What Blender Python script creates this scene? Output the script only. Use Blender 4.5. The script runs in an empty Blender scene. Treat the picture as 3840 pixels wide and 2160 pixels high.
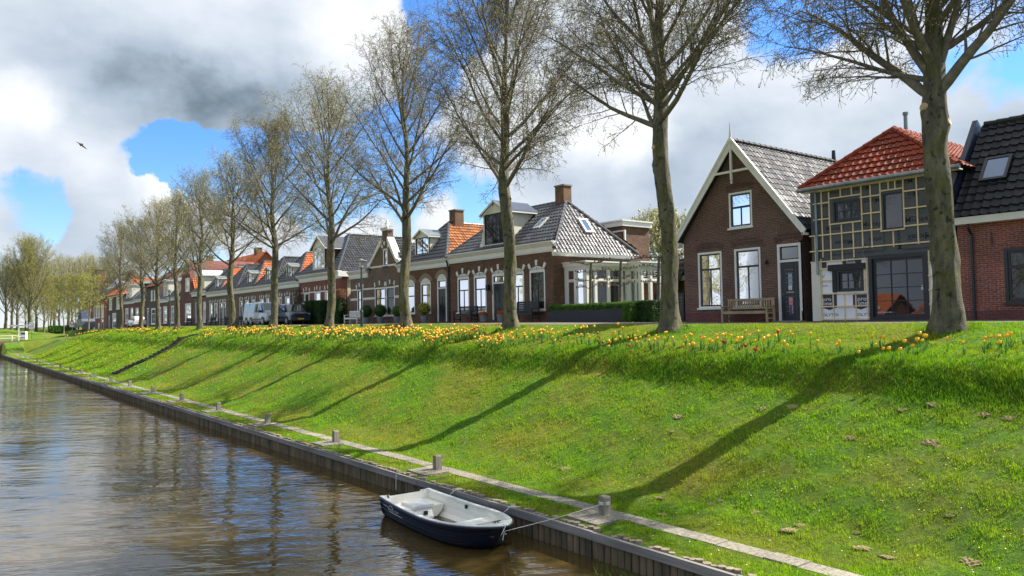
import bpy, bmesh, math, random
import numpy as np
from math import sin, cos, pi, radians, sqrt, atan2
from mathutils import Vector, Matrix
from mathutils.geometry import tessellate_polygon
C = bpy.context.scene.collection
random.seed(7)
# ---------------------------------------------------------------- camera model (photo 3840x2160)
FPX, CX, CY = 2882.0, 1920.0, 1080.0
YAW, PIT, ROL = radians(37.6), radians(2.37), radians(0.97)
EYE = Vector((0, 0, 0.27))
_F0 = Vector((sin(YAW), cos(YAW), 0)); _R0 = Vector((cos(YAW), -sin(YAW), 0)); _Z = Vector((0, 0, 1))
CF = _F0*cos(PIT)+_Z*sin(PIT); _U = _Z*cos(PIT)-_F0*sin(PIT)
CR = _R0*cos(ROL)-_U*sin(ROL); CU = _U*cos(ROL)+_R0*sin(ROL)
def ray(px, py): return CF+CR*((px-CX)/FPX)-CU*((py-CY)/FPX)
def onX(p, X=26.5):
    d = ray(*p); return EYE+d*(X/d[0])
def onY(p, Y):
    d = ray(*p); return EYE+d*(Y/d[1])
def onZ(p, z):
    d = ray(*p); return EYE+d*((z-0.27)/d[2])
# measuring frames of enlarged details of the photograph
def fr(ox, oy, k): return lambda x, y: (ox+x*k, oy+y*k)
r1 = fr(2500, 440, .5659); r2 = fr(1640, 680, .4003); r3 = fr(1040, 760, .345); r4 = fr(280, 900, .33385)
zA = fr(900, 1000, .17945); zB = fr(640, 960, .20702); zC = fr(280, 1020, .16565); zD = fr(0, 1120, .15183)
E5 = fr(1640, 960, .20186); F6 = fr(2080, 940, .21739); G8 = fr(3020, 620, .4141)
# ---------------------------------------------------------------- materials
def nt(name):
    m = bpy.data.materials.new(name); m.use_nodes = True
    t = m.node_tree; t.nodes.clear()
    o = t.nodes.new('ShaderNodeOutputMaterial'); b = t.nodes.new('ShaderNodeBsdfPrincipled')
    t.links.new(b.outputs[0], o.inputs[0])
    return m, t, b
def N(t, typ, **kw):
    n = t.nodes.new(typ)
    for k, v in kw.items():
        if hasattr(n, k): setattr(n, k, v)
        else: n.inputs[k.replace('_', ' ')].default_value = v
    return n
def L(t, a, b): t.links.new(a, b)
def rgb(c): return (c[0], c[1], c[2], 1)
def ramp(t, fac, stops):
    r = t.nodes.new('ShaderNodeValToRGB'); L(t, fac, r.inputs[0])
    e = r.color_ramp.elements
    while len(e) < len(stops): e.new(0.5)
    for i, (p, c) in enumerate(stops):
        e[i].position = p; e[i].color = rgb(c)
    return r.outputs[0]
def noise(t, scale, detail=4, rough=.55, vec=None, stretch=None, coord='Object'):
    tc = t.nodes.new('ShaderNodeTexCoord'); src = tc.outputs[coord]
    if stretch:
        mp = t.nodes.new('ShaderNodeMapping'); mp.inputs['Scale'].default_value = stretch
        L(t, src, mp.inputs[0]); src = mp.outputs[0]
    n = N(t, 'ShaderNodeTexNoise', Scale=scale, Detail=detail, Roughness=rough); L(t, src, n.inputs['Vector'])
    return n.outputs['Fac']
MATS = {}
def tilemat(name, c, c2, rough=.5, spec=.5, var=.35, scale=1.4):
    m, t, b = nt(name); b.inputs['Roughness'].default_value = rough; b.inputs['Specular IOR Level'].default_value = spec
    f = noise(t, scale, 6, .65); tc = t.nodes.new('ShaderNodeTexCoord')
    wn = t.nodes.new('ShaderNodeTexWhiteNoise'); wn.noise_dimensions = '2D'; L(t, tc.outputs['UV'], wn.inputs['Vector'])
    mx = N(t, 'ShaderNodeMixRGB', blend_type='MULTIPLY'); mx.inputs[0].default_value = 1
    L(t, ramp(t, f, [(.35, c2), (.65, c)]), mx.inputs[1]); L(t, ramp(t, wn.outputs['Value'], [(0, (1-var,)*3), (1, (1+var,)*3)]), mx.inputs[2])
    L(t, mx.outputs[0], b.inputs['Base Color'])
    r_ = t.nodes.new('ShaderNodeMapRange'); L(t, wn.outputs['Value'], r_.inputs['Value']); r_.inputs['To Min'].default_value = rough*.8; r_.inputs['To Max'].default_value = rough*1.25
    L(t, r_.outputs[0], b.inputs['Roughness'])
    MATS[name] = m; return m
def pm(name, c, rough=.6, c2=None, scale=3, bump=0, bscale=None, metal=0, spec=.5, stretch=None, lo=.35, hi=.65, coat=0, detail=5):
    if name in MATS: return MATS[name]
    m, t, b = nt(name)
    b.inputs['Roughness'].default_value = rough; b.inputs['Metallic'].default_value = metal
    b.inputs['Specular IOR Level'].default_value = spec; b.inputs['Coat Weight'].default_value = coat
    if c2 is None: c2 = tuple(x*.8 for x in c)
    f = noise(t, scale, detail, stretch=stretch)
    L(t, ramp(t, f, [(lo, c2), (hi, c)]), b.inputs['Base Color'])
    if bump:
        bp = N(t, 'ShaderNodeBump', Strength=1.0, Distance=bump)
        L(t, noise(t, bscale or scale*4, 4, stretch=stretch), bp.inputs['Height']); L(t, bp.outputs[0], b.inputs['Normal'])
    MATS[name] = m
    return m
def brick(name, c1, c2, mortar, w=.22, h=.065, ms=.009, rough=.8, c3=None, vert=False):
    m, t, b = nt(name)
    b.inputs['Roughness'].default_value = rough
    tc = t.nodes.new('ShaderNodeTexCoord'); mp = t.nodes.new('ShaderNodeMapping')
    if vert: mp.inputs['Rotation'].default_value = (0, 0, pi/2)
    L(t, tc.outputs['UV'], mp.inputs[0])
    br = N(t, 'ShaderNodeTexBrick', Scale=1.0, Mortar_Size=ms, Mortar_Smooth=.2, Bias=-.1, Brick_Width=w, Row_Height=h)
    br.inputs['Color1'].default_value = rgb(c1); br.inputs['Color2'].default_value = rgb(c2); br.inputs['Mortar'].default_value = rgb(mortar)
    L(t, mp.outputs[0], br.inputs['Vector'])
    f = noise(t, 1.1, 6, coord='UV')
    f2 = noise(t, 14, 3, coord='UV')
    mx = N(t, 'ShaderNodeMixRGB', blend_type='MULTIPLY'); mx.inputs[0].default_value = 1
    L(t, br.outputs['Color'], mx.inputs[1]); L(t, ramp(t, f, [(.3, (.72, .7, .68)), (.7, (1.12, 1.1, 1.05))]), mx.inputs[2])
    mx2 = N(t, 'ShaderNodeMixRGB', blend_type='MULTIPLY'); mx2.inputs[0].default_value = 1
    L(t, mx.outputs[0], mx2.inputs[1]); L(t, ramp(t, f2, [(.35, (.7, .7, .7)), (.65, (1.3, 1.25, 1.15))]), mx2.inputs[2])
    L(t, mx2.outputs[0], b.inputs['Base Color'])
    bp = N(t, 'ShaderNodeBump', Strength=.8, Distance=.012, invert=True)
    L(t, br.outputs['Fac'], bp.inputs['Height']); L(t, bp.outputs[0], b.inputs['Normal'])
    MATS[name] = m
    return m
def glass(name, tint=(.6, .65, .7), refl=1.72, dark=(.02, .025, .03), see=.42):
    m, t, b = nt(name); t.nodes.remove(b)
    out = [n for n in t.nodes if n.type == 'OUTPUT_MATERIAL'][0]
    g = N(t, 'ShaderNodeBsdfGlossy', Roughness=.015); g.inputs[0].default_value = rgb((.9, .93, 1))
    tr = N(t, 'ShaderNodeBsdfTransparent'); tr.inputs[0].default_value = rgb(tint)
    df = N(t, 'ShaderNodeBsdfDiffuse'); df.inputs[0].default_value = rgb(dark)
    m1 = t.nodes.new('ShaderNodeMixShader'); m1.inputs[0].default_value = see
    L(t, df.outputs[0], m1.inputs[1]); L(t, tr.outputs[0], m1.inputs[2])
    fr_ = N(t, 'ShaderNodeFresnel', IOR=refl)
    bp = N(t, 'ShaderNodeBump', Strength=.25, Distance=.004); L(t, noise(t, 1.6, 1), bp.inputs['Height'])
    L(t, bp.outputs[0], g.inputs['Normal'])
    m2 = t.nodes.new('ShaderNodeMixShader'); L(t, fr_.outputs[0], m2.inputs[0])
    L(t, m1.outputs[0], m2.inputs[1]); L(t, g.outputs[0], m2.inputs[2]); L(t, m2.outputs[0], out.inputs[0])
    MATS[name] = m
    return m
# ---------------------------------------------------------------- mesh builder
class MB:
    def __init__(s): s.v = []; s.f = []; s.m = []; s.cur = 0
    def face(s, pts, mi=None):
        i = len(s.v); s.v += [tuple(p) for p in pts]; s.f.append(list(range(i, i+len(pts)))); s.m.append(s.cur if mi is None else mi)
    def add(s, v, f):
        i = len(s.v); s.v += [tuple(p) for p in v]
        for q in f: s.f.append([i+k for k in q]); s.m.append(s.cur)
        return s
    def box(s, x0, x1, y0, y1, z0, z1):
        if x0 > x1: x0, x1 = x1, x0
        if y0 > y1: y0, y1 = y1, y0
        if z0 > z1: z0, z1 = z1, z0
        v = [(x, y, z) for z in (z0, z1) for y in (y0, y1) for x in (x0, x1)]
        return s.add(v, [(0, 2, 3, 1), (4, 5, 7, 6), (0, 1, 5, 4), (2, 6, 7, 3), (0, 4, 6, 2), (1, 3, 7, 5)])
    def bar(s, a, b, w, h, up=(0, 0, 1)):
        a = Vector(a); b = Vector(b); d = (b-a).normalized(); u = Vector(up)
        if abs(d.dot(u)) > .95: u = Vector((1, 0, 0))
        q = d.cross(u).normalized(); u = q.cross(d)
        v = [p+q*sx*w/2+u*sz*h/2 for p in (a, b) for sx, sz in ((-1, -1), (1, -1), (1, 1), (-1, 1))]
        return s.add(v, [(0, 3, 2, 1), (4, 5, 6, 7), (0, 1, 5, 4), (1, 2, 6, 5), (2, 3, 7, 6), (3, 0, 4, 7)])
    def tube(s, pts, rad, n=8, cap=True):
        P = [Vector(p) for p in pts]
        if not hasattr(rad, '__len__'): rad = [rad]*len(P)
        base = len(s.v); pq = None
        for i, p in enumerate(P):
            d = (P[min(i+1, len(P)-1)]-P[max(i-1, 0)]).normalized()
            q = pq if pq is not None else (Vector((0, 0, 1)) if abs(d.z) < .9 else Vector((1, 0, 0)))
            q = (q-d*q.dot(d)).normalized(); w = d.cross(q); pq = q
            for k in range(n):
                a = 2*pi*k/n; s.v.append(tuple(p+(q*cos(a)+w*sin(a))*rad[i]))
        for i in range(len(P)-1):
            for k in range(n):
                k2 = (k+1) % n
                s.f.append([base+i*n+k, base+i*n+k2, base+(i+1)*n+k2, base+(i+1)*n+k]); s.m.append(s.cur)
        if cap:
            s.f.append([base+k for k in range(n)][::-1]); s.m.append(s.cur)
            s.f.append([base+(len(P)-1)*n+k for k in range(n)]); s.m.append(s.cur)
        return s
    def lathe(s, prof, c=(0, 0), n=16, z0=0):
        return s.tube_prof([(c[0], c[1], z0+z) for r, z in prof], [max(r, .0005) for r, z in prof], n)
    def tube_prof(s, P, R, n):
        base = len(s.v)
        for p, r in zip(P, R):
            for k in range(n):
                a = 2*pi*k/n; s.v.append((p[0]+cos(a)*r, p[1]+sin(a)*r, p[2]))
        for i in range(len(P)-1):
            for k in range(n):
                k2 = (k+1) % n
                s.f.append([base+i*n+k, base+i*n+k2, base+(i+1)*n+k2, base+(i+1)*n+k]); s.m.append(s.cur)
        s.f.append([base+k for k in range(n)][::-1]); s.m.append(s.cur)
        s.f.append([base+(len(P)-1)*n+k for k in range(n)]); s.m.append(s.cur)
        return s
    def prismX(s, poly, x0, x1):
        """polygon in (y,z), extruded from x0 to x1"""
        n = len(poly); i = len(s.v)
        s.v += [(x0, y, z) for y, z in poly]+[(x1, y, z) for y, z in poly]
        s.f += [[i+k for k in range(n)], [i+n+k for k in range(n)][::-1]]+[[i+k, i+n+k, i+n+(k+1) % n, i+(k+1) % n] for k in range(n)]
        s.m += [s.cur]*(n+2)
        return s
    def prismY(s, poly, y0, y1):
        n = len(poly); i = len(s.v)
        s.v += [(x, y0, z) for x, z in poly]+[(x, y1, z) for x, z in poly]
        s.f += [[i+k for k in range(n)], [i+n+k for k in range(n)][::-1]]+[[i+k, i+n+k, i+n+(k+1) % n, i+(k+1) % n] for k in range(n)]
        s.m += [s.cur]*(n+2)
        return s
    def build(s, name, mats, parent=None, origin=None, smooth=False, label=None, fixn=True):
        o = Vector(origin) if origin is not None else (ORG.get(parent.name, Vector((0, 0, 0))) if parent else Vector((0, 0, 0)))
        me = bpy.data.meshes.new(name)
        me.from_pydata([tuple(Vector(p)-o) for p in s.v], [], s.f)
        if not isinstance(mats, (list, tuple)): mats = [mats]
        for m in mats: me.materials.append(m)
        me.polygons.foreach_set('material_index', s.m)
        if fixn:
            bm = bmesh.new(); bm.from_mesh(me); bmesh.ops.recalc_face_normals(bm, faces=bm.faces); bm.to_mesh(me); bm.free()
        if smooth: me.polygons.foreach_set('use_smooth', [True]*len(me.polygons))
        uv = me.uv_layers.new(name='UVMap').data
        for p in me.polygons:
            n = p.normal; ax = max(range(3), key=lambda k: abs(n[k]))
            for li in p.loop_indices:
                c = me.vertices[me.loops[li].vertex_index].co+o
                uv[li].uv = (c[1], c[2]) if ax == 0 else ((c[0], c[2]) if ax == 1 else (c[0], c[1]))
        me.update()
        ob = bpy.data.objects.new(name, me); C.objects.link(ob)
        if parent:
            ob.parent = parent; ORG[ob.name] = o
        else:
            ob.location = o
        if label: ob['label'] = label
        return ob
ORG = {}
def tag(o, label=None, cat=None, group=None, kind=None):
    if label: o['label'] = label
    if cat: o['category'] = cat
    if group: o['group'] = group
    if kind: o['kind'] = kind
    return o
def top(name, label, cat, loc=(0, 0, 0), group=None, rz=0, local=False):
    o = bpy.data.objects.new(name, None); C.objects.link(o); o.empty_display_size = .2
    o.location = loc; o.rotation_euler = (0, 0, rz)
    ORG[o.name] = Vector((0, 0, 0)) if local else Vector(loc)
    return tag(o, label, cat, group)
def copy_tree(o, parent=None):
    c = o.copy(); C.objects.link(c); c.parent = parent
    for ch in list(o.children): copy_tree(ch, c)
    return c
def dup(o, label, loc, rz=0, s=1, group=None):
    c = copy_tree(o); c.location = loc; c.rotation_euler = (0, 0, rz); c.scale = (s, s, s)
    c['label'] = label
    if group: c['group'] = group
    return c
def npmesh(name, V, F, mats, mi=None, smooth=False):
    me = bpy.data.meshes.new(name); V = np.asarray(V, dtype=np.float32); F = np.asarray(F, dtype=np.int32)
    k = F.shape[1]
    me.vertices.add(len(V)); me.vertices.foreach_set('co', V.ravel())
    me.loops.add(F.size); me.loops.foreach_set('vertex_index', F.ravel())
    me.polygons.add(len(F)); me.polygons.foreach_set('loop_start', np.arange(0, F.size, k, dtype=np.int32))
    me.polygons.foreach_set('loop_total', np.full(len(F), k, dtype=np.int32))
    for m in mats: me.materials.append(m)
    if mi is not None: me.polygons.foreach_set('material_index', np.asarray(mi, dtype=np.int32))
    me.polygons.foreach_set('use_smooth', np.full(len(F), smooth, dtype=bool))
    me.update(calc_edges=True); me.validate()
    return me
def link(name, me, parent=None, loc=(0, 0, 0)):
    o = bpy.data.objects.new(name, me); C.objects.link(o); o.parent = parent; o.location = loc
    return o
# ---------------------------------------------------------------- palette
M = dict(
 brown=brick('brown_brick', (.17, .078, .055), (.10, .053, .043), (.24, .20, .17)),
 brown2=brick('brown_yellow_brick', (.25, .13, .06), (.14, .07, .045), (.06, .05, .045), ms=.012),
 red=brick('red_brick', (.32, .075, .045), (.22, .052, .038), (.34, .28, .24)),
 red2=brick('bright_red_brick', (.30, .085, .055), (.23, .06, .045), (.22, .18, .16)),
 grey=brick('grey_brown_brick', (.20, .125, .09), (.13, .085, .068), (.22, .19, .16)),
 darkb=brick('dark_brick', (.085, .065, .05), (.06, .05, .042), (.13, .12, .11)),
 maroon=brick('maroon_brick', (.20, .06, .05), (.15, .045, .04), (.16, .10, .09)),
 pale=brick('painted_brick', (.62, .56, .42), (.55, .50, .38), (.36, .32, .25), ms=.012),
 arch=brick('arch_brick', (.125, .05, .04), (.085, .04, .034), (.17, .14, .12), w=.065, h=.22),
 chim=brick('chimney_brick', (.22, .11, .05), (.13, .065, .04), (.17, .14, .10)),
 white=pm('white_paint', (.84, .82, .76), .45, (.76, .74, .67), 2),
 cream=pm('cream_paint', (.76, .73, .62), .5, (.69, .66, .54), 2),
 black=pm('black_frame', (.018, .022, .028), .35, (.012, .015, .02), 3),
 anth=pm('anthracite_paint', (.028, .036, .048), .4, (.02, .027, .036), 3),
 zinc=pm('zinc', (.30, .33, .32), .4, (.2, .23, .22), 3, metal=.7),
 glass=glass('window_glass'),
 curtain=pm('curtain', (.34, .37, .42), .9, (.24, .27, .31), 8, stretch=(1, 9, .3)),
 dcurt=pm('dark_curtain', (.07, .075, .09), .9, (.035, .04, .05), 8, stretch=(3, 9, .3)),
 room=pm('dark_room', (.03, .03, .032), .9),
 tdark=tilemat('glazed_dark_tile', (.060, .062, .070), (.032, .035, .042), .34, .9),
 tshine=tilemat('shiny_dark_tile', (.060, .052, .054), (.036, .032, .035), .36, 1.0),
 tgrey=tilemat('grey_slate_tile', (.050, .052, .058), (.026, .028, .033), .66, .3, .5),
 tblack=tilemat('matt_black_tile', (.024, .026, .029), (.013, .015, .017), .6, .35),
 tred=tilemat('red_clay_tile', (.30, .055, .022), (.20, .036, .016), .7, .25, .25),
 torange=tilemat('orange_clay_tile', (.56, .15, .04), (.38, .09, .03), .6, .4, .3),
 tmix=tilemat('weathered_orange_tile', (.44, .16, .05), (.24, .095, .03), .6, .4, .35),
 tmoss=tilemat('weathered_olive_tile', (.26, .20, .10), (.16, .11, .07), .75, .3, .35),
 stone=pm('stone_step', (.28, .27, .25), .8, (.2, .19, .18), 4, bump=.005),
 wood=pm('weathered_teak', (.46, .35, .21), .7, (.30, .22, .13), 3, stretch=(1, 1, 1), bump=.003),
 bwood=pm('black_stained_wood', (.02, .02, .024), .5, (.012, .012, .015), 4),
 batten=pm('pine_batten', (.86, .68, .42), .6, (.74, .56, .32), 4),
 bark=None)
def bark_mat(name, base, dark, moss, mossamt):
    m, t, b = nt(name); b.inputs['Roughness'].default_value = .9
    f = noise(t, 4.5, 8, .7, stretch=(1, 1, .35)); f2 = noise(t, 1.7, 6, .7)
    mx = N(t, 'ShaderNodeMixRGB'); L(t, ramp(t, f2, [(mossamt, (0, 0, 0)), (mossamt+.12, (1, 1, 1))]), mx.inputs[0])
    L(t, ramp(t, f, [(.35, dark), (.62, base)]), mx.inputs[1])
    L(t, ramp(t, f, [(.35, tuple(c*.45 for c in moss)), (.62, moss)]), mx.inputs[2])
    f3 = noise(t, 7, 3, .5, stretch=(1, 1, .8))
    mx2 = N(t, 'ShaderNodeMixRGB', blend_type='MULTIPLY'); mx2.inputs[0].default_value = 1
    L(t, mx.outputs[0], mx2.inputs[1]); L(t, ramp(t, f3, [(.33, (.25, .22, .2)), (.42, (1, 1, 1))]), mx2.inputs[2])
    L(t, mx2.outputs[0], b.inputs['Base Color'])
    bp = N(t, 'ShaderNodeBump', Strength=1, Distance=.07); L(t, noise(t, 14, 8, .75, stretch=(1, 1, .4)), bp.inputs['Height']); L(t, bp.outputs[0], b.inputs['Normal'])
    MATS[name] = m; return m
M['bark'] = bark_mat('elm_bark', (.18, .158, .095), (.05, .043, .03), (.13, .13, .025), .49)
M['barkl'] = bark_mat('pale_bark', (.34, .32, .22), (.12, .11, .08), (.24, .24, .08), .58)
M['twig'] = pm('twig_bark', (.19, .16, .11), .85, (.10, .084, .058), 6)
M['twigl'] = pm('brown_twig_bark', (.17, .14, .085), .85, (.11, .09, .055), 6)  # slightly browner twig tone, not assigned to any tree
def leafmat(name, a, b_, tr=.35, scale=3):
    m, t, b = nt(name); out = [n for n in t.nodes if n.type == 'OUTPUT_MATERIAL'][0]
    b.inputs['Roughness'].default_value = .6; b.inputs['Specular IOR Level'].default_value = .25
    col = ramp(t, noise(t, scale, 4, .6), [(.35, a), (.65, b_)])
    L(t, col, b.inputs['Base Color'])
    tl = t.nodes.new('ShaderNodeBsdfTranslucent'); L(t, col, tl.inputs[0])
    mx = t.nodes.new('ShaderNodeMixShader'); mx.inputs[0].default_value = tr
    L(t, b.outputs[0], mx.inputs[1]); L(t, tl.outputs[0], mx.inputs[2]); L(t, mx.outputs[0], out.inputs[0])
    MATS[name] = m; return m
M['bud'] = leafmat('young_bud', (.50, .48, .14), (.66, .62, .30))
M['spring'] = leafmat('spring_leaf', (.30, .31, .04), (.45, .43, .08))
M['ivy'] = leafmat('ivy_leaf', (.015, .05, .012), (.05, .12, .02), .2)
M['box'] = leafmat('boxwood_leaf', (.02, .06, .012), (.06, .13, .02), .2)
M['hedge'] = leafmat('hedge_leaf', (.05, .13, .015), (.12, .24, .03), .3)
M['orangefl'] = leafmat('orange_flower', (.55, .10, .01), (.7, .2, .02), .3)
# ---------------------------------------------------------------- terrain
def lerp(x, xs, ys): return float(np.interp(x, xs, ys))
SY = ([-60, 20, 35, 95, 115, 140, 160, 180, 260], [0, 0, .14, .17, .08, -.12, -.3, -.45, -.5])
def street_z(Y): return lerp(Y, *SY)
def lawn_edge(Y): return lerp(Y, [-60, 95, 120, 145, 170, 190], [0, .1, -.05, -.45, -1.1, -1.5])
PRX = [9.56, 11.2, 12.2, 14.5, 16.25, 16.85, 17.6, 19.0, 20.2, 21.2]
PRZ = [-3.50, -3.53, -3.34, -2.27, -1.45, -.92, -.72, -.46, -.20, -.03]
def hz(X, Y):
    if X <= 9.56: return -3.5
    if X >= 21.2:
        s = street_z(Y)
        if Y > 150 and X < 40: s = min(s, lerp(Y, [150, 175, 200], [s, -.45, -.6]))
        if Y > 190: s = s+lerp(Y, [190, 215], [0, 1.0])
        return s
    z = lerp(X, PRX, PRZ)
    k = (z+3.53)/3.5
    e = lawn_edge(Y)
    zz = -3.53+(e+3.53)*k if X > 11.2 else z
    # bank runs out at the bridge road
    if Y > 112:
        w = min(1, (Y-112)/26); w = w*w*(3-2*w)
        low = lerp(X, [9.6, 12, 16, 19, 21.2], [-1.9, -1.8, -1.6, -1.2, -.7])
        if Y < 136: low = min(low, zz) if X > 12 else lerp(Y, [112, 130, 136], [-3.5, -3.2, -1.9])
        zz = zz*(1-w)+low*w
    if Y > 144:
        m = lerp(X, [5, 12, 20], [.15, .1, -.9]); w = min(1, (Y-144)/20); zz = zz*(1-w)+m*w
    zz += (.04*sin(X*1.7+Y*.6)*cos(Y*.9-X*.4)+.03*sin(X*4.1+1.3*sin(Y*1.7))*sin(Y*3.1+1.1*sin(X*2.3))+.018*sin(X*8.3+Y*2.1)*sin(Y*7.7-X*3.2))*min(1, max(0, (X-11.3)*1.3))*min(1, max(0, 21-X))
    return zz
# ================================================================ ground, water, street
def grassmat():
    m, t, b = nt('turf'); b.inputs['Roughness'].default_value = .85; b.inputs['Specular IOR Level'].default_value = .2
    f1 = noise(t, .55, 6, .65, stretch=(1, .6, 1)); f2 = noise(t, 9, 5, .7); f3 = noise(t, 1.6, 5, .7)
    base = ramp(t, f2, [(.3, (.03, .08, .003)), (.7, (.12, .25, .007))])
    dry = ramp(t, f2, [(.3, (.08, .09, .01)), (.7, (.26, .24, .03))])
    mx = N(t, 'ShaderNodeMixRGB'); L(t, ramp(t, f1, [(.40, (.0, .0, .0)), (.63, (.88, .88, .88))]), mx.inputs[0])
    L(t, base, mx.inputs[1]); L(t, dry, mx.inputs[2])
    mx2 = N(t, 'ShaderNodeMixRGB', blend_type='MULTIPLY'); mx2.inputs[0].default_value = 1
    L(t, mx.outputs[0], mx2.inputs[1]); L(t, ramp(t, f3, [(.3, (.75, .8, .7)), (.7, (1.15, 1.1, 1.1))]), mx2.inputs[2])
    L(t, mx2.outputs[0], b.inputs['Base Color'])
    bp = N(t, 'ShaderNodeBump', Strength=1, Distance=.08); L(t, noise(t, 18, 6, .8), bp.inputs['Height']); L(t, bp.outputs[0], b.inputs['Normal'])
    return m
TURF = grassmat()
def bladecol(name):
    m, t, b = nt(name); out = [n for n in t.nodes if n.type == 'OUTPUT_MATERIAL'][0]
    b.inputs['Roughness'].default_value = .5; b.inputs['Specular IOR Level'].default_value = .3
    f1 = noise(t, .55, 6, .65, stretch=(1, .6, 1)); f2 = noise(t, 13, 4, .7)
    base = ramp(t, f2, [(.3, (.08, .19, .005)), (.5, (.22, .41, .010)), (.72, (.46, .64, .025))])
    dry = ramp(t, f2, [(.3, (.14, .19, .006)), (.7, (.50, .52, .04))])
    mx = N(t, 'ShaderNodeMixRGB'); L(t, ramp(t, f1, [(.40, (.0, .0, .0)), (.63, (.88, .88, .88))]), mx.inputs[0])
    L(t, base, mx.inputs[1]); L(t, dry, mx.inputs[2]); L(t, mx.outputs[0], b.inputs['Base Color'])
    tl = t.nodes.new('ShaderNodeBsdfTranslucent'); L(t, mx.outputs[0], tl.inputs[0])
    ms = t.nodes.new('ShaderNodeMixShader'); ms.inputs[0].default_value = .45
    L(t, b.outputs[0], ms.inputs[1]); L(t, tl.outputs[0], ms.inputs[2]); L(t, ms.outputs[0], out.inputs[0])
    return m
BLADE = bladecol('grass_blade'); 
xs = [9.45, 9.56]+list(np.arange(9.8, 21.2, .2))+[21.2, 23, 26, 30, 40, 60, 100, 200, 500, 1200]
ys = [-1200, -400, -120, -50, -20]+list(np.arange(-2, 50, .25))+list(np.arange(50, 60, .6))+list(np.arange(60, 200, 1.5))+list(range(200, 320, 12))+[400, 700, 1200, 2500]
V = [(x, y, hz(x, y)) for y in ys for x in xs]
nx = len(xs)
F = [(j*nx+i, j*nx+i+1, (j+1)*nx+i+1, (j+1)*nx+i) for j in range(len(ys)-1) for i in range(nx-1)]
g = link('ground', npmesh('ground', V, F, [TURF], smooth=True)); tag(g, kind='structure')
# opposite shore, canal bed and the land beyond the bridge
mb = MB(); mb.box(-1200, -16, -1200, 2500, -8, -1.6); tag(mb.build('far_shore', TURF), kind='structure')
mb = MB(); mb.box(-16, 9.38, -1200, 150, -8, -6)
tag(mb.build('canal_bed', pm('mud', (.06, .045, .025), .9)), kind='structure')
def mz(X, Y): return lerp(Y, [150, 151, 163, 200, 2500], [-3.9, -1.5, .1, .2, .2])+.12*sin(X*.35)*cos(Y*.2)
gx = list(range(-120, 9, 4))+[9.56]; gy = [150, 151, 154, 157, 160, 163, 168, 175, 185, 200, 240, 320, 600, 2500]
V = [(x, y, mz(x, y)) for y in gy for x in gx]; nx = len(gx)
F = [(j*nx+i, j*nx+i+1, (j+1)*nx+i+1, (j+1)*nx+i) for j in range(len(gy)-1) for i in range(nx-1)]
tag(link('green_mound', npmesh('green_mound', V, F, [TURF], smooth=True)), kind='structure')
# water
def watermat():
    m, t, b = nt('canal_water')
    b.inputs['Base Color'].default_value = rgb((.060, .041, .012)); b.inputs['Roughness'].default_value = .02
    b.inputs['IOR'].default_value = 1.5; b.inputs['Specular IOR Level'].default_value = 1.0
    geo = t.nodes.new('ShaderNodeNewGeometry')
    def wave(scale, st, rot, detail=2):
        vr = t.nodes.new('ShaderNodeVectorRotate'); vr.rotation_type = 'Z_AXIS'; vr.inputs['Angle'].default_value = rot; L(t, geo.outputs['Position'], vr.inputs['Vector'])
        mp = t.nodes.new('ShaderNodeMapping'); mp.inputs['Scale'].default_value = st
        L(t, vr.outputs[0], mp.inputs[0])
        n = N(t, 'ShaderNodeTexNoise', Scale=scale, Detail=detail, Roughness=.55, Distortion=.4); L(t, mp.outputs[0], n.inputs['Vector'])
        return n.outputs['Fac']
    a = wave(1.9, (.42, 1.25, 1), radians(30), 3); c = wave(.55, (.5, 1.3, 1), radians(48), 2); d = wave(6.5, (.45, 1.1, 1), radians(38), 1)
    # patches of calm and of ripple
    pz = wave(.16, (1, 1, 1), 0, 3)
    s1 = N(t, 'ShaderNodeMath', operation='MULTIPLY'); L(t, ramp(t, pz, [(.35, (.25, .25, .25)), (.6, (1, 1, 1))]), s1.inputs[0]); L(t, a, s1.inputs[1])
    s2 = N(t, 'ShaderNodeMath', operation='MULTIPLY'); L(t, d, s2.inputs[0]); s2.inputs[1].default_value = .10
    s3 = N(t, 'ShaderNodeMath', operation='ADD'); L(t, s1.outputs[0], s3.inputs[0]); L(t, s2.outputs[0], s3.inputs[1])
    s4 = N(t, 'ShaderNodeMath', operation='ADD'); L(t, s3.outputs[0], s4.inputs[0]); L(t, c, s4.inputs[1])
    bp = N(t, 'ShaderNodeBump', Strength=1, Distance=.033); L(t, s4.outputs[0], bp.inputs['Height']); L(t, bp.outputs[0], b.inputs['Normal'])
    return m
WATER = watermat()
V = [(-16, -1200, -3.95), (9.6, -1200, -3.95), (9.6, 150.5, -3.95), (-16, 150.5, -3.95)]
tag(link('canal_water', npmesh('canal_water', V, [(0, 1, 2, 3)], [WATER])), kind='structure')
# street of clay pavers, with a kerb-like edge
PAVE = brick('street_pavers', (.20, .15, .125), (.15, .12, .105), (.10, .09, .08), w=.21, h=.07)
V = []; F = []
sys_ = list(np.arange(-60, 190, 3.0)); sxs = [21.35, 22.5, 24, 26.45]
V = [(x, y, street_z(y)+.018+(-.02 if x < 21.5 else 0)) for y in sys_ for x in sxs]
F = [(j*4+i, j*4+i+1, (j+1)*4+i+1, (j+1)*4+i) for j in range(len(sys_)-1) for i in range(3)]
me = npmesh('street', V, F, [PAVE]); uv = me.uv_layers.new(name='UVMap').data
for l in me.loops:
    c = me.vertices[l.vertex_index].co; uv[l.index].uv = (c[0], c[1])
tag(link('street', me), kind='structure')
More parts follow.
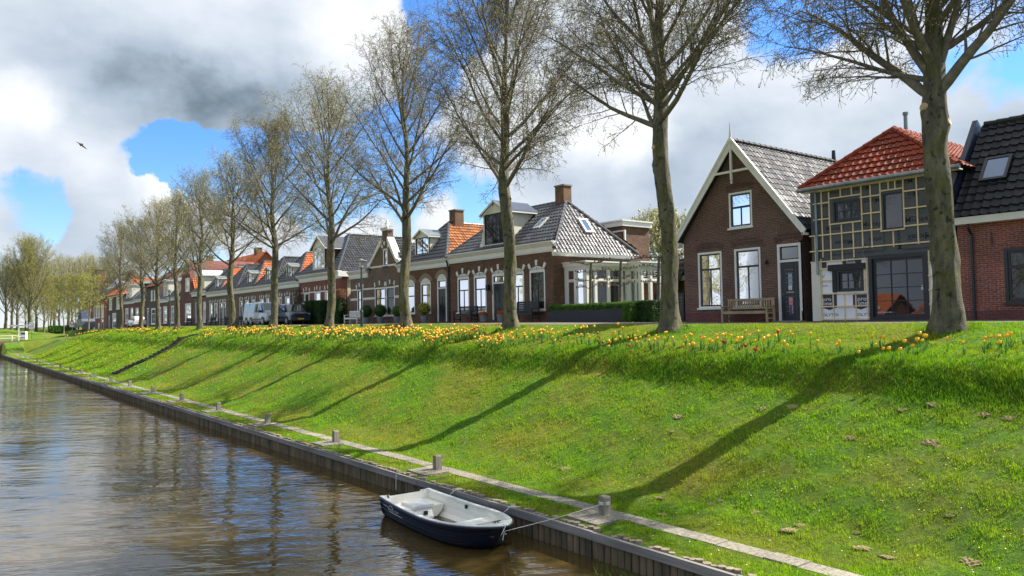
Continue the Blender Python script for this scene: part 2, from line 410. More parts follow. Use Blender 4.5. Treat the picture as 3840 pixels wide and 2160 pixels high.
# towpath slabs
def slabmat():
    m = brick('concrete_slabs', (.33, .305, .255), (.25, .235, .20), (.13, .12, .10), w=.055, h=.04, ms=.004)
    return m
SLAB = slabmat()
mb = MB()
Y = -20.0; k = 0; rr = random.Random(3)
while Y < 128:
    seg = rr.choice([.6, .6, .9])
    dz = rr.uniform(-.010, .010)
    z = hz(10.8, Y)
    mb.box(10.46+rr.uniform(-.008, .008), 10.84+rr.uniform(-.008, .008), Y, Y+seg-.012, z-.05, max(z, -3.53)+.022+dz)
    Y += seg
BOLY = [-1.3+6*i for i in range(0, 21)]
for by in BOLY:
    z = -3.5
    for q in range(3): mb.box(9.78+.0*q, 10.455, by-.42+q*.3, by-.42+q*.3+.288, z-.05, z+.03+.003*q)
tag(mb.build('towpath', SLAB), kind='structure')
# quay of timber sheet piles with a capping beam
QY0, QY1 = -20, 131
q = top('quay_wall', 'timber pile quay wall with grey capping beam along the canal', 'quay wall', (9.45, 0, -3.95))
PILE = pm('wet_pile_wood', (.19, .14, .075), .75, (.05, .042, .028), 3, stretch=(1, 1, .25), bump=.01, bscale=14)
BEAM = pm('grey_beam_wood', (.23, .215, .20), .85, (.11, .105, .10), 5, stretch=(1, .12, 2), bump=.006, bscale=18)
CUT = pm('cut_wood', (.30, .24, .17), .8, (.17, .13, .09), 6)
mb = MB(); y = QY0; rr = random.Random(5)
while y < QY1:
    w = .165*rr.uniform(.9, 1.1)
    if y > 60: w = .33
    r = w*.5
    mb.tube([(9.50+rr.uniform(-.012, .012), y+w/2, -4.6), (9.50+rr.uniform(-.012, .012), y+w/2, -3.60)], r, 6 if y < 45 else 4)
    y += w
mb.build('sheet_piling', PILE, q)
mb = MB(); y = QY0
while y < QY1:
    l = 3.0; mb.box(9.38+rr.uniform(-.007, .007), 9.44, y+.006, y+l-.006, -3.62, -3.475+rr.uniform(-.006, .006)); y += l
mb.build('capping_beam', BEAM, q)
mb = MB(); y = QY0
while y < 70:
    r = rr.uniform(.055, .078)
    if rr.random() < .9: mb.tube([(9.54+rr.uniform(-.012, .012), y+r, -3.62), (9.545, y+r, -3.455+rr.uniform(-.035, .02))], r, 8)
    y += 2*r+.008
mb.build('pile_heads', CUT, q)
# mooring posts
BOL = pm('mooring_post_wood', (.30, .27, .21), .8, (.13, .115, .09), 5, stretch=(1, 1, .2), bump=.006, bscale=20)
names = ['closest mooring post on the quay with a rope tied round it', 'second nearest mooring post of the row, on the quay behind the stern of the boat',
 'third nearest mooring post of the row along the quay path', 'fourth nearest mooring post of the row along the quay path', 'fifth nearest mooring post of the row along the quay path', 'sixth nearest mooring post of the row along the quay path',
 'seventh nearest mooring post of the row along the quay path', 'eighth nearest mooring post of the row along the quay path', 'ninth nearest mooring post of the row along the quay path', 'tenth nearest mooring post of the row along the quay path']
proto = None
for i, by in enumerate([10.72+6.0*k for k in range(-1, 19)]):
    if i == 0: continue
    k = i-1
    if proto is None:
        mb = MB(); w = .085
        mb.v = []; P = [(-w, -w), (w, -w), (w, w), (-w, w)]
        def ring(s, z): return [(x*s, y_*s, z) for x, y_ in P]
        vs = ring(1, -.25)+ring(1, .385)+ring(.86, .41)
        mb.add(vs, [(0, 1, 5, 4), (1, 2, 6, 5), (2, 3, 7, 6), (3, 0, 4, 7), (4, 5, 9, 8), (5, 6, 10, 9), (6, 7, 11, 10), (7, 4, 8, 11), (8, 9, 10, 11)])
        proto = mb.build('mooring_post', BOL); o = proto
    else:
        o = proto.copy(); C.objects.link(o)
    o.location = (10.40, by, -3.53); o.rotation_euler = (0, 0, random.uniform(-.05, .05))
    tag(o, names[k] if k < len(names) else 'far mooring post at the distant end of the quay path', 'mooring post', 'mooring posts along the quay path')
# stairs of railway sleepers up the bank
st = top('bank_steps', 'dark timber steps climbing the grass bank', 'steps', (12.2, 66, -3.4))
mb = MB()
for k in range(22):
    x = 11.9+k*.30; z = hz(x+.15, 66)
    mb.box(x-.07, x+.07, 65.45, 66.55, z-.12, z+.09)
mb.build('tread', pm('tarred_wood', (.035, .03, .026), .8), st)
mb = MB()
for s in (65.42, 66.58):
    for k in range(21):
        x = 11.9+k*.30; mb.bar((x, s, hz(x, 66)+.05), (x+.30, s, hz(x+.3, 66)+.05), .06, .10)
mb.build('stringer', MATS['tarred_wood'], st)
# ---------------------------------------------------------------- grass blades, clumps of mown straw, tulips
def hzv(X, Y):
    """vectorised height by bilinear lookup"""
    ix = np.clip(((X-GX0)/GD).astype(int), 0, GH.shape[1]-2); iy = np.clip(((Y-GY0)/GD).astype(int), 0, GH.shape[0]-2)
    fx = (X-GX0)/GD-ix; fy = (Y-GY0)/GD-iy
    return GH[iy, ix]*(1-fx)*(1-fy)+GH[iy, ix+1]*fx*(1-fy)+GH[iy+1, ix]*(1-fx)*fy+GH[iy+1, ix+1]*fx*fy
GX0, GY0, GD = 9.56, -6.0, .2
# the same lattice as the ground sheet is close enough
GH = np.array([[hz(GX0+i*GD, GY0+j*GD) for i in range(61)] for j in range(640)])
rng = np.random.default_rng(11)
def blades(name, n, xr, yr, h, w, lean=.5, mats=(BLADE,), power=0, tall=None, excl=True):
    if power:
        u = rng.random(n); a, b_ = yr
        Y = 1/((1-u)/(a+15)+u/(b_+15))-15   # density falls with distance
    else: Y = rng.uniform(yr[0], yr[1], n)
    X = rng.uniform(xr[0], xr[1], n)
    if excl:
        bad = ((X > 10.46) & (X < 10.83))
        pad = (X < 10.45) & (np.abs(((Y-10.72+3) % 6)-3) < .45)
        st_ = (np.abs(Y-66) < .8)
        keep = ~(bad | pad | st_); X = X[keep]; Y = Y[keep]; n = len(X)
    Z = hzv(X, Y)
    d = (Y+15)/25
    a = rng.uniform(0, 2*pi, n); hh = h*rng.uniform(.5, 1.3, n); ww = w*rng.uniform(.6, 1.2, n)*np.clip(d, .8, 4)
    cl = .85+.55*(np.sin(X*5.1+np.sin(Y*3.3)*1.7)*np.sin(Y*4.3+np.sin(X*2.9)*1.9)+.5*np.sin(X*13+Y*9)*np.sin(Y*15-X*7))
    hh = hh*np.clip(cl, .3, 1.9)
    if tall is not None: hh = hh*tall(X, Y)
    la = rng.uniform(0, 2*pi, n); ll = hh*lean*rng.uniform(.2, 1.2, n)
    B = np.stack([X, Y, Z-.01], 1); wv = np.stack([np.cos(a)*ww, np.sin(a)*ww, np.zeros(n)], 1)
    T = B+np.stack([np.cos(la)*ll-ll*.3, np.sin(la)*ll, hh], 1)
    V = np.empty((n*3, 3)); V[0::3] = B-wv; V[1::3] = B+wv; V[2::3] = T
    F = np.arange(n*3).reshape(n, 3)
    return tag(link(name, npmesh(name, V, F, list(mats))), 'green grass covering the canal bank', 'grass', kind='stuff')
def tallf(X, Y):
    e = np.exp(-((X-16.95-.25*np.sin(Y*.8)-.15*np.sin(Y*2.3))/.32)**2)
    return (1+.9*e)*np.clip((21.3-X)/.8, .25, 1)
g1 = blades('bank_grass', 400000, (9.62, 21.3), (3.2, 62), .062, .0085, tall=tallf, power=1)
g1['label'] = 'sunlit green grass on the near part of the canal bank'
g2 = blades('distant_grass', 60000, (9.62, 21.3), (62, 118), .085, .02)
g2['label'] = 'green grass on the far part of the canal bank'
# taller tufts along the break of the slope, around tree feet and along the quay
n = 42000; u = rng.random(n); Y = 1/((1-u)/(3+15)+u/(110+15))-15
X = 16.75+.25*np.sin(Y*.8)+.15*np.sin(Y*2.3)+rng.normal(0, .42, n)
X2 = X.copy()
sel = rng.random(n) < .14; ti = rng.integers(0, 12, n)
TY = [8.45, 17.34, 26.24, 34.9, 44.4, 53.9, 63.1, 72.2, 79.9, 87.6, 95.6, 106.5]
tyv = np.array(TY)[ti]; ang = rng.uniform(0, 2*pi, n); rad = rng.uniform(.3, .75, n)
X = np.where(sel, 20+np.cos(ang)*rad, X); Y = np.where(sel, tyv+np.sin(ang)*rad, Y)
Z = hzv(X, Y); hh = rng.uniform(.05, .15, n); a = rng.uniform(0, 2*pi, n); w = .011*np.clip((Y+15)/25, .8, 4); la = rng.uniform(0, 2*pi, n); ll = hh*rng.uniform(.1, .7, n)
B = np.stack([X, Y, Z-.01], 1); wv = np.stack([np.cos(a)*w, np.sin(a)*w, 0*w], 1); T = B+np.stack([np.cos(la)*ll-.3*ll, np.sin(la)*ll, hh], 1)
V = np.empty((n*3, 3)); V[0::3] = B-wv; V[1::3] = B+wv; V[2::3] = T
tag(link('tall_grass', npmesh('tall_grass', V, np.arange(n*3).reshape(n, 3), [leafmat('tall_grass_blade', (.05, .14, .006), (.16, .34, .012), .4, 5)])),
    'taller darker grass along the break of the slope', 'grass', kind='stuff')
# clumps of dry mown grass on the slope
STRAW = pm('dry_grass_straw', (.42, .33, .15), .95, (.17, .15, .05), 34, bump=.02, bscale=60)
def clump(seed):
    bm = bmesh.new(); bmesh.ops.create_icosphere(bm, subdivisions=4, radius=1); r = random.Random(seed); ph = [r.uniform(0, 6) for _ in range(8)]
    for v in bm.verts:
        x, y, z = v.co; k = 1+.22*sin(x*2+ph[0])*sin(y*3+ph[1])+.16*sin(x*9+ph[2])*sin(y*11+ph[3])+.13*sin(x*17+z*9+ph[4])*sin(y*19+ph[5])+r.uniform(-.16, .16)
        v.co = (x*.15*k, y*.24*k, max(z, -.4)*.030*k*(1+.6*sin(y*9+ph[6])*sin(x*7+ph[7])))
    me = bpy.data.meshes.new('dry_grass_clump'); bm.to_mesh(me); bm.free(); me.materials.append(STRAW)
    return me
def clump_old(seed):
    r = np.random.default_rng(seed); n = 420
    c = r.normal(0, 1, (n, 3))*np.array([.12, .20, .022])+np.array([0, 0, .025]); c[:, 2] = np.abs(c[:, 2])
    d = r.normal(0, 1, (n, 3)); d[:, 2] *= .35; d /= np.linalg.norm(d, axis=1)[:, None]; d *= r.uniform(.03, .08, n)[:, None]
    w = np.cross(d, r.normal(0, 1, (n, 3))); w /= np.linalg.norm(w, axis=1)[:, None]; w *= .007
    V = np.empty((n*3, 3)); V[0::3] = c-w; V[1::3] = c+w; V[2::3] = c+d
    return npmesh('dry_grass_clump', V, np.arange(n*3).reshape(n, 3), [STRAW])
cm = [clump(s) for s in range(4)]
spots = [(3000, 1310+95), (2970, 1530), (3020, 1540), (2850, 1540), (2240, 1410), (2180, 1425), (3110, 1640), (3180, 1645), (3490, 1665), (3520, 1680), (3390, 1440), (2480, 1980), (2080, 1755), (2120, 1765), (2700, 1880),
 (2750, 1905), (2660, 1895), (2830, 1925), (2790, 1965), (2900, 1985), (2960, 1990), (3000, 1975), (3210, 2000), (3560, 1935), (2920, 1560), (3290, 1560), (3380, 1540), (3680, 1560), (3780, 1575), (3500, 1520), (2470, 1870), (2490, 1852), (2550, 1560), (2520, 1625), (2540, 1570), (2930, 1330+80), (3230, 2060), (3330, 2095), (3640, 2120), (3450, 1460)]
for i, p in enumerate(spots):
    best = None
    for k in range(120):
        x = 11.3+k*.06; P = onX(p, x)
        if P.z > hz(x, P.y) or k == 119: pass
        d = P.z-hz(x, P.y)
        if d < 0: best = P; break
    if best is None: continue
    P = best
    o = link('dry_grass_clump', cm[i % 4], loc=(P.x, P.y, hz(P.x, P.y)+.008)); s = random.choice((.18, .25, .32, .42, .6))*random.uniform(.85, 1.15)
    o.rotation_euler = (0, -radians(26) if P.x > 12 else 0, random.uniform(-.6, .6)); o.scale = (s, s, s*1.1)
    tag(o, 'tuft of dry mown straw lying on the grass bank', 'straw', 'tufts of dry mown grass on the bank')
# tulips
STEM = leafmat('tulip_stem', (.08, .2, .03), (.14, .3, .05), .3)
YEL = pm('tulip_yellow', (1.0, .70, .04), .45, (.96, .46, .012), 30); REDT = pm('tulip_red', (.65, .03, .015), .45, (.5, .02, .02), 25)
def tulip(name, fm, seed, h=.30):
    r = random.Random(seed); mb = MB(); mb.cur = 0
    bx, by = r.uniform(-.03, .03), r.uniform(-.03, .03)
    mb.tube([(0, 0, -.02), (bx*.5, by*.5, h*.6), (bx, by, h)], [.007, .006, .005], 4)
    for k in range(3):
        a = r.uniform(0, 6.28); c, s = cos(a), sin(a); l = r.uniform(.16, .26); o = .07
        mb.face([(-s*.018, c*.018, 0), (s*.018, -c*.018, 0), (c*o*.7+s*.022, s*o*.7-c*.022, l*.6), (c*o*1.3, s*o*1.3, l), (c*o*.7-s*.022, s*o*.7+c*.022, l*.6)])
    mb.cur = 1
    for k in range(6):
        a = k*pi/3+r.uniform(-.1, .1); c, s = cos(a), sin(a); R = .036 if k % 2 else .031; t = .028
        q = lambda rr_, w, z: [(bx+c*rr_-s*w, by+s*rr_+c*w, h+z), (bx+c*rr_+s*w, by+s*rr_-c*w, h+z)]
        a0 = q(.006, .006, 0); a1 = q(R, t*.9, .03); a2 = q(R*1.02, t*.85, .07); tip = (bx+c*R*.6, by+s*R*.6, h+.09)
        mb.face([a0[0], a0[1], a1[1], a1[0]]); mb.face([a1[0], a1[1], a2[1], a2[0]]); mb.face([a2[0], a2[1], tip])
    return mb
tm = []
for s in range(4):
    o = tulip('t', YEL, s, .24+.02*s).build('tulip', [STEM, YEL], fixn=False); tm.append(o.data); bpy.data.objects.remove(o)
o = tulip('t', REDT, 9, .24).build('tulip', [STEM, REDT], fixn=False); tr_ = o.data; bpy.data.objects.remove(o)
# photographed positions of the nearest flowers (pixel, distance from the canal follows from the height of the bloom)
near = [(3745, 1262), (3757, 1256), (3790, 1258), (3770, 1270), (3782, 1250), (3838, 1247), (3715, 1258), (3745, 1285), (3700, 1262), (3690, 1275), (3615, 1280), (3550, 1270), (3450, 1252), (3468, 1262), (3463, 1275), (3440, 1285), (3300, 1257), (3270, 1262), (3283, 1290), (3320, 1278), (3310, 1300), (3340, 1310), (3375, 1318), (3470, 1265), (3427, 1290), (3400, 1283), (3353, 1272),
 (2965, 1245), (2975, 1252), (2880, 1263), (2855, 1275), (2865, 1280), (2835, 1270), (2780, 1272), (2770, 1276), (2815, 1258), (2762, 1278), (2720, 1258), (2680, 1265), (2690, 1282), (2675, 1285), (2660, 1280), (2590, 1260), (2570, 1262), (2560, 1262), (2500, 1250), (2495, 1252), (2460, 1265), (2450, 1272), (2440, 1275), (2470, 1275), (2430, 1262), (2420, 1248), (2405, 1270), (2380, 1262), (3040, 1262), (3150, 1280), (2940, 1290), (2950, 1298), (3060, 1280), (3220, 1320), (3140, 1290), (2900, 1268), (2880, 1272), (2595, 1280)]
redn = [(2800, 1300), (2829, 1311), (2712, 1283), (2630, 1263), (2245, 1262), (2015, 1270), (2260, 1285), (2240, 1250), (2360, 1295), (1945, 1262), (1835, 1258), (2100, 1275), (1600, 1262)]
def place_t(p, top_h=.30):
    for k in range(60):
        x = 16.7+k*.06; P = onX(p, x)
        if P.z-top_h < hz(x, P.y): return P
    return onX(p, 18.5)
TUL = []
for p in near:
    P = place_t(p); TUL.append((P.x, P.y, 0))
for p in redn:
    P = place_t(p); TUL.append((P.x, P.y, 1))
r = random.Random(21)
far = []
segs = [(9, 16, 16), (16, 19, 24), (19, 25, 90), (25, 34, 190), (34, 45, 230), (45, 61, 170), (61, 69, 12), (71, 92, 90), (92, 128, 90)]
for a, b_, n in segs:
    nc = max(2, n//5)
    cs = [(r.uniform(17.0, 19.3), r.uniform(a, b_)) for _ in range(nc)]
    for k in range(n):
        c = r.choice(cs); x = min(max(c[0]+r.gauss(0, .28), 16.7), 19.7); y = c[1]+r.gauss(0, .5)
        far.append((x, y, 1 if r.random() < .06 else 0))
far.sort(key=lambda t_: t_[1])
n_ind = 285-len(TUL)
TUL += far[:n_ind]; rest = far[n_ind:]
for i, (x, y, c) in enumerate(TUL):
    o = link('tulip', tr_ if c else tm[i % 4], loc=(x, y, hz(x, y))); o.rotation_euler = (r.uniform(-.1, .1), r.uniform(-.1, .1), r.uniform(0, 6.28)); s = r.uniform(.85, 1.12); o.scale = (s, s, s)
    if c: tag(o, 'red tulip among the yellow ones on the bank top', 'tulip', 'red tulips along the bank top')
    else: tag(o, 'yellow orange tulip growing along the top of the bank', 'tulip', 'yellow tulips along the bank top')
V = []; F = []; MI = []
for i, (x, y, c) in enumerate(rest):
    me = tr_ if c else tm[i % 4]; b0 = len(V); z = hz(x, y); a = r.uniform(0, 6.28)
    s = 1.15
    for v in me.vertices: V.append((x+(v.co.x*cos(a)-v.co.y*sin(a))*s, y+(v.co.x*sin(a)+v.co.y*cos(a))*s, z+v.co.z*s))
    for p in me.polygons:
        F.append([b0+k for k in p.vertices]); MI.append(0 if p.material_index == 0 else (2 if c else 1))
me = bpy.data.meshes.new('distant_tulips'); me.from_pydata(V, [], F)
for m_ in (STEM, YEL, REDT): me.materials.append(m_)
me.polygons.foreach_set('material_index', MI)
tag(link('distant_tulips', me), 'distant drift of yellow tulips further along the bank top', 'tulips', kind='stuff')
# daisies and dandelions scattered in the turf
n = 900; u = rng.random(n); Y = 1/((1-u)/(18.2)+u/(60))-15; X = rng.uniform(9.7, 20.8, n); keep = ~((X > 10.4) & (X < 11.15)); X = X[keep]; Y = Y[keep]; n = len(X); Z = hzv(X, Y)+.06
V = []; s = .016
B = np.stack([X, Y, Z], 1); a = rng.uniform(0, 6.28, n)
V = np.empty((n*4, 3))
for k in range(4):
    V[k::4] = B+np.stack([np.cos(a+k*pi/2)*s, np.sin(a+k*pi/2)*s, np.full(n, .006*(k % 2))], 1)
mi = (rng.random(n) < .35).astype(int)
tag(link('meadow_flowers', npmesh('meadow_flowers', V, np.arange(n*4).reshape(n, 4), [pm('dandelion_yellow', (.8, .6, .02), .6), pm('daisy_white', (.8, .8, .78), .6)], mi)), 'small dandelions and daisies dotted through the grass', 'wild flowers', kind='stuff')
# ================================================================ trees
class Tubes:
    def __init__(s): s.V = []; s.F = []; s.n = 0; s.tips = []
    def add(s, P, R, k):
        P = np.asarray(P, float); m = len(P)
        T = np.empty_like(P); T[1:-1] = P[2:]-P[:-2]; T[0] = P[1]-P[0]; T[-1] = P[-1]-P[-2]
        T /= np.linalg.norm(T, axis=1)[:, None]+1e-9
        ref = np.array([0.3, 0.2, 1.0]) if abs(T[0][2]) < .85 else np.array([1.0, .1, 0])
        Q = np.cross(T, ref); Q /= np.linalg.norm(Q, axis=1)[:, None]+1e-9; W = np.cross(T, Q)
        a = np.arange(k)*2*pi/k
        ring = P[:, None, :]+(Q[:, None, :]*np.cos(a)[None, :, None]+W[:, None, :]*np.sin(a)[None, :, None])*np.asarray(R)[:, None, None]
        s.V.append(ring.reshape(-1, 3))
        i = np.arange(m-1)[:, None]*k; j = np.arange(k)[None, :]; j2 = (j+1) % k
        s.F.append(np.stack([i+j, i+j2, i+k+j2, i+k+j], -1).reshape(-1, 4)+s.n); s.n += m*k
    def mesh(s, name, mat): return npmesh(name, np.concatenate(s.V), np.concatenate(s.F), [mat], smooth=True)
def path(r, p, d, ln, n, curve, wob):
    """polyline from p along d; curve = vertical pull per step"""
    P = [np.array(p, float)]; d = np.array(d, float); st = ln/n
    for i in range(n):
        d = d+np.array([r.gauss(0, wob), r.gauss(0, wob), r.gauss(0, wob*.6)+curve(i/n)]); d /= np.linalg.norm(d)
        P.append(P[-1]+d*st)
    return np.array(P)
def atp(P, t):
    x = t*(len(P)-1); i = min(int(x), len(P)-2); f = x-i
    return P[i]*(1-f)+P[i+1]*f, (P[i+1]-P[i])/(np.linalg.norm(P[i+1]-P[i])+1e-9)
def side(r, d, ang, az=None):
    d = np.array(d); a = np.cross(d, [0, 0, 1.0]);
    if np.linalg.norm(a) < .1: a = np.array([1.0, 0, 0])
    a /= np.linalg.norm(a); b = np.cross(a, d)
    az = r.uniform(0, 2*pi) if az is None else az
    return d*cos(ang)+(a*cos(az)+b*sin(az))*sin(ang)
def make_tree(seed, H=16, cb=5.6, R=4.0, rt=.31, nl=22, custom=(), q=1.0, vase=0, trunk_lean=(0, 0), flare=1.0, bud_s=.017, budn=4, droop=.55, bud_p=.5, fork=None, cuts=()):
    r = random.Random(seed); tk = Tubes(); cr = Tubes(); tips = []
    n = 26; P = []; Rr = []
    fk = fork or cb+1.0
    for i in range(n+1):
        t = i/n; z = H*.96*t
        w = .10*sin(z*.55+seed)+.06*sin(z*1.3+seed*2)
        P.append((w+trunk_lean[0]*z, .10*cos(z*.5+seed)-.1*cos(seed)+trunk_lean[1]*z, z))
        rr_ = rt*(1-.18*z/fk) if z < fk else rt*.72*max(.03, 1-(z-fk)/(H*.96-fk))**1.0
        Rr.append(rr_)
    P[0] = (P[0][0], P[0][1], -.35)
    # irregular bark surface on the lower trunk: dense rings
    zs = np.concatenate([np.array([-.35, 0, .08, .18, .32, .5, .75]), np.arange(1.0, H*.96, .22)])
    PP = np.array([[np.interp(z, [p[2] for p in P], [p[k] for p in P]) for k in (0, 1)]+[z] for z in zs])
    RR = np.array([np.interp(z, [p[2] for p in P], Rr) for z in zs])
    fl = 1+flare*.55*np.exp(-np.maximum(zs, 0)/.30); RR = RR*fl
    k = 20; V = []; ph = [r.uniform(0, 6) for _ in range(6)]
    cutb = [(c[0], c[1]) for c in cuts]
    for (x, y, z), rr_ in zip(PP, RR):
        for j in range(k):
            a = 2*pi*j/k
            b = 1+.05*sin(3*a+z*1.1+ph[0])+.045*sin(5*a-z*2.3+ph[1])+.03*sin(2*a+z*4+ph[2])+.22*max(0, 1-z/.7)*abs(sin(2.5*a+ph[3]))*(z < .7)
            b += .03*sin(9*a+z*7+ph[4])+.035*sin(4*a+z*2.9+ph[5])*sin(z*5.1)+r.uniform(-.022, .022)
            for (cz, ca) in cutb: b += .30*math.exp(-((z-cz)/.22)**2-(((a-ca+pi) % (2*pi)-pi)/.6)**2)
            V.append((x+cos(a)*rr_*b, y+sin(a)*rr_*b, z))
    m = len(zs); F = [(i*k+j, i*k+(j+1) % k, (i+1)*k+(j+1) % k, (i+1)*k+j) for i in range(m-1) for j in range(k)]
    trunk = npmesh('trunk', V, F, [M['bark']], smooth=True)
    P = np.array(P)
    def env(z):
        t = (z-cb)/(H-cb); t = min(max(t, 0), 1)
        return R*max(.15, (1-t**1.7))**.6*(1 if vase == 0 else 2.2)
    limbs = []
    for c in custom: limbs.append(c)
    for i in range(nl):
        t = (i+.5)/nl; z = cb+.2+(H*.86-cb)*t**1.15
        az = i*2.39996+r.uniform(-.4, .4)+seed
        el = radians(18+52*t**.8+r.uniform(-8, 8)) if not vase else radians(46+30*t+r.uniform(-6, 8))
        ln = env(z)*(1.0+.55*t)*r.uniform(.85, 1.12)+.5
        ln = min(ln, (H-z)*1.0*r.uniform(.86, 1.04)+.15)
        limbs.append((z, az, el, ln, rt*(.34-.17*t)*r.uniform(.8, 1.1)))
    for (z, az, el, ln, r0) in limbs:
        t0 = z/(H*.96); p0, _ = atp(P, t0)
        d = (cos(az)*cos(el), sin(az)*cos(el), sin(el))
        low = max(0, 1-(z-cb)/(H-cb)*2.2)
        Lp = path(r, p0, d, ln, 12, (lambda t, low=low: (.05 if t < .45 else .06-(.16*low*droop)) if t > .1 else .10), .055)
        Rl = r0*(1-np.linspace(0, 1, len(Lp))*.86)
        cr.add(Lp, Rl, 7); tips.append(Lp[-1])
        nb = int((ln*3.1+4)*q)
        for b in range(nb):
            t = .16+.84*(b+r.random()*.8)/nb; p, dd = atp(Lp, min(t, .99))
            d2 = side(r, dd, radians(r.uniform(28, 58))); d2[2] += .16*(1-low)-.10*low*droop
            d2 = d2/np.linalg.norm(d2)
            l2 = (ln*.42*(1-.55*t)+.35)*r.uniform(.7, 1.2)
            Bp = path(r, p, d2, l2, 7, (lambda t, low=low: .05-.13*low*droop*t*2), .10)
            cr.add(Bp, max(.008, r0*.30*(1-.5*t))*(1-np.linspace(0, 1, len(Bp))*.75), 4)
            nt_ = int((l2*5.2+2)*q)
            for c in range(nt_):
                t2 = .15+.85*(c+r.random())/nt_; p2, d3 = atp(Bp, min(t2, .99))
                d3 = side(r, d3, radians(r.uniform(30, 65))); d3[2] += .04-.22*low*droop; d3 /= np.linalg.norm(d3)
                l3 = r.uniform(.35, .85)*(1-.3*t2)
                Tp = path(r, p2, d3, l3, 4, (lambda t, low=low: .05-.25*low*droop), .16)
                cr.add(Tp, [.0075, .0066, .0058, .005, .004], 3); tips.append(Tp[-1]); tips.append(Tp[2])
                for e in range(int(budn*q)):
                    p3, d4 = atp(Tp, r.uniform(.25, .98)); d4 = side(r, d4, radians(r.uniform(35, 75))); d4[2] += .05-.2*low
                    l4 = r.uniform(.12, .34)
                    T4 = path(r, p3, d4/np.linalg.norm(d4), l4, 2, (lambda t: 0), .2)
                    cr.add(T4, [.0055, .005, .004], 3); tips.append(T4[-1])
                    if r.random() < .5: tips.append(T4[1])
    crown = cr.mesh('crown', M['twig'])
    tp = np.array(tips); rg = np.random.default_rng(seed)
    tp = tp[rg.random(len(tp)) < bud_p]; nB = len(tp); s = bud_s*rg.uniform(.5, 1.35, nB)
    ofs = np.array([[1, 0, 0], [-.5, .87, 0], [-.5, -.87, 0], [0, 0, 1.5], [0, 0, -1.3]])
    rot = rg.normal(0, .35, (nB, 5, 3))
    V = tp[:, None, :]+(ofs[None]+rot)*s[:, None, None]
    F = np.array([[0, 1, 3], [1, 2, 3], [2, 0, 3], [1, 0, 4], [2, 1, 4], [0, 2, 4]])[None]+np.arange(nB)[:, None, None]*5
    buds = npmesh('buds', V.reshape(-1, 3), F.reshape(-1, 3), [M['bud']])
    cut = None
    if cuts:
        mb = MB()
        for (cz, ca, sz) in cuts:
            c0, _ = atp(P, cz/(H*.96)); rr_ = float(np.interp(cz, zs, RR)); dv = Vector((cos(ca), sin(ca), .25)).normalized()
            a = Vector(c0)+dv*rr_*.9
            mb.tube([a, a+dv*(rr_*.42)], [sz*1.15, sz], 10)
        cut = mb
    return trunk, crown, buds, cut
def tree_thing(name, parts, loc, label, cat, group, rz=0, s=(1, 1, 1), twig=None):
    o = top(name, label, cat, loc, group, rz, local=True); o.scale = s
    tr, crn, bd, cut = parts
    link('trunk', tr, o); c = link('crown', crn, o); b = link('buds', bd, o); b['kind'] = 'stuff'
    if cut: cut.build('pruning_scar', pm('fresh_cut_wood', (.55, .38, .22), .7), o)
    return o
H0 = math.pi/2
# azimuths: +Y (left in the picture) = 90 deg, -Y = -90 deg, towards the canal = 180 deg
A = radians
tA = make_tree(3, H=16.5, cb=6.3, R=4.6, rt=.315, nl=20, fork=6.6, trunk_lean=(.004, -.012), flare=.48,
   custom=[(5.75, A(92), A(42), 5.6, .14), (6.2, A(112), A(58), 5.2, .13), (5.8, A(-88), A(44), 5.2, .15), (6.3, A(-60), A(66), 4.6, .12), (6.5, A(170), A(50), 4.6, .11), (6.4, A(20), A(45), 4.6, .12), (6.9, A(80), A(30), 4.8, .09), (6.2, A(95), A(20), 4.4, .08)],
   cuts=((5.45, A(150), .10), (5.0, A(-85), .10)))
tB = make_tree(8, H=17, cb=6.6, R=5.3, rt=.29, nl=24, fork=8.2, trunk_lean=(0, .004), custom=[(6.55, A(95), A(52), 3.6, .09), (7.6, A(100), A(38), 5.0, .09), (7.5, A(-80), A(40), 4.8, .08), (8.2, A(90), A(22), 5.4, .08), (8.2, A(-95), A(24), 5.2, .08), (8.5, A(110), A(60), 5.2, .11)], cuts=((6.1, A(170), .075), (5.55, A(100), .06)))
tC = make_tree(14, H=16.3, cb=6.0, R=4.9, rt=.28, nl=24, fork=7.0, custom=[(6.0, A(-80), A(48), 4.8, .11), (6.3, A(95), A(34), 5.0, .09), (6.9, A(-95), A(20), 5.0, .08)], cuts=((5.6, A(-60), .06),))
tD = make_tree(23, H=15.6, cb=5.6, R=4.4, rt=.27, nl=24, fork=6.2, custom=[(5.4, A(110), A(46), 4.8, .11), (5.8, A(-85), A(38), 4.6, .10)], q=.95)
tE = make_tree(31, H=15.0, cb=5.2, R=4.0, rt=.25, nl=24, fork=6.0, custom=[(5.0, A(80), A(48), 4.3, .10), (5.2, A(-70), A(45), 4.2, .10)], q=.9, bud_s=.022)
tF = make_tree(47, H=13.6, cb=4.8, R=3.8, rt=.25, nl=22, fork=5.6, q=.85, bud_s=.026)
row = [(tA, 0, 1.0), (tB, 0, 1.0), (tC, 0, 1.0), (tD, 0, 1.0), (tE, 0, 1.02), (tC, 2.0, .92), (tF, 0, 1.02), (tE, 2.5, .93), (tF, 1.6, .95), (tE, 4.1, .9), (tF, 3.3, .93), (tE, 5.2, .88)]
lab = ['thick mossy tree closest at the right, in front of the house clad in battens', 'tall budding tree standing just left of the gabled brick house with the bench',
 'budding tree in front of the dark front door of the white corniced house', 'budding tree in front of the small house with arched window heads', 'budding tree in front of the red brick house with ivy columns',
 'budding tree in front of the parked silver van', 'budding tree of the row just left of the silver van', 'budding tree in front of the narrow house with curved dormer left of the long terrace', 'budding tree just right of the far street lamp before the red gable',
 'budding tree just left of the far street lamp', 'budding tree half hiding the white hatchback from the right', 'last big tree of the row, just left of the white hatchback']
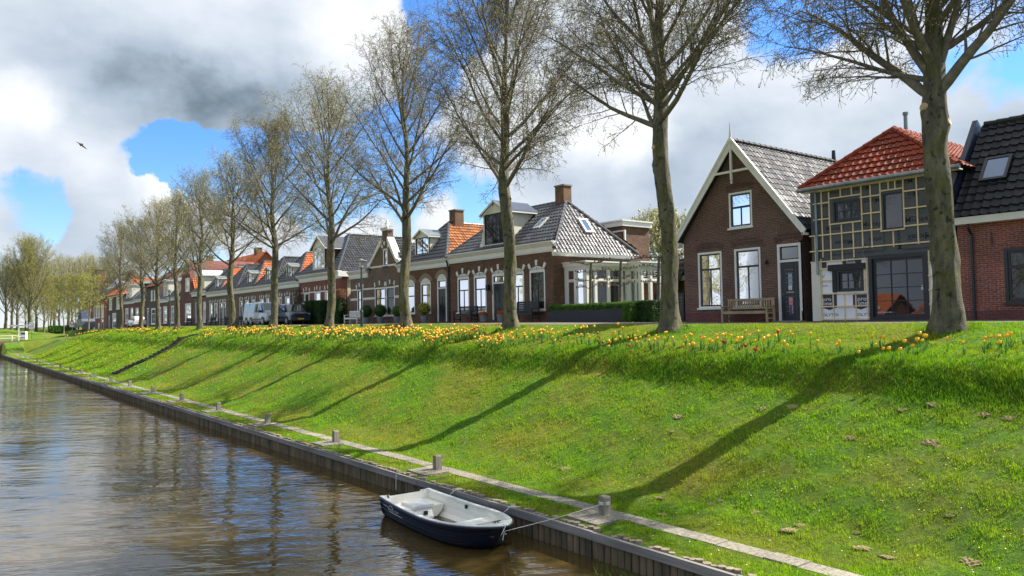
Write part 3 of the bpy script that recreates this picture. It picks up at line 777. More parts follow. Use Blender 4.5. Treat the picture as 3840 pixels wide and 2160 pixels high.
for i, ((parts, rz, s), y) in enumerate(zip(row, TY)):
    z = hz(20, y)
    if i in (0,): s_ = (1, 1, 1)
    tree_thing('elm_tree', parts, (20, y, z-.03), lab[i], 'tree', 'budding trees in a row along the street', rz, (s, s, s))
# young pale trunked trees at the end of the street
tS = make_tree(61, H=8.5, cb=2.8, R=2.0, rt=.11, nl=16, q=.8, bud_s=.05, flare=.2, budn=3); tS[2].materials[0] = M['spring']; tS[0].materials[0] = M['barkl']
for i, (x, y, lb) in enumerate([(20, 129, 'young pale trunked tree right of the dark trailer in front of the brown tiled house'), (20, 141.5, 'young pale trunked tree left of the dark trailer'), (20, 156, 'young pale trunked tree beside the clipped hedge'), (20, 177, 'young pale trunked tree nearest the bridge, left of the hedge')]):
    tree_thing('young_tree', tS, (x, y, hz(x, y)-.02), lb, 'tree', 'young trees at the end of the bank', i*1.3, (1, 1, 1+.08*i))
# tall trees beyond the bridge
tG = make_tree(71, H=22, cb=3.5, R=4.6, rt=.5, nl=30, vase=1, q=.75, bud_s=.04, droop=.2); tG[2].materials[0] = M['spring']
tH = make_tree(83, H=18, cb=3.5, R=5.0, rt=.36, nl=24, vase=1, q=.6, bud_s=.035, droop=.3)
tI = make_tree(97, H=13, cb=2.2, R=4.6, rt=.25, nl=22, q=.6, bud_s=.055, droop=.3); tI[2].materials[0] = M['spring']
bgt = [(tG, 112, 172, .93, 'tallest vase shaped tree beyond the bridge'), (tH, 20, 178, .92, 'bare tree at the far left edge beyond the bridge'), (tH, 45, 182, .86, 'bare tree second from the left edge beyond the bridge'), (tH, 66, 196, .9, 'bare tree just left of the tallest vase shaped tree'),
 (tH, 135, 190, .92, 'bare tree directly right of the tallest vase shaped tree'), (tI, 165, 185, .95, 'yellow green leafing tree behind the round traffic signs'), (tH, 205, 215, 1.05, 'brown bare tree behind the yellow green trees'), (tI, 222, 190, 1.0, 'yellow green leafing tree left of the clipped hedge'),
 (tH, 255, 225, 1.15, 'tall brown bare tree behind the clipped hedge'), (tI, 268, 188, 1.0, 'yellow green leafing tree behind the clipped hedge'), (tH, 300, 235, 1.2, 'tall brown bare tree behind the dark trailer'), (tI, 312, 196, 1.1, 'yellow green leafing tree beside the brown tiled house'),
 (tH, 345, 240, 1.25, 'tall bare tree rising behind the brown tiled house'), (tI, 355, 225, 1.35, 'leafing tree rising behind the solar panel roof'), (tH, 405, 250, 1.3, 'tall bare tree behind the orange hipped roof'), (tI, 430, 235, 1.2, 'leafing tree behind the orange hipped roof'), (tI, 95, 200, .75, 'small leafing tree left behind the white sign post'), (tI, 190, 210, .85, 'small leafing tree deep behind the mound')]
for i, (parts, px, y, s, lb) in enumerate(bgt):
    P = onY((px, 1230), y); x = P.x
    z = mz(x, y) if x < 9.5 else hz(x, y)
    s *= .86; tree_thing('background_tree', parts, (x, y, z-.1), lb, 'tree', 'trees beyond the bridge', i*1.7, (s, s, s))
# blossoming tree in the garden gap
tJ = make_tree(103, H=6.6, cb=2.0, R=2.1, rt=.12, nl=22, q=.95, bud_s=.055, flare=.2, droop=.2); tJ[2].materials[0] = pm('pale_blossom', (.62, .60, .34), .7, (.42, .42, .18), 3)
P = onX((2490, 1100), 40)
tree_thing('garden_tree', tJ, (40, P.y, 0), 'cream leafing garden tree behind the pleached limes', 'tree', None, 0, (1.05, 1.05, 1.05))
# pleached limes
LIME = pm('lime_bark', (.17, .14, .09), .85, (.08, .065, .045), 5, bump=.006, bscale=18)
def pleach(seed):
    r = random.Random(seed); mb = MB(); b = MB(); k = MB()
    mb.tube([(0, 0, -.1), (.02, .02, 1.2), (-.01, -.05, 2.2), (.0, -.12, 3.05)], [.085, .075, .07, .06], 9)
    for z, L_ in ((1.75, 1.0), (2.15, 1.05), (2.55, 1.1), (3.0, 1.45)):
        for s in (-1, 1):
            P = [(0, -.03-.09*(z > 2.5), z)]; y = 0; zz = z
            n = 7
            for i in range(n):
                y += s*L_/n; zz += r.uniform(-.04, .06)+(.02 if i < 2 else 0); P.append((r.uniform(-.03, .03), y, zz))
                if i > 0:
                    for q in range(2 if z > 2.9 else 1):
                        e = (r.uniform(-.05, .05), y+r.uniform(-.04, .04), zz+r.uniform(.02, .1)); k.tube([P[-1], e], [.022, .035], 6)
                        k.tube([e, (e[0]+r.uniform(-.05, .05), e[1]+r.uniform(-.08, .08), e[2]+r.uniform(.02, .09))], [.03, .006], 5)
            mb2 = b; w = .034 if z > 2.9 else .022
            b.tube(P, [w]+[w*(1-.6*i/n) for i in range(n)], 6)
    return mb, b, k
lim = [(28.55, 'pleached lime tree nearest the corner of the white corniced house'), (26.45, 'pleached lime tree behind the middle of the long planter'), (24.0, 'pleached lime tree rising behind the round dark hedge')]
for i, (y, lb) in enumerate(lim):
    o = top('pleached_lime', lb, 'tree', (27.0, y, .05), 'pleached limes behind the planter', local=True)
    a, b, k = pleach(5+i); a.build('trunk', LIME, o); b.build('branches', LIME, o); k.build('knuckles', pm('lime_knuckle', (.20, .12, .07), .9, (.1, .06, .04), 9), o)
# leaf balls, hedges and climbers made of small leaf faces
def leafcloud(name, pts, nrm, size, mat, parent=None, loc=(0, 0, 0), seed=1):
    rg = np.random.default_rng(seed); n = len(pts)
    d = nrm+rg.normal(0, .55, (n, 3)); d /= np.linalg.norm(d, axis=1)[:, None]
    a = np.cross(d, rg.normal(0, 1, (n, 3))); a /= np.linalg.norm(a, axis=1)[:, None]; b = np.cross(d, a)
    s = size*rg.uniform(.6, 1.3, n)[:, None]
    V = np.empty((n*4, 3)); V[0::4] = pts-a*s; V[1::4] = pts-b*s*.6; V[2::4] = pts+a*s; V[3::4] = pts+b*s*.6
    return link(name, npmesh(name, V, np.arange(n*4).reshape(n, 4), [mat]), parent, loc)
def ballpts(n, R, seed, sz=(1, 1, 1), lump=.06):
    rg = np.random.default_rng(seed); d = rg.normal(0, 1, (n, 3)); d /= np.linalg.norm(d, axis=1)[:, None]
    l = 1+lump*np.sin(d[:, 0]*7+seed)*np.cos(d[:, 1]*6)+rg.uniform(-.12, .03, n)
    return d*l[:, None]*R*np.array(sz), d
def boxpts(n, x0, x1, y0, y1, z0, z1, seed):
    rg = np.random.default_rng(seed); P = np.stack([rg.uniform(x0, x1, n), rg.uniform(y0, y1, n), rg.uniform(z0, z1, n)], 1)
    ar = np.array([(y1-y0)*(z1-z0), (x1-x0)*(z1-z0), (x1-x0)*(y1-y0)]); ar = ar/ar.sum(); ax = rg.choice(3, n, p=ar); sg = rg.choice([0, 1], n)
    lo = np.array([x0, y0, z0]); hi = np.array([x1, y1, z1]); D = np.zeros((n, 3))
    for i in range(n):
        a = ax[i]; P[i, a] = (hi if sg[i] else lo)[a]+rg.normal(0, .025); D[i, a] = 1 if sg[i] else -1
    return P, D
DK = pm('hedge_shade', (.012, .02, .008), 1)  # near-black core colour paints the shade deep inside the foliage
def ballshrub(name, label, cat, loc, R, n, mat, sz=(1, 1, 1), leaf=.035, group=None, potted=None, seed=1):
    o = top(name, label, cat, loc, group, local=True)
    z = R*sz[2]+(.0 if potted is None else .42)
    p, d = ballpts(n, R, seed, sz); p[:, 2] += z; leafcloud('foliage', p, d, leaf, mat, o, seed=seed)
    mb = MB(); mb.lathe([(R*.84*sz[0]*sin(a*pi/8), R*.84*sz[2]*-cos(a*pi/8)) for a in range(9)], z0=z, n=12); mb.build('shade_core', DK, o)
    if potted: 
        mb = MB(); mb.lathe([(.17, 0), (.22, .2), (.25, .44), (.21, .44), (.19, .38)], n=16); mb.build('pot', potted, o)
    return o
# invented far bank trees, added to give the window panes something to reflect
for i, (y, s, parts) in enumerate([(2, .8, tI), (14, .95, tE), (27, .85, tI), (40, 1.0, tD), (54, .9, tI), (70, 1.0, tE), (88, .9, tI)]):
    tree_thing('added_shore_tree', parts, (-19-2*(i % 2), y, -1.6), 'invented tree added on the opposite shore for the window reflections', 'tree', 'added trees on the opposite shore', i*1.1, (s, s, s))
# ================================================================ building helpers
def PR(a, b, X=26.5):
    p = onX(a, X); q = onX(b, X); return (min(p.y, q.y), max(p.y, q.y), min(p.z, q.z), max(p.z, q.z))
def yat(px, X=26.5, py=1130): return onX((px, py), X).y
def cutsheet(mb, outline, holes, X):
    bm = bmesh.new(); bm.faces.new([bm.verts.new((X, y, z)) for y, z in outline])
    for h in holes:
        for co, no in (((X, h[0], 0), (0, 1, 0)), ((X, h[1], 0), (0, 1, 0)), ((X, 0, h[2]), (0, 0, 1)), ((X, 0, h[3]), (0, 0, 1))):
            bmesh.ops.bisect_plane(bm, geom=bm.verts[:]+bm.edges[:]+bm.faces[:], plane_co=co, plane_no=no, dist=1e-5)
    for f in bm.faces:
        c = f.calc_center_median()
        if any(h[0] < c.y < h[1] and h[2] < c.z < h[3] for h in holes): continue
        mb.face([v.co[:] for v in f.verts])
    bm.free()
def wall(parent, outline, holes, X, depth, mat, name='wall', reveal=.14, back=True):
    mb = MB(); cutsheet(mb, outline, holes, X)
    for h in holes:
        a, b, c, d = h[:4]; x = X+reveal
        mb.face([(X, a, c), (x, a, c), (x, a, d), (X, a, d)]); mb.face([(X, b, c), (x, b, c), (x, b, d), (X, b, d)])
        mb.face([(X, a, d), (x, a, d), (x, b, d), (X, b, d)]); mb.face([(X, a, c), (x, a, c), (x, b, c), (X, b, c)])
    n = len(outline)
    for i in range(n):
        (ya, za), (yb, zb) = outline[i], outline[(i+1) % n]
        mb.face([(X, ya, za), (X, yb, zb), (X+depth, yb, zb), (X+depth, ya, za)])
    if back: mb.face([(X+depth, y, z) for y, z in outline])
    return mb.build(name, mat, parent, fixn=False)
def ringbox(mb, x0, x1, y0, y1, z0, z1, w, wb=None):
    wb = w if wb is None else wb
    mb.box(x0, x1, y0, y0+w, z0, z1); mb.box(x0, x1, y1-w, y1, z0, z1); mb.box(x0, x1, y0+w, y1-w, z1-w, z1)
    if wb: mb.box(x0, x1, y0+w, y1-w, z0, z0+wb)
def window(parent, r, X=26.5, fw=.085, fmat='white', smat='black', sw=.06, tr=.36, mull=1, topm=0, grid=None, curtain='curtain', sill='white', proud=.0, cfrac=1.0, name='window', gl='glass', label=None, sd=.11):
    y0, y1, z0, z1 = r
    fm = M[fmat]; f = MB(); ringbox(f, X-proud, X+.09, y0, y1, z0, z1, fw, fw*.7)
    w = f.build(name, fm, parent, label=label)
    a, b, c, d = y0+fw, y1-fw, z0+fw*.7, z1-fw
    s = MB(); x0, x1 = X+.035, X+.085
    ringbox(s, x0, x1, a+.001, b-.001, c+.001, d-.001, sw)
    ia, ib, ic, id_ = a+sw, b-sw, c+sw, d-sw
    if grid:
        for k in range(1, grid[0]): yy = ia+(ib-ia)*k/grid[0]; s.box(x0+.005, x1-.005, yy-.014, yy+.014, ic, id_)
        for k in range(1, grid[1]): zz = ic+(id_-ic)*k/grid[1]; s.box(x0+.008, x1-.008, ia, ib, zz-.014, zz+.014)
        zt = None
    else:
        zt = id_-(id_-ic)*tr if tr else None
        if zt:
            s.box(x0-.01, x1, ia, ib, zt-sw*.7, zt+sw*.6)
        for k in range(1, mull+1):
            yy = ia+(ib-ia)*k/(mull+1); s.box(x0+.005, x1-.005, yy-sw*.32, yy+sw*.32, ic, (zt-sw*.7) if zt else id_)
        for k in range(1, topm+1):
            yy = ia+(ib-ia)*k/(topm+1); s.box(x0+.006, x1-.006, yy-sw*.32, yy+sw*.32, zt+sw*.6, id_)
    s.build('sash', M[smat], w)
    g = MB(); g.face([(X+.068, ia-.01, ic-.01), (X+.068, ib+.01, ic-.01), (X+.068, ib+.01, id_+.01), (X+.068, ia-.01, id_+.01)]); g.build('pane', M[gl], w)
    if curtain:
        cmb = MB(); n = 26; zb = id_-(id_-ic)*cfrac
        for k in range(n):
            ya = ia-.02+(ib-ia+.04)*k/n; yb = ia-.02+(ib-ia+.04)*(k+1)/n; xa = X+.20+.02*sin(k*1.9); xb = X+.20+.02*sin((k+1)*1.9)
            cmb.face([(xa, ya, zb), (xb, yb, zb), (xb, yb, id_), (xa, ya, id_)])
        cmb.build('curtain', M[curtain], w, smooth=True)
    if sill:
        q = MB(); q.box(X-.08, X+.02, y0-.05, y1+.05, z0-.075, z0-.002); q.build('sill', M[sill], w)
    return w
def door(parent, r, X=26.5, fw=.09, fmat='white', dmat='anth', trz=None, name='door', pan='classic', label=None, handle=True):
    y0, y1, z0, z1 = r
    f = MB(); ringbox(f, X-.01, X+.09, y0, y1, z0, z1, fw, 0)
    if trz: f.box(X-.01, X+.09, y0+fw, y1-fw, trz-.045, trz+.045)
    w = f.build(name, M[fmat], parent, label=label)
    a, b = y0+fw, y1-fw; zt = (trz-.045) if trz else z1-fw
    l = MB(); x0 = X+.04; l.box(x0, x0+.05, a+.002, b-.002, z0+.01, zt-.002)
    wd = b-a
    if pan == 'classic':
        for (fa, fb, ga, gb) in ((.14, .46, .08, .36), (.54, .86, .08, .36), (.14, .46, .46, .78), (.54, .86, .46, .78)):
            ya, yb = a+wd*fa, a+wd*fb; za, zb = z0+(zt-z0)*ga, z0+(zt-z0)*gb
            ringbox(l, x0-.016, x0+.001, ya, yb, za, zb, .03); l.box(x0-.010, x0+.001, ya+.06, yb-.06, za+.06, zb-.06)
        l.box(x0-.03, x0+.001, a+wd*.32, a+wd*.68, z0+(zt-z0)*.40, z0+(zt-z0)*.43)
    lf = l.build('door_leaf', M[dmat], w)
    if trz:
        s = MB(); ringbox(s, X+.04, X+.085, a+.001, b-.001, trz+.046, z1-fw-.001, .045); s.build('transom', M['black'], w)
        g = MB(); g.face([(X+.07, a+.04, trz+.08), (X+.07, b-.04, trz+.08), (X+.07, b-.04, z1-fw-.04), (X+.07, a+.04, z1-fw-.04)]); g.build('pane', M['glass'], w)
    if handle:
        h = MB(); h.tube([(x0-.05, b-.07, z0+1.02), (x0-.05, b-.18, z0+1.02)], .012, 6); h.tube([(x0, b-.07, z0+1.02), (x0-.05, b-.07, z0+1.02)], .012, 6); h.build('handle', M['zinc'], w)
    return w
def arch(parent, y0, y1, z, rise, th, mat, X=26.5, keys=0, kmat='white', name='arch', proud=.018, gap=.006):
    """segmental relieving arch of upright bricks; optional white stones"""
    w = (y1-y0)/2; yc = (y0+y1)/2; R = (w*w+rise*rise)/(2*rise); zc = z+rise-R; A0 = math.asin(w/R)
    n = max(8, int(2*A0*R/.075)); mb = MB(); kb = MB()
    ks = set()
    if keys: 
        for kf in ((.5,), (0.03, .5, .97), (.02, .26, .5, .74, .98))[0 if keys == 1 else (1 if keys == 3 else 2)]:
            c = int(kf*(n-1)+.5); ks |= {c, c-1 if kf > .5 else c+1}
    for k in range(n):
        a0 = -A0+2*A0*k/n+gap/R/2; a1 = -A0+2*A0*(k+1)/n-gap/R/2
        P = [(yc+sin(a0)*R, zc+cos(a0)*R), (yc+sin(a1)*R, zc+cos(a1)*R)]
        e = .05 if k in ks else 0
        Q = [(yc+sin(a1)*(R+th+e), zc+cos(a1)*(R+th+e)), (yc+sin(a0)*(R+th+e), zc+cos(a0)*(R+th+e))]
        (kb if k in ks else mb).prismX(P+Q, X-proud-(.012 if k in ks else 0), X+.01)
    o = mb.build(name, mat, parent)
    if kb.f: kb.build('keystone', M[kmat], parent)
    return o
def tympanum(parent, y0, y1, z, rise, X=26.5, mat='white', scroll=False):
    w = (y1-y0)/2; yc = (y0+y1)/2; R = (w*w+rise*rise)/(2*rise); zc = z+rise-R; A0 = math.asin(min(1, w/R)); n = 12
    poly = [(yc+sin(-A0+2*A0*k/n)*R, zc+cos(-A0+2*A0*k/n)*R) for k in range(n+1)]
    mb = MB(); mb.prismX([(y0, z-.001)]+poly+[(y1, z-.001)], X-.012, X+.01); o = mb.build('arch_panel', M[mat], parent)
    if scroll:
        s = MB()
        for sg in (-1, 1):
            for (c, r_, a0, a1) in ((.26, .085, 0, 4.6), (.55, .065, 3.1, 7.8), (.78, .04, 0, 4)):
                P = []
                for k in range(9):
                    a = a0+(a1-a0)*k/8; rr_ = r_*(1-.5*k/8); P.append((X-.018, yc+sg*(w*c+cos(a)*rr_), z+.085+sin(a)*rr_*(1-.4*c)))
                s.tube(P, .011, 4)
        s.box(X-.022, X-.01, yc-.02, yc+.02, z+.02, z+rise*.85)
        s.build('carving', M['black'], o)
    return o
def cornice(parent, y0, y1, z0, z1, X=26.5, mat='white', out=.32, end=0, name='cornice'):
    h = z1-z0; mb = MB()
    mb.prismY([(X+.02, z0), (X-.06, z0), (X-.06, z0+h*.12), (X-.10, z0+h*.14), (X-.10, z0+h*.55), (X-.15, z0+h*.60), (X-out*.75, z0+h*.78), (X-out*.78, z0+h*.84), (X-out, z0+h*.90), (X-out, z1), (X+.02, z1)], y0, y1)
    return mb.build(name, M[mat], parent)
def tile_plane(parent, pts, mat, tw=.24, co=.32, amp=.035, nu=4, name='roof_slope', under=.03, label=None):
    lip = .022 if mat.name in ('shiny_dark_tile', 'grey_slate_tile') else .045
    flat = [0, 0, 0, .35, .95, .7, 0]
    P = [Vector(p) for p in pts]; u = (P[1]-P[0]).normalized()
    n = None
    for k in range(2, len(P)):
        n = u.cross(P[k]-P[0])
        if n.length > 1e-3: break
    n.normalize()
    if n.z < 0: n = -n
    v = n.cross(u)
    if v.z < 0: v = -v
    cs = [((p-P[0]).dot(u), (p-P[0]).dot(v)) for p in P]
    u0, u1 = min(c[0] for c in cs), max(c[0] for c in cs); v0, v1 = min(c[1] for c in cs), max(c[1] for c in cs)
    U = np.array([j*tw+f_*tw for j in range(int(u0/tw)-2, int(u1/tw)+2) for f_ in ([.02, .35, .62, .85, .985] if nu > 3 else [.02, .45, .8, .97])]); rows = []
    k = 0; vv = v0-.02
    while vv < v1+co:
        rows.append((vv-.05, lip+.004)); rows.append((vv+co-.03, 0)); vv += co
    Vv = np.array([r_[0] for r_ in rows]); Hh = np.array([r_[1] for r_ in rows])
    ph = (U % tw)/tw; prof = amp*1.5*np.interp(ph, [0, .12, .42, .66, .85, .97, 1], flat)
    tilej = 0; rj = np.random.default_rng(int(abs(u0*7+v1*13+P[0].y*3)) % 9999).uniform(-.004, .004, (len(Vv), len(U)))
    O = np.array(P[0]); un = np.array(u); vn = np.array(v); nn = np.array(n)
    G = O+U[None, :, None]*un+Vv[:, None, None]*vn+((prof[None, :]+Hh[:, None]+rj)[:, :, None])*nn
    nr, nc = G.shape[:2]
    idx = np.arange(nr*nc).reshape(nr, nc); Fq = np.stack([idx[:-1, :-1], idx[:-1, 1:], idx[1:, 1:], idx[1:, :-1]], -1).reshape(-1, 4)
    me = npmesh(name, G.reshape(-1, 3), Fq, [mat]); uvl = me.uv_layers.new(name='UVMap')
    vi = np.empty(len(me.loops), dtype=np.int32); me.loops.foreach_get('vertex_index', vi)
    uu = np.broadcast_to((U/tw)[None, :], (nr, nc)).ravel(); vv_ = np.repeat(np.arange(nr)//2+.1, nc)[:nr*nc]
    uvs = np.stack([uu[vi], vv_[vi]], 1).astype(np.float32); cen_ = uvs.reshape(-1, 4, 2).mean(1); cen_ = np.repeat(np.floor(cen_)+.5, 4, axis=0); uvl.data.foreach_set('uv', cen_.ravel().astype(np.float32))
    bm = bmesh.new(); bm.from_mesh(me)
    cen = sum(P, Vector())/len(P)
    for i in range(len(P)):
        a, b = P[i], P[(i+1) % len(P)]; e = (b-a); m_ = e.cross(n)
        if m_.length < 1e-6: continue
        m_.normalize()
        if (cen-a).dot(m_) > 0: m_ = -m_
        bmesh.ops.bisect_plane(bm, geom=bm.verts[:]+bm.edges[:]+bm.faces[:], plane_co=a+m_*.01, plane_no=m_, clear_outer=True)
    ul = [bm.verts.new(p-n*under) for p in P]; bm.faces.new(ul)
    bm.normal_update(); bm.to_mesh(me); bm.free()
    o = ORG.get(parent.name, Vector((0, 0, 0)))
    me.transform(Matrix.Translation(-o))
    ob = link(name, me, parent); ORG[ob.name] = o
    if label: ob['label'] = label
    return ob
def ridge(parent, a, b, r, mat, name='ridge_tiles', seg=.38, up=.02):
    a = Vector(a)+Vector((0, 0, up)); b = Vector(b)+Vector((0, 0, up)); n = max(1, int((b-a).length/seg)); mb = MB()
    for k in range(n):
        p = a.lerp(b, k/n); q = a.lerp(b, (k+1.08)/n); mb.tube([p, q], [r*1.12, r*.92], 8)
    return mb.build(name, mat, parent, smooth=False)
def skylight(parent, c, u, v, w, h, fmat='black', name='skylight', open_=0):
    u = Vector(u).normalized(); v = Vector(v).normalized(); n = u.cross(v).normalized()
    if n.z < 0: n = -n
    c = Vector(c); mb = MB(); t = .09
    for (du, dv, lw, lh) in ((-w/2+t/2, 0, t, h), (w/2-t/2, 0, t, h), (0, -h/2+t/2, w-2*t, t), (0, h/2-t/2, w-2*t, t)):
        p = c+u*du+v*dv; q = [p+u*(sx*lw/2)+v*(sy*lh/2)+n*sz for sz in (-.02, .11) for sx, sy in ((-1, -1), (1, -1), (1, 1), (-1, 1))]
        mb.add(q, [(0, 1, 2, 3), (4, 5, 6, 7), (0, 1, 5, 4), (1, 2, 6, 5), (2, 3, 7, 6), (3, 0, 4, 7)])
    s = mb.build(name, M[fmat], parent)
    g = MB(); g.face([c+u*(sx*(w/2-t))+v*(sy*(h/2-t))+n*.085 for sx, sy in ((-1, -1), (1, -1), (1, 1), (-1, 1))])
    g.build('pane', SKYG, s)
    return s
SKYG = pm('skylight_glass', (.05, .13, .28), .03, (.04, .10, .22), 1, spec=1.0, coat=1)
def chimney(parent, x0, x1, y0, y1, z0, z1, mat='chim', cap='stone'):
    mb = MB(); mb.box(x0, x1, y0, y1, z0, z1); c = mb.build('chimney', M[mat], parent)
    k = MB(); k.box(x0-.05, x1+.05, y0-.05, y1+.05, z1-.02, z1+.06); k.build('chimney_cap', M[cap], c)
    return c
def pipe(parent, pts, r, mat='anth', name='downpipe'):
    mb = MB(); mb.tube(pts, r, 8); return mb.build(name, M[mat], parent)
def text_part(parent, items, mat, X, name='lettering'):
    """items: (string, y_left, z_base, height, mode, xscale); mode 0 upright, 1 upside down, 2 sideways"""
    mb = MB()
    for (s_, y, z, h, mode, xs_) in items:
        cu = bpy.data.curves.new('t', 'FONT'); cu.body = s_; cu.size = h/.72; cu.resolution_u = 2; cu.offset = h*.02
        ob = bpy.data.objects.new('t', cu); C.objects.link(ob); bpy.context.view_layer.update()
        dg = bpy.context.evaluated_depsgraph_get(); me = bpy.data.meshes.new_from_object(ob.evaluated_get(dg))
        for p in me.polygons:
            q = []
            for vi in p.vertices:
                a, b = me.vertices[vi].co.x*xs_, me.vertices[vi].co.y
                if mode == 0: q.append((X, y-a, z+b))
                elif mode == 1: q.append((X, y+a, z-b))
                else: q.append((X, y-b, z-a) if mode == 3 else (X, y-b, z+a))
            mb.face(q)
        bpy.data.objects.remove(ob); bpy.data.curves.remove(cu)
    return mb.build(name, mat, parent, fixn=False)
def hip_back(parent, y0, y1, xf, ze, ax, ay, az, xb, mf, mr, ml=None, mrid=None, tw=.24, co=.34, amp=.035, rr_=.10, dz=0):
    """hipped roof whose ridge runs back from an apex near the street"""
    ml = ml or mf; Ap = (ax, ay, az); B = (xb, ay, az)
    tile_plane(parent, [(xf, y0, ze), (xf, y1, ze), Ap], mf, tw, co, amp, name='front_slope')
    tile_plane(parent, [(xf, y0, ze), (xb, y0, ze), B, Ap], mr, tw, co, amp, name='side_slope')
    tile_plane(parent, [(xf, y1, ze), (xb, y1, ze), B, Ap], ml, tw, co, amp, name='side_slope')
    mm = MB(); mm.face([(xb, y0, ze), (xb, y1, ze), B]); mm.build('rear_gable', M['grey'], parent, fixn=False)
    mrid = mrid or mf
    ridge(parent, (xf, y0, ze), Ap, rr_, mrid); ridge(parent, (xf, y1, ze), Ap, rr_, mrid); ridge(parent, Ap, B, rr_, mrid)
def dormer(parent, y0, y1, zb, zt, xf, xb, rise=.35, wmat='white', smat='cream', rmat='zinc', ped=False, over=.12, win=None, rt=None):
    """gabled or low roofed dormer facing the street"""
    d = MB(); ym = (y0+y1)/2
    for s in (y0, y1-.05): d.prismY([(xf, zb), (xb, zt), (xf, zt)], s, s+.05)
    d.box(xf+.25, xb-.2, y0+.05, y1-.05, zt-.04, zt-.001)
    side = d.build('dormer', M[smat], parent)
    f = MB(); f.prismX([(y0, zt), (y1, zt), (ym, zt+rise)], xf-.02, xf+.04); f.box(xf-.03, xf+.03, y0-.02, y1+.02, zb-.06, zb+.04); f.build('dormer_front', M[wmat], side)
    if not win: win = dict(mull=1, tr=0, curtain=None, sill=None)
    window(side, (y0, y1, zb+.04, zt), X=xf-.02, fmat=wmat, fw=.09, **win)
    r_ = MB(); o = over
    for s in (-1, 1):
        ye = y0-o if s < 0 else y1+o; zr = zt-o*rise/((y1-y0)/2)
        a = [(xf-.16, ye, zr), (xf-.16, ym, zt+rise), (xb+.3, ym, zt+rise), (xb+.0, ye, zr)]
        r_.add(a+[(p[0], p[1], p[2]+.05) for p in a], [(0, 1, 2, 3), (4, 5, 6, 7), (0, 1, 5, 4), (1, 2, 6, 5), (2, 3, 7, 6), (3, 0, 4, 7)])
    r_.build('dormer_roof', M[rmat], side)
    e = MB()
    for s in (-1, 1):
        ye = y0-o if s < 0 else y1+o; zr = zt-o*rise/((y1-y0)/2)
        e.bar((xf-.17, ye, zr-.02), (xf-.17, ym, zt+rise-.02), .03, .11)
    for ye in (y0-o, y1+o): zr = zt-o*rise/((y1-y0)/2); e.bar((xf-.15, ye, zr-.03), (xb, ye, zr-.03), .035, .08)
    e.build('barge_boards', M['white'], side)
    return side
# ================================================================ the houses, from right to left
FX = 26.5
def pb(p, X=FX): q = onX(p, X); return (q.y, q.z)
# --- H1 red brick house at the right edge
h = top('brick_house', 'red brick house with black tiled roof and skylight at the right edge', 'house', (FX, 6, 0))
wy = pb(r1(2232, 900))[0]; wz1 = pb(r1(2232, 868))[1]; wz0 = pb(r1(2245, 1230))[1]
wr = (wy-1.75, wy, wz0, wz1)
wall(h, [(0, 0), (0, 3.15), (10.80, 3.15), (10.80, 0)], [wr], FX, 5.2, M['red'])
window(h, wr, fmat='black', smat='black', fw=.10, sw=.07, tr=.30, mull=0, topm=2, curtain='dcurt', cfrac=.3, sill='black')
mb = MB(); mb.box(FX-.02, FX+.0, 0, 10.80, 0, .32); mb.build('plinth', M['maroon'], h)
mb = MB(); mb.box(FX-.40, FX-.005, 0, 10.80, 3.05, 3.27); mb.build('gutter_board', M['cream'], h)
tile_plane(h, [(26.1, 0, 3.28), (26.1, 10.76, 3.28), (28.75, 10.76, 6.60), (28.75, 0, 6.60)], M['tblack'], .27, .34, .04)
tile_plane(h, [(31.6, 0, 3.2), (31.6, 10.76, 3.2), (28.75, 10.76, 6.60), (28.75, 0, 6.60)], M['tblack'], .27, .34, .04)
ridge(h, (28.75, 10.7, 6.62), (28.75, 0, 6.62), .12, M['tblack'])
mb = MB(); mb.bar((26.0, 10.92, 3.20), (28.72, 10.92, 6.68), .16, .46); mb.build('verge_board', pm('blue_black_board', (.02, .03, .055), .35), h)
mb = MB(); mb.prismY([(26.5, 3.1), (28.7, 6.3), (31.0, 3.1)], 10.78, 10.80); mb.build('gable_wall', M['red'], h)
sc = onX(r1(2188, 352), 27.6); kx = 26.1
# point on the roof plane hit by the sight line
def hit_roof(p, x0, z0, x1, z1):
    d = ray(*p); k = (z1-z0)/(x1-x0)  # z = z0 + k(x-x0)
    t = (z0-k*x0-EYE.z)/(d.z-k*d.x); return EYE+d*t
c = hit_roof(r1(2188, 352), 26.1, 3.28, 28.75, 6.60)
skylight(h, c+Vector((-.02, 0, .03)), (0, 1, 0), (2.65, 0, 3.32), .80, 1.05, 'black')
dp = pb(r1(2022, 712)); pipe(h, [(FX-.30, dp[0], 3.06), (FX-.30, dp[0], 2.95), (FX-.07, dp[0], 2.72), (FX-.07, dp[0], .02)], .045, 'black')
mb = MB(); a = pb(r1(2155, 805)); mb.bar((FX-.02, a[0], a[1]-.2), (FX-.02, a[0], a[1]+.2), .03, .03); mb.build('wall_anchor', M['black'], h)
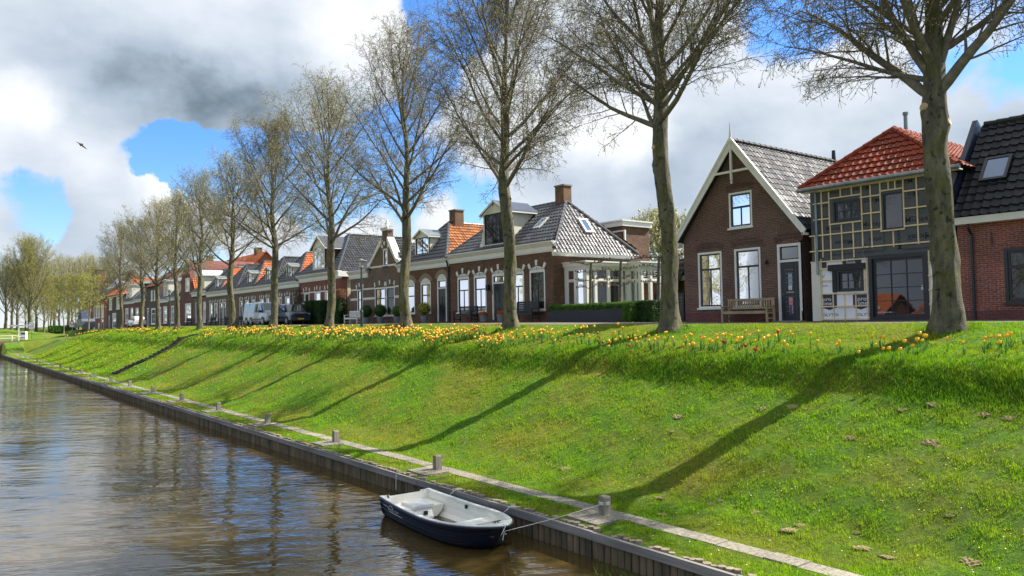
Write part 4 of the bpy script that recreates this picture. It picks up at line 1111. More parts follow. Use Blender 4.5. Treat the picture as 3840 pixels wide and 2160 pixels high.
# --- H2 house under renovation
h = top('renovated_house', 'half finished house clad in pine battens and dark membrane under a new red tiled roof', 'house', (FX, 13.6, 0))
def g(x, y): return pb(G8(x, y))
W1 = (g(497, 0)[0], g(248, 0)[0], g(250, 522)[1], g(380, 298)[1]); 
W1 = (pb(G8(497, 400))[0], pb(G8(250, 400))[0], pb(G8(370, 508))[1], pb(G8(370, 308))[1])
W2 = (pb(G8(888, 400))[0], pb(G8(700, 400))[0], pb(G8(790, 577))[1], pb(G8(790, 243))[1])
W3 = (pb(G8(530, 1050))[0], pb(G8(290, 1050))[0], pb(G8(400, 1142))[1], pb(G8(400, 945))[1])
W4 = (pb(G8(1125, 1100))[0], pb(G8(580, 1100))[0], .06, pb(G8(850, 800))[1])
yL, yR, zT = 15.92, 10.92, 4.86
wall(h, [(yR, 0), (yR, zT), (yL, zT), (yL, 0)], [W1, W2, W3, W4], FX, 7.5, pm('old_render', (.2, .19, .17), .9), reveal=.25)
zm = pb(G8(400, 850))[1]
yS = pb(G8(148, 1100))[0]
MEMB = pm('dark_membrane', (.115, .12, .125), .75, (.08, .085, .09), 1.3, bump=.01, bscale=2)
def panel(name, rects, holes, x, mat):
    """sheet with openings cut out of it"""
    mb = MB(); y0, y1, z0, z1 = rects
    cutsheet(mb, [(y0, z0), (y1, z0), (y1, z1), (y0, z1)], holes, x)
    return mb.build(name, mat, h, fixn=False)
zd = W4[3]
mem = panel('membrane', (yR, yL, zm, zT), [W1, W2, (W4[0], W4[1], zm+.001, zd)] if zd > zm+.05 else [W1, W2], FX-.006, MEMB)
BOARD = pm('insulation_board', (.90, .91, .92), .6, (.86, .87, .88), 2)
ins = panel('insulation_board', (W4[1], yS, .05, zm-.002), [W3], FX-.006, BOARD)
panel('insulation_board', (yR, W4[0], .05, zd), [], FX-.008, BOARD)
mb = MB(); mb.box(FX-.05, FX-.003, yS+.01, yL+.02, .03, zm-.02); mb.build('cream_panel', M['cream'], h)
# batten grid
mb = MB()
def hb(a, b, lay=0):
    p = pb(G8(*a)); q = pb(G8(*b)); mb.box(FX-.075, FX-.04, p[0], q[0], (p[1]+q[1])/2-.023, (p[1]+q[1])/2+.023)
def vb(a, b):
    p = pb(G8(*a)); q = pb(G8(*b)); y = (p[0]+q[0])/2; mb.box(FX-.039, FX-.008, y-.021, y+.021, p[1], q[1])
for a, b in (((80, 250), (1135, 80)), ((75, 355), (222, 335)), ((500, 295), (688, 265)), ((888, 240), (1130, 205)), ((218, 302), (510, 264)), ((220, 540), (518, 502)), ((80, 495), (222, 485)), ((510, 440), (690, 425)), ((892, 395), (1140, 365)),
             ((680, 235), (890, 205)), ((688, 600), (908, 573)), ((45, 645), (700, 577)), ((900, 552), (1155, 525)), ((50, 785), (1160, 687)), ((55, 880), (555, 845)), ((140, 940), (213, 935)), ((140, 1047), (243, 1044)), ((536, 1028), (565, 1026)),
             ((150, 1165), (575, 1152)), ((150, 1280), (578, 1272)), ((155, 1396), (580, 1390)), ((1118, 780), (1170, 774)), ((1118, 880), (1172, 875)), ((1120, 1000), (1180, 995)), ((1125, 1130), (1185, 1125)), ((1130, 1258), (1190, 1255)), ((1135, 1396), (1192, 1393))): hb(a, b)
for a, b in (((148, 245), (163, 835)), ((215, 240), (222, 540)), ((228, 540), (240, 868)), ((318, 215), (322, 292)), ((328, 535), (343, 868)), ((420, 200), (422, 278)), ((432, 520), (446, 835)), ((505, 190), (526, 745)), ((590, 180), (608, 750)), ((678, 160), (692, 600)),
             ((752, 150), (755, 222)), ((812, 140), (815, 215)), ((885, 130), (902, 572)), ((1005, 110), (1030, 715)), ((1128, 90), (1152, 760)), ((800, 597), (803, 740)), ((150, 850), (158, 1408)), ((556, 840), (575, 1400)), ((255, 1165), (262, 1410)),
             ((357, 1165), (366, 1410)), ((458, 1160), (470, 1408)), ((540, 930), (546, 1150)), ((1122, 780), (1138, 1400)), ((92, 640), (96, 880))): vb(a, b)
mb.build('battens', M['batten'], h)
INK = pm('black_print', (.006, .006, .008), .6); WINK = pm('white_print', (.75, .75, .75), .6)
def T(s_, x, y, hpx, mode, k=1.0):
    p = pb(G8(x, y)); return (s_, p[0], p[1], hpx*.4141*29/2882, mode, k)
text_part(mem, [T('Miotex', 190, 595, 40, 0, 1.05), T('Miotex', 432, 672, 40, 1, 1.05), T('Miotex', 512, 560, 42, 0, 1.05), T('Miotex', 680, 290, 42, 1, 1.05), T('Miotex', 905, 520, 44, 0, 1.05), T('Miotex', 1140, 612, 44, 1, 1.05), T('otex', 692, 648, 42, 1, 1.05),
   T('Mio', 1030, 232, 44, 1, 1.0), T('Miotex', 590, 182, 40, 1, 1.0), T('Miotex', 975, 118, 40, 1, 1.0), T('tex', 215, 352, 36, 1, 1.0), T('otex', 310, 228, 34, 1, 1.0), T('www.nieuwissen.nl', 440, 790, 22, 1, .95), T('www.nieuwissen.nl', 712, 765, 22, 1, .95), T('www.nieuwissen.nl', 1142, 735, 22, 1, .95),
   T('www.nieuwissen', 712, 770, 20, 2, .9), T('Miotex', 835, 765, 42, 2, 1.0), T('www.nieuw', 215, 462, 18, 1, .9), T('www.ni', 690, 415, 18, 1, .9)], INK, FX-.0075, 'print')
# stripes beside each print
mb = MB()
for (x, y, x2) in ((195, 610, 250), (190, 665, 235), (560, 575, 620), (1075, 470, 1130), (930, 470, 1010), (930, 675, 975), (1080, 610, 1135), (520, 300, 585), (905, 300, 960)):
    a = pb(G8(x, y)); b = pb(G8(x2, y)); mb.box(FX-.0078, FX-.0068, a[0], b[0], a[1]-.010, a[1]+.010)
mb.build('print', INK, mem)
hexm = pm('charcoal_print', (.06, .055, .06), .6)
mb = MB()
for (x0, y0, x1, y1) in ((150, 1172, 290, 1305), (430, 1170, 575, 1300)):
    a = pb(G8(x0, y0)); b = pb(G8(x1, y1)); ym = (a[0]+b[0])/2; mb.prismX([(a[0], a[1]), (b[0], a[1]), (b[0], b[1]+.08), (ym, b[1]-.02), (a[0], b[1]+.08)], FX-.0085, FX-.0068)
for (x0, y0, x1, y1) in ((143, 855, 195, 930), (335, 845, 510, 900), (1125, 790, 1175, 868)):
    a = pb(G8(x0, y0)); b = pb(G8(x1, y1)); mb.box(FX-.0088, FX-.0068, a[0], b[0], a[1], b[1])
mb.build('print', hexm, ins)
text_part(ins, [T('pro', 158, 1230, 36, 0, 1.15), T('one', 160, 1268, 36, 0, 1.15), T('pro', 472, 1226, 36, 0, 1.15), T('one', 475, 1264, 36, 0, 1.15), T('one', 372, 897, 34, 0, 1.15), T('pro', 372, 866, 30, 0, 1.15), T('pro', 1128, 815, 34, 0, 1.1), T('one', 1130, 850, 34, 0, 1.1)], WINK, FX-.0095, 'print')
text_part(ins, [T('POLYTEX', 142, 1368, 26, 0, 1.1), T('POLYTEX', 455, 1366, 26, 0, 1.1), T('X°', 150, 1020, 22, 0, 1.0), T('www', 205, 1086, 16, 1, 1.1), T('LY', 1136, 962, 26, 0, 1.1), T('D-O', 1140, 1048, 16, 0, 1.2)], INK, FX-.0075, 'print')
window(h, W1, fmat='anth', smat='anth', fw=.07, sw=.07, grid=(3, 2), curtain=None, sill=None, proud=.02)
window(h, W2, fmat='anth', smat='anth', fw=.035, sw=.03, tr=0, mull=0, curtain='dcurt', cfrac=.15, sill=None, proud=.01)
window(h, W3, fmat='anth', smat='anth', fw=.07, sw=.07, grid=(3, 2), curtain=None, sill=None, proud=.03)
dw = window(h, W4, fmat='black', smat='black', fw=.13, sw=.09, grid=(3, 4), curtain=None, sill=None, proud=.05, name='glass_door')
text_part(dw, [T('Sjoerd Bouw en Advies', 645, 1338, 13, 0, .8), T('b', 648, 1300, 26, 0, 1)], WINK, FX+.064, 'lettering')
mb = MB(); a = pb(G8(1042, 1085)); b = pb(G8(1088, 1125)); mb.box(FX+.055, FX+.062, a[0], b[0], a[1], b[1]); mb.build('paper_note', M['cream'], dw)
mb = MB(); a = pb(G8(213, 905)); b = pb(G8(552, 938)); mb.box(FX-.10, FX-.045, a[0], b[0], b[1], a[1]); a = pb(G8(245, 938)); b = pb(G8(290, 1150)); mb.box(FX-.046, FX-.01, a[0], b[0], a[1], b[1]); mb.build('rubber_flashing', pm('rubber', (.01, .01, .011), .5, bump=.02, bscale=9), h)
mb = MB(); mb.box(FX-.12, FX+.04, W4[0]-.02, W4[1]+.03, .0, .06); mb.build('doorstep', M['anth'], h)
# roof, gutter
ye0, ye1 = 10.55, 16.15
hip_back(h, ye0, ye1, 26.15, 4.98, 28.25, 13.55, 7.02, 34, M['tred'], M['tred'], mrid=M['tred'], tw=.26, co=.34, amp=.034, rr_=.11)
mb = MB(); mb.tube([(26.12, ye1+.06, 4.93), (26.12, ye0-.05, 4.93)], .085, 10)
for k in range(7): y = ye0+.3+k*.85; mb.tube([(26.12, y, 4.93), (26.12, y+.04, 4.93)], .095, 10)
mb.build('gutter', M['zinc'], h)
mb = MB(); mb.box(26.2, 26.48, ye0, ye1, 4.84, 4.88); mb.build('soffit', M['white'], h)
a = pb(G8(100, 600), 26.4); pipe(h, [(26.3, a[0]+.03, 4.9), (26.4, a[0], 4.75), (26.4, a[0], pb(G8(118, 988), 26.4)[1])], .042, 'zinc')
mb = MB(); mb.tube([(29.2, 13.55, 6.9), (29.2, 13.55, 7.75)], .07, 10); mb.tube([(29.2, 13.55, 7.70), (29.2, 13.55, 7.80)], .10, 10); mb.build('vent_pipe', M['zinc'], h)
mb = MB(); P = []
for k in range(28): a_ = k*.62; c0 = pb(G8(568, 738)); P.append((FX-.09, c0[0]+.11*cos(a_), c0[1]+.11*sin(a_)+.0))
P += [(FX-.09,)+pb(G8(545, 765)), (FX-.09,)+pb(G8(528, 790)), (FX-.09,)+pb(G8(545, 825))]
mb.tube(P, .010, 5, cap=False); mb.build('coiled_cable', M['zinc'], h)
# --- H3 gabled brown brick house with bench
h = top('gabled_house', 'brown brick house with steep white bargeboard gable and grey door with number', 'house', (FX, 19.2, 0))
y0, y1 = 16.42, 22.02
def hz_(y): return 3.5+(7.28-3.5)*(1-abs(y-19.2)/2.95)
Wa = (pb(r1(565, 600))[0], pb(r1(412, 600))[0], pb(r1(490, 728))[1], pb(r1(490, 492))[1])
Wb = (pb(r1(368, 1080))[0], pb(r1(210, 1080))[0], pb(r1(300, 1262))[1], pb(r1(290, 892))[1])
Wc = (pb(r1(626, 1080))[0], pb(r1(452, 1080))[0], Wb[2], pb(r1(540, 866))[1])
Dd = (pb(r1(895, 1080))[0], pb(r1(738, 1080))[0], .06, pb(r1(812, 836))[1])
wall(h, [(y0, 0), (y0, hz_(y0)), (19.2, 7.28), (y1, hz_(y1)), (y1, 0)], [Wa, Wb, Wc, Dd], FX, 7.6, M['brown'])
window(h, Wa, smat='anth', fw=.075, tr=.40, curtain='curtain', cfrac=1)
window(h, Wb, smat='anth', fw=.085, tr=.28, curtain='curtain', cfrac=.3); window(h, Wc, smat='anth', fw=.085, tr=.28, curtain='curtain', cfrac=1)
trz = pb(r1(812, 950))[1]
d = door(h, Dd, fw=.10, trz=trz, pan=None)
a, b = Dd[0]+.10, Dd[1]-.10; yc = (a+b)/2; zt = trz-.045
mb = MB(); ringbox(mb, FX+.03, FX+.041, a+.1, b-.1, .14, zt-.08, .02); ringbox(mb, FX+.028, FX+.041, yc-.15, yc+.15, .2, zt-.1, .02); mb.build('mouldings', M['anth'], d)
mb = MB()
for (za, zb) in ((.32, .95), (1.32, 1.9)): mb.box(FX+.034, FX+.041, yc-.085, yc+.085, za, zb)
mb.build('pane', SKYG, d)
mb = MB()
for z in (.42, .60, .78, .96, 1.52, 1.70, 1.88, 2.02): mb.tube([(FX+.015, yc-.17, z), (FX+.015, yc+.17, z)], .012, 6)
mb.box(FX+.01, FX+.04, yc-.16, yc+.16, 1.12, 1.18); mb.build('steel_bars', M['zinc'], d)
mb = MB(); mb.box(FX+.02, FX+.035, yc-.075, yc+.075, 1.24, 1.39); mb.build('number_plate', M['white'], d)
text_part(d, [('6', yc+.035, 1.275, .085, 0, 1)], INK, FX+.018, 'number')
for (w, rise, th) in ((Wa, .13, .24), (Wb, .13, .24), (Wc, .13, .24), (Dd, .13, .24)): arch(h, w[0]-.06, w[1]+.06, w[3]+.05, rise, th, M['arch'])
mb = MB(); mb.box(FX-.015, FX, y0, Dd[0]-.001, 0, .42); mb.box(FX-.015, FX, Dd[1]+.001, y1, 0, .42); mb.build('plinth', M['maroon'], h)
mb = MB(); mb.box(FX-.35, FX+.05, Dd[0]-.1, Dd[1]+.1, 0.0, .055); mb.build('doorstep', M['stone'], h)
xf = 26.20
for (ya, nm) in ((16.08, 'r'), (22.34, 'l')):
    tile_plane(h, [(xf, ya, 3.50), (34.4, ya, 3.50), (34.4, 19.2, 7.42), (xf, 19.2, 7.42)], M['tgrey'], .24, .33, .024)
ridge(h, (xf, 19.2, 7.46), (34.4, 19.2, 7.46), .10, M['tgrey'])
mb = MB(); mb.prismX([(16.4, 3.5), (22, 3.5), (19.2, 7.3)], 34.1, 34.15); mb.build('rear_wall', M['brown'], h)
mb = MB()
for s in (-1, 1):
    for (ofs, w, x) in ((0, .27, xf-.02), (.10, .09, xf-.055)):
        pe = [(19.2, 7.62-ofs*0), (19.2+s*3.26, 3.46), (19.2+s*3.26-s*.17, 3.28), (19.2+s*3.05, 3.36), (19.2, 7.62-w*1.75)] if ofs == 0 else [(19.2, 7.62), (19.2+s*3.26, 3.46), (19.2+s*3.21, 3.40), (19.2, 7.62-w*1.6)]
        mb.prismX(pe, x, x+.04)
    mb.box(xf-.02, FX, 19.2+s*3.12-.06, 19.2+s*3.12+.06, 3.28, 3.36)
mb.box(xf-.01, FX-.001, 22.05, 22.2, 3.3, 3.5)
mb.build('barge_boards', M['white'], h)
zc_ = pb(r1(455, 365))[1]
hw = (7.3-zc_)/ (7.42-3.5)*3.14
mb = MB(); mb.box(xf-.03, xf+.03, 19.2-hw, 19.2+hw, zc_-.045, zc_+.045); mb.bar((xf-.01, 19.2, zc_-.32), (xf-.01, 19.2, 7.6), .10, .07, up=(0, 1, 0))
mb.lathe([(.03, 0), (.055, .05), (.03, .1), (.05, .16), (.05, .26)], c=(xf-.01, 19.2), z0=zc_-.5, n=8)
mb.lathe([(.06, 0), (.075, .08), (.05, .3), (.012, .85)], c=(xf-.01, 19.2), z0=7.35, n=8)
mb.build('gable_ornament', M['white'], h)
mb = MB(); mb.tube([(34.08, 19.2, 7.3), (34.08, 19.2, 8.0)], [.11, .08], 10); mb.build('flue_pipe', M['black'], h)
mb = MB(); a = pb(r1(672, 962)); mb.lathe([(.04, 0), (.07, .08), (.03, .16)], c=(FX-.12, a[0]), z0=a[1]-.08, n=8); mb.bar((FX, a[0], a[1]+.06), (FX-.12, a[0], a[1]+.1), .02, .02); mb.build('wall_lamp', M['black'], h)
# --- H4 white corniced house with dormer and conservatory
ZF = .17
h = top('corniced_house', 'brown brick house with white cornice, tall dormer, glossy black hipped roof and corner chimney', 'house', (FX, 36, 0))
y0, y1 = 30.82, 40.80
def pw(f, xl, xr, yt, yb): return (pb(f(xr, (yt+yb)/2))[0], pb(f(xl, (yt+yb)/2))[0], pb(f((xl+xr)/2, yb))[1], pb(f((xl+xr)/2, yt))[1])
Ws = [pw(E5, 375, 592, 300, 1018), pw(E5, 680, 910, 265, 1005), pw(E5, 1360, 1612, 190, 1000), pw(E5, 1716, 2002, 165, 985)]
zt = 2.92
Ws = [(w[0], w[1], .78, zt) for w in Ws]
Dd = (pb(E5(1270, 700))[0], pb(E5(1022, 700))[0], ZF+.12, zt)
wall(h, [(y0, -.1), (y0, 3.95), (y1, 3.95), (y1, -.1)], Ws+[Dd], FX, 5.9, M['brown2'])
for i, w in enumerate(Ws): window(h, w, fw=.10, tr=.34, sw=.055, curtain='curtain' if i in (0,) else 'dcurt', cfrac=.33 if i != 0 else .9)
door(h, Dd, fw=.11, trz=2.42, dmat='black')
for w in Ws+[Dd]:
    tympanum(h, w[0], w[1], w[3], .24, scroll=True); arch(h, w[0]-.03, w[1]+.03, w[3]+.03, .25, .26, M['brown2'], keys=3)
cornice(h, 30.55, 40.85, 3.86, 4.40)
mb = MB(); mb.prismX([(30.82, 3.62), (30.5, 3.62), (30.5, 3.86), (30.82, 3.86)], 26.45, 32.4); mb.box(26.2, 32.5, 30.42, 30.56, 3.70, 3.84); mb.build('side_gutter', M['white'], h)
Ap = (29.4, 32.95, 7.05); Aq = (29.4, 38.3, 7.05)
tile_plane(h, [(26.25, 30.5, 4.30), (26.25, 40.8, 4.30), Aq, Ap], M['tdark'], .24, .33, .045)
tile_plane(h, [(26.25, 30.40, 3.80), (32.6, 30.40, 3.80), Ap], M['tshine'], .26, .34, .042, label='sunlit glossy end slope of the roof')
tile_plane(h, [(26.25, 40.8, 4.30), (32.6, 40.8, 4.30), Aq], M['tdark'], .24, .33, .045)
tile_plane(h, [(32.6, 30.5, 4.2), (32.6, 40.8, 4.2), Aq, Ap], M['tdark'], .24, .33, .045)
ridge(h, (26.25, 30.42, 4.0), Ap, .10, M['tshine']); ridge(h, (32.6, 30.42, 3.9), Ap, .10, M['tshine']); ridge(h, Ap, Aq, .10, M['tdark']); ridge(h, (26.25, 40.8, 4.30), Aq, .10, M['tdark'])
chimney(h, 29.15, 29.75, 32.85, 33.6, 6.7, 7.95)
def fslope(y, x): return (x, y, 4.30+(7.05-4.30)/(29.4-26.25)*(x-26.25))
sl = hit_roof(r2(975, 400), 26.25, 4.30, 29.4, 7.05); skylight(h, sl, (0, 1, 0), (3.15, 0, 2.75), .62, .95, 'white')
# skylight on the end slope
dv = Vector((0, 2.55, 3.25)).normalized(); d_ = ray(*r2(1383, 430)); k = 3.25/2.55; t_ = (3.80-k*30.40-EYE.z)/(d_.z-k*d_.y); pe = EYE+d_*t_
skylight(h, pe+Vector((0, -.03, .05)), (1, 0, 0), dv, .62, 1.05, 'white')
dw = dict(mull=2, tr=.30, curtain='curtain', cfrac=.9, sill=None)
dormer(h, 34.85, 37.25, 4.62, 6.62, 26.62, 28.75, rise=.62, over=.22, win=dw, rmat='tdark')
mb = MB()
for s, yy in ((1, 37.25), (-1, 34.85)):
    P = [(yy+s*.0, 4.62), (yy+s*.32, 4.62), (yy+s*.30, 4.78), (yy+s*.12, 4.95), (yy+s*.05, 5.4), (yy, 5.5)]; mb.prismX(P, 26.55, 26.61)
mb.build('dormer_scrolls', M['white'], h)
mb = MB()
for s in (-1, 1):
    for k in range(12):
        t0 = k/12; ya = 36.05+s*(1.42*t0); za = 7.12-.62*1.42/1.2*t0; mb.box(26.43, 26.45, ya-.03, ya+.03, za-.19, za-.08)
mb.build('dormer_fretwork', M['white'], h)
# rear flat roofed extension
mb = MB(); mb.box(32.9, 35.2, 31.9, 35.2, 0, 5.95); e = mb.build('extension', M['brown2'], h)
mb = MB(); mb.box(32.75, 35.3, 31.75, 35.3, 5.72, 6.0); mb.box(32.68, 35.35, 31.68, 35.35, 6.0, 6.08); mb.build('fascia', M['white'], e)
wx = pw(r2, 1635, 1762, 470, 600)
p_a, p_b = onX(r2(1640, 470), 32.9), onX(r2(1762, 600), 32.9); window(e, (p_b.y, p_a.y, p_b.z, p_a.z), X=32.88, fw=.09, tr=0, mull=1, sill='white', proud=.02)
# conservatory: street side window, side doors, stepped bay
cs = top('conservatory', 'white timber conservatory on the right side of the corniced house', 'conservatory', (28, 29.9, 0))
w_ = MB(); w_.box(27.32, 30.4, 29.22, 30.80, .05, .75); w_.box(30.42, 32.9, 28.27, 30.80, .05, .75); w_.build('base_panel', M['white'], cs)
def gframe(parent, along, a0, a1, c, posts, z0=.75, z1=2.92, zt=2.28, curt=None):
    f = MB(); t = .07
    def bx(u0, u1, za, zb, dd=0):
        if along == 'y': f.box(c-.05-dd, c+.05+dd, u0, u1, za, zb)
        else: f.box(u0, u1, c-.05-dd, c+.05+dd, za, zb)
    for p_ in posts: bx(p_-t/2-.05, p_+t/2+.05, z0, z1, .03)
    bx(a0, a1, z1-.08, z1); bx(a0, a1, zt-.045, zt+.045); bx(a0, a1, z0, z0+.09)
    w = f.build('window', M['white'], parent); f2 = MB()
    ps = sorted(posts)
    for i in range(len(ps)-1):
        u0, u1 = ps[i]+t/2+.05, ps[i+1]-t/2-.05
        for (za, zb) in ((z0+.09, zt-.045), (zt+.045, z1-.08)):
            q = .035
            for (ua, ub, zc0, zc1) in ((u0, u0+q, za, zb), (u1-q, u1, za, zb), (u0+q, u1-q, za, za+q), (u0+q, u1-q, zb-q, zb)):
                if along == 'y': f2.box(c-.03, c+.03, ua, ub, zc0, zc1)
                else: f2.box(ua, ub, c-.03, c+.03, zc0, zc1)
    f2.build('sash', M['white'], w)
    g_ = MB()
    if along == 'y': g_.face([(c, a0, z0), (c, a1, z0), (c, a1, z1), (c, a0, z1)])
    else: g_.face([(a0, c, z0), (a1, c, z0), (a1, c, z1), (a0, c, z1)])
    g_.build('pane', M['glass'], w)
    if curt:
        for (u0, u1) in curt:
            cm_ = MB(); n = 16
            for k in range(n):
                ua = u0+(u1-u0)*k/n; ub = u0+(u1-u0)*(k+1)/n; o = .15+.025*sin(k*2.1); o2 = .15+.025*sin((k+1)*2.1)
                if along == 'y': cm_.face([(c+o, ua, z0), (c+o2, ub, z0), (c+o2, ub, zt), (c+o, ua, zt)])
                else: cm_.face([(ua, c+o, z0), (ub, c+o2, z0), (ub, c+o2, zt), (ua, c+o, zt)])
            cm_.build('curtain', M['dcurt'], w)
    return w
gframe(cs, 'y', 29.22, 30.80, 27.35, [29.27, 29.98, 30.72], curt=[(30.05, 30.68)])
gframe(cs, 'x', 27.35, 30.4, 29.22, [27.42, 28.0, 28.95, 29.9, 30.35])
gframe(cs, 'y', 28.25, 29.22, 30.45, [28.30, 29.15], curt=[(28.35, 28.9)])
gframe(cs, 'x', 30.45, 32.9, 28.27, [30.5, 31.2, 32.0, 32.85])
mb = MB()
for (a, b, c_, d__) in ((27.30, 33, 29.15, 30.82), (30.38, 33, 28.2, 29.16)):
    mb.box(a-.04, b, c_-.04, d__-.003, 2.921, 3.03); mb.box(a-.14, b, c_-.14, d__-.005, 3.031, 3.20); mb.box(a-.22, b, c_-.22, d__-.007, 3.201, 3.27)
mb.build('cornice', M['white'], cs)
mb = MB(); mb.box(27.4, 33, 29.3, 30.8, 3.271, 3.30); mb.build('flat_roof', M['zinc'], cs)
# --- H5 narrow house with arched brick window heads
h = top('arched_window_house', 'narrow brick house with cream arched window heads and orange side roof', 'house', (FX, 44, 0))
y0, y1 = 40.86, 47.25
Ws = [pw(r3, 1400, 1450, 820, 1190), pw(r3, 1558, 1668, 812, 1180)]
Ws = [(w[0], w[1], .82, 2.80) for w in Ws]; Dd = (pb(r3(1840, 1000))[0], pb(r3(1740, 1000))[0], ZF+.05, 2.95)
Ws[0] = (45.2, 46.35, .82, 2.80)
wall(h, [(y0, -.1), (y0, 3.8), (y1, 3.8), (y1, -.1)], Ws+[Dd], FX, 8, M['brown2'])
for w in Ws: window(h, w, fw=.10, tr=.38, mull=0, curtain='curtain', cfrac=.55)
door(h, Dd, fw=.10, trz=2.38, dmat='black')
for w in Ws+[Dd]:
    tympanum(h, w[0], w[1], w[3], .34, mat='cream'); arch(h, w[0]-.03, w[1]+.03, w[3]+.03, .35, .26, pm('cream_arch_brick', (.46, .37, .26), .8, (.38, .3, .2), 9), gap=.04)
cornice(h, 40.86, 47.4, 3.72, 4.22)
hip_back(h, 40.9, 47.3, 26.3, 4.20, 28.6, 44.1, 6.98, 34, M['tdark'], M['tmix'], M['tdark'], tw=.24, co=.33)
chimney(h, 28.9, 29.6, 43.75, 44.5, 6.5, 7.85)
dormer(h, 43.7, 45.5, 4.5, 6.0, 26.75, 28.3, rise=.45, win=dict(mull=1, tr=0, curtain='dcurt', sill=None))
mb = MB(); mb.lathe([(.14, 0), (.14, .2), (.09, .24), (.09, .4), (.15, .44), (.12, .55)], c=(30.5, 45.4), z0=6.3, n=10); mb.build('chimney_pot', M['torange'], h)
pipe(h, [(26.3, 40.9, 4.1), (26.42, 40.9, 3.6), (26.42, 40.9, .1)], .05)
# --- H6 neck gable house
h = top('neck_gable_house', 'banded brick house with white edged neck gable crowned by a stone finial', 'house', (FX, 50, 0))
y0, y1 = 47.28, 55.0; gy0, gy1, gm = 47.3, 51.9, 49.35
W = [(pb(r3(1178, 1000))[0], pb(r3(1055, 1000))[0]), (pb(r3(1275, 1000))[0], pb(r3(1182, 1000))[0]), (pb(r3(928, 1000))[0], pb(r3(868, 1000))[0])]
Ws = [(a, b, .72, 2.78) for a, b in W]; Dd = (pb(r3(990, 1000))[0]-.0, pb(r3(972, 1000))[0]+.75, ZF, 2.78)
Ws[0] = (W[0][0]+.05, W[0][1]-.05, .72, 2.78)
aw = (pb(r3(1190, 600))[0], pb(r3(1135, 600))[0], 4.22, 5.6)
aw = (gm-.38, gm+.30, 4.28, 5.55)
out = [(y0, -.1), (y0, 4.05), (gy0, 4.05), (gy0, 4.45), (gy0+.25, 4.5), (gm-.42, 6.25), (gm-.42, 6.95), (gm+.42, 6.95), (gm+.42, 6.25), (gy1-.3, 4.6), (gy1, 4.5), (gy1, 4.05), (y1, 4.05), (y1, -.1)]
wall(h, out[:2]+out[3:11]+out[11:], Ws+[aw], FX, .45, M['grey'])
mb = MB(); mb.box(FX+.451, 33, y0, y1, -.1, 4.1); mb.build('rear_walls', M['grey'], h)
for w in Ws: window(h, w, fw=.10, tr=.36, mull=0, curtain='curtain', cfrac=.6, smat='black')
window(h, aw, fw=.12, tr=0, mull=0, curtain='curtain', sill='black')
for w in Ws: arch(h, w[0]-.06, w[1]+.06, w[3]+.03, .16, .26, M['grey'], keys=3)
arch(h, aw[0]-.05, aw[1]+.05, aw[3]+.03, .22, .24, M['grey'], keys=3)
mb = MB()
zs_ = [(2.70, 2.82), (1.95, 2.12)]
cuts_ = sorted([(w[0], w[1]) for w in Ws])
for za, zb in zs_:
    ya = y0+.02
    for a, b in cuts_+[(y1, y1)]:
        if a > ya: mb.box(FX-.014, FX+.002, ya, a-.002, za, zb)
        ya = b+.002
mb.box(FX-.014, FX+.002, gy0+.05, aw[0]-.002, 4.25, 4.38); mb.box(FX-.014, FX+.002, aw[1]+.002, gy1-.02, 4.25, 4.38)
mb.build('stone_bands', M['cream'], h)
mb = MB()
for s, e in ((-1, gy0), (1, gy1)):
    sy = gm+s*.42; P = [(sy, 6.35), (sy+s*.10, 6.35), (e-s*.35, 4.75), (e+s*.08, 4.62), (e+s*.08, 4.40), (e-s*.25, 4.40), (e-s*.52, 4.66), (sy, 6.0)]; mb.prismX(P, FX-.09, FX+.46)
mb.box(FX-.10, FX+.5, gm-.52, gm+.52, 6.95, 7.08); mb.box(FX-.06, FX+.46, gm-.46, gm+.46, 6.86, 6.95)
mb.lathe([(.16, 0), (.1, .08), (.1, .14), (.19, .26), (.17, .36), (.07, .42), (.1, .48), (.03, .6)], c=(FX+.2, gm), z0=7.08, n=10)
mb.build('gable_coping', M['white'], h)
cornice(h, 51.95, 55.1, 3.62, 4.2); 
for ya in (46.9, 52.0): tile_plane(h, [(FX+.3, ya, 4.3), (33.5, ya, 4.3), (33.5, gm, 6.3), (FX+.3, gm, 6.3)], M['tdark'], .24, .33)
tile_plane(h, [(26.3, 51.5, 4.15), (26.3, 55.1, 4.15), (29.5, 53.4, 6.0), (29.5, 51.9, 6.0)], M['tdark'], .24, .33)
mb = MB(); mb.box(28.5, 33.5, 49.0, 49.8, 6.0, 6.55); mb.build('flat_ridge_box', M['white'], h)
mb = MB(); mb.prismX([(47.3, 4.1), (52, 4.1), (gm, 6.3)], 33.3, 33.4); mb.build('rear_gable', M['grey'], h)
# --- gate wall between H6 and H7
h = top('passage_wall', 'pale painted brick passage wall with dark opening beside the ivy house', 'wall', (27.6, 55.9, 0))
mb = MB(); mb.box(27.5, 27.7, 55.02, 55.35, 0, 2.2); mb.box(27.5, 27.7, 56.45, 56.78, 0, 2.2); mb.box(27.5, 27.7, 55.02, 56.78, 2.2, 2.75); mb.build('wall', M['white'], h)
mb = MB(); mb.box(27.56, 27.62, 55.351, 56.449, .1, 2.199); mb.build('gate', M['black'], h)
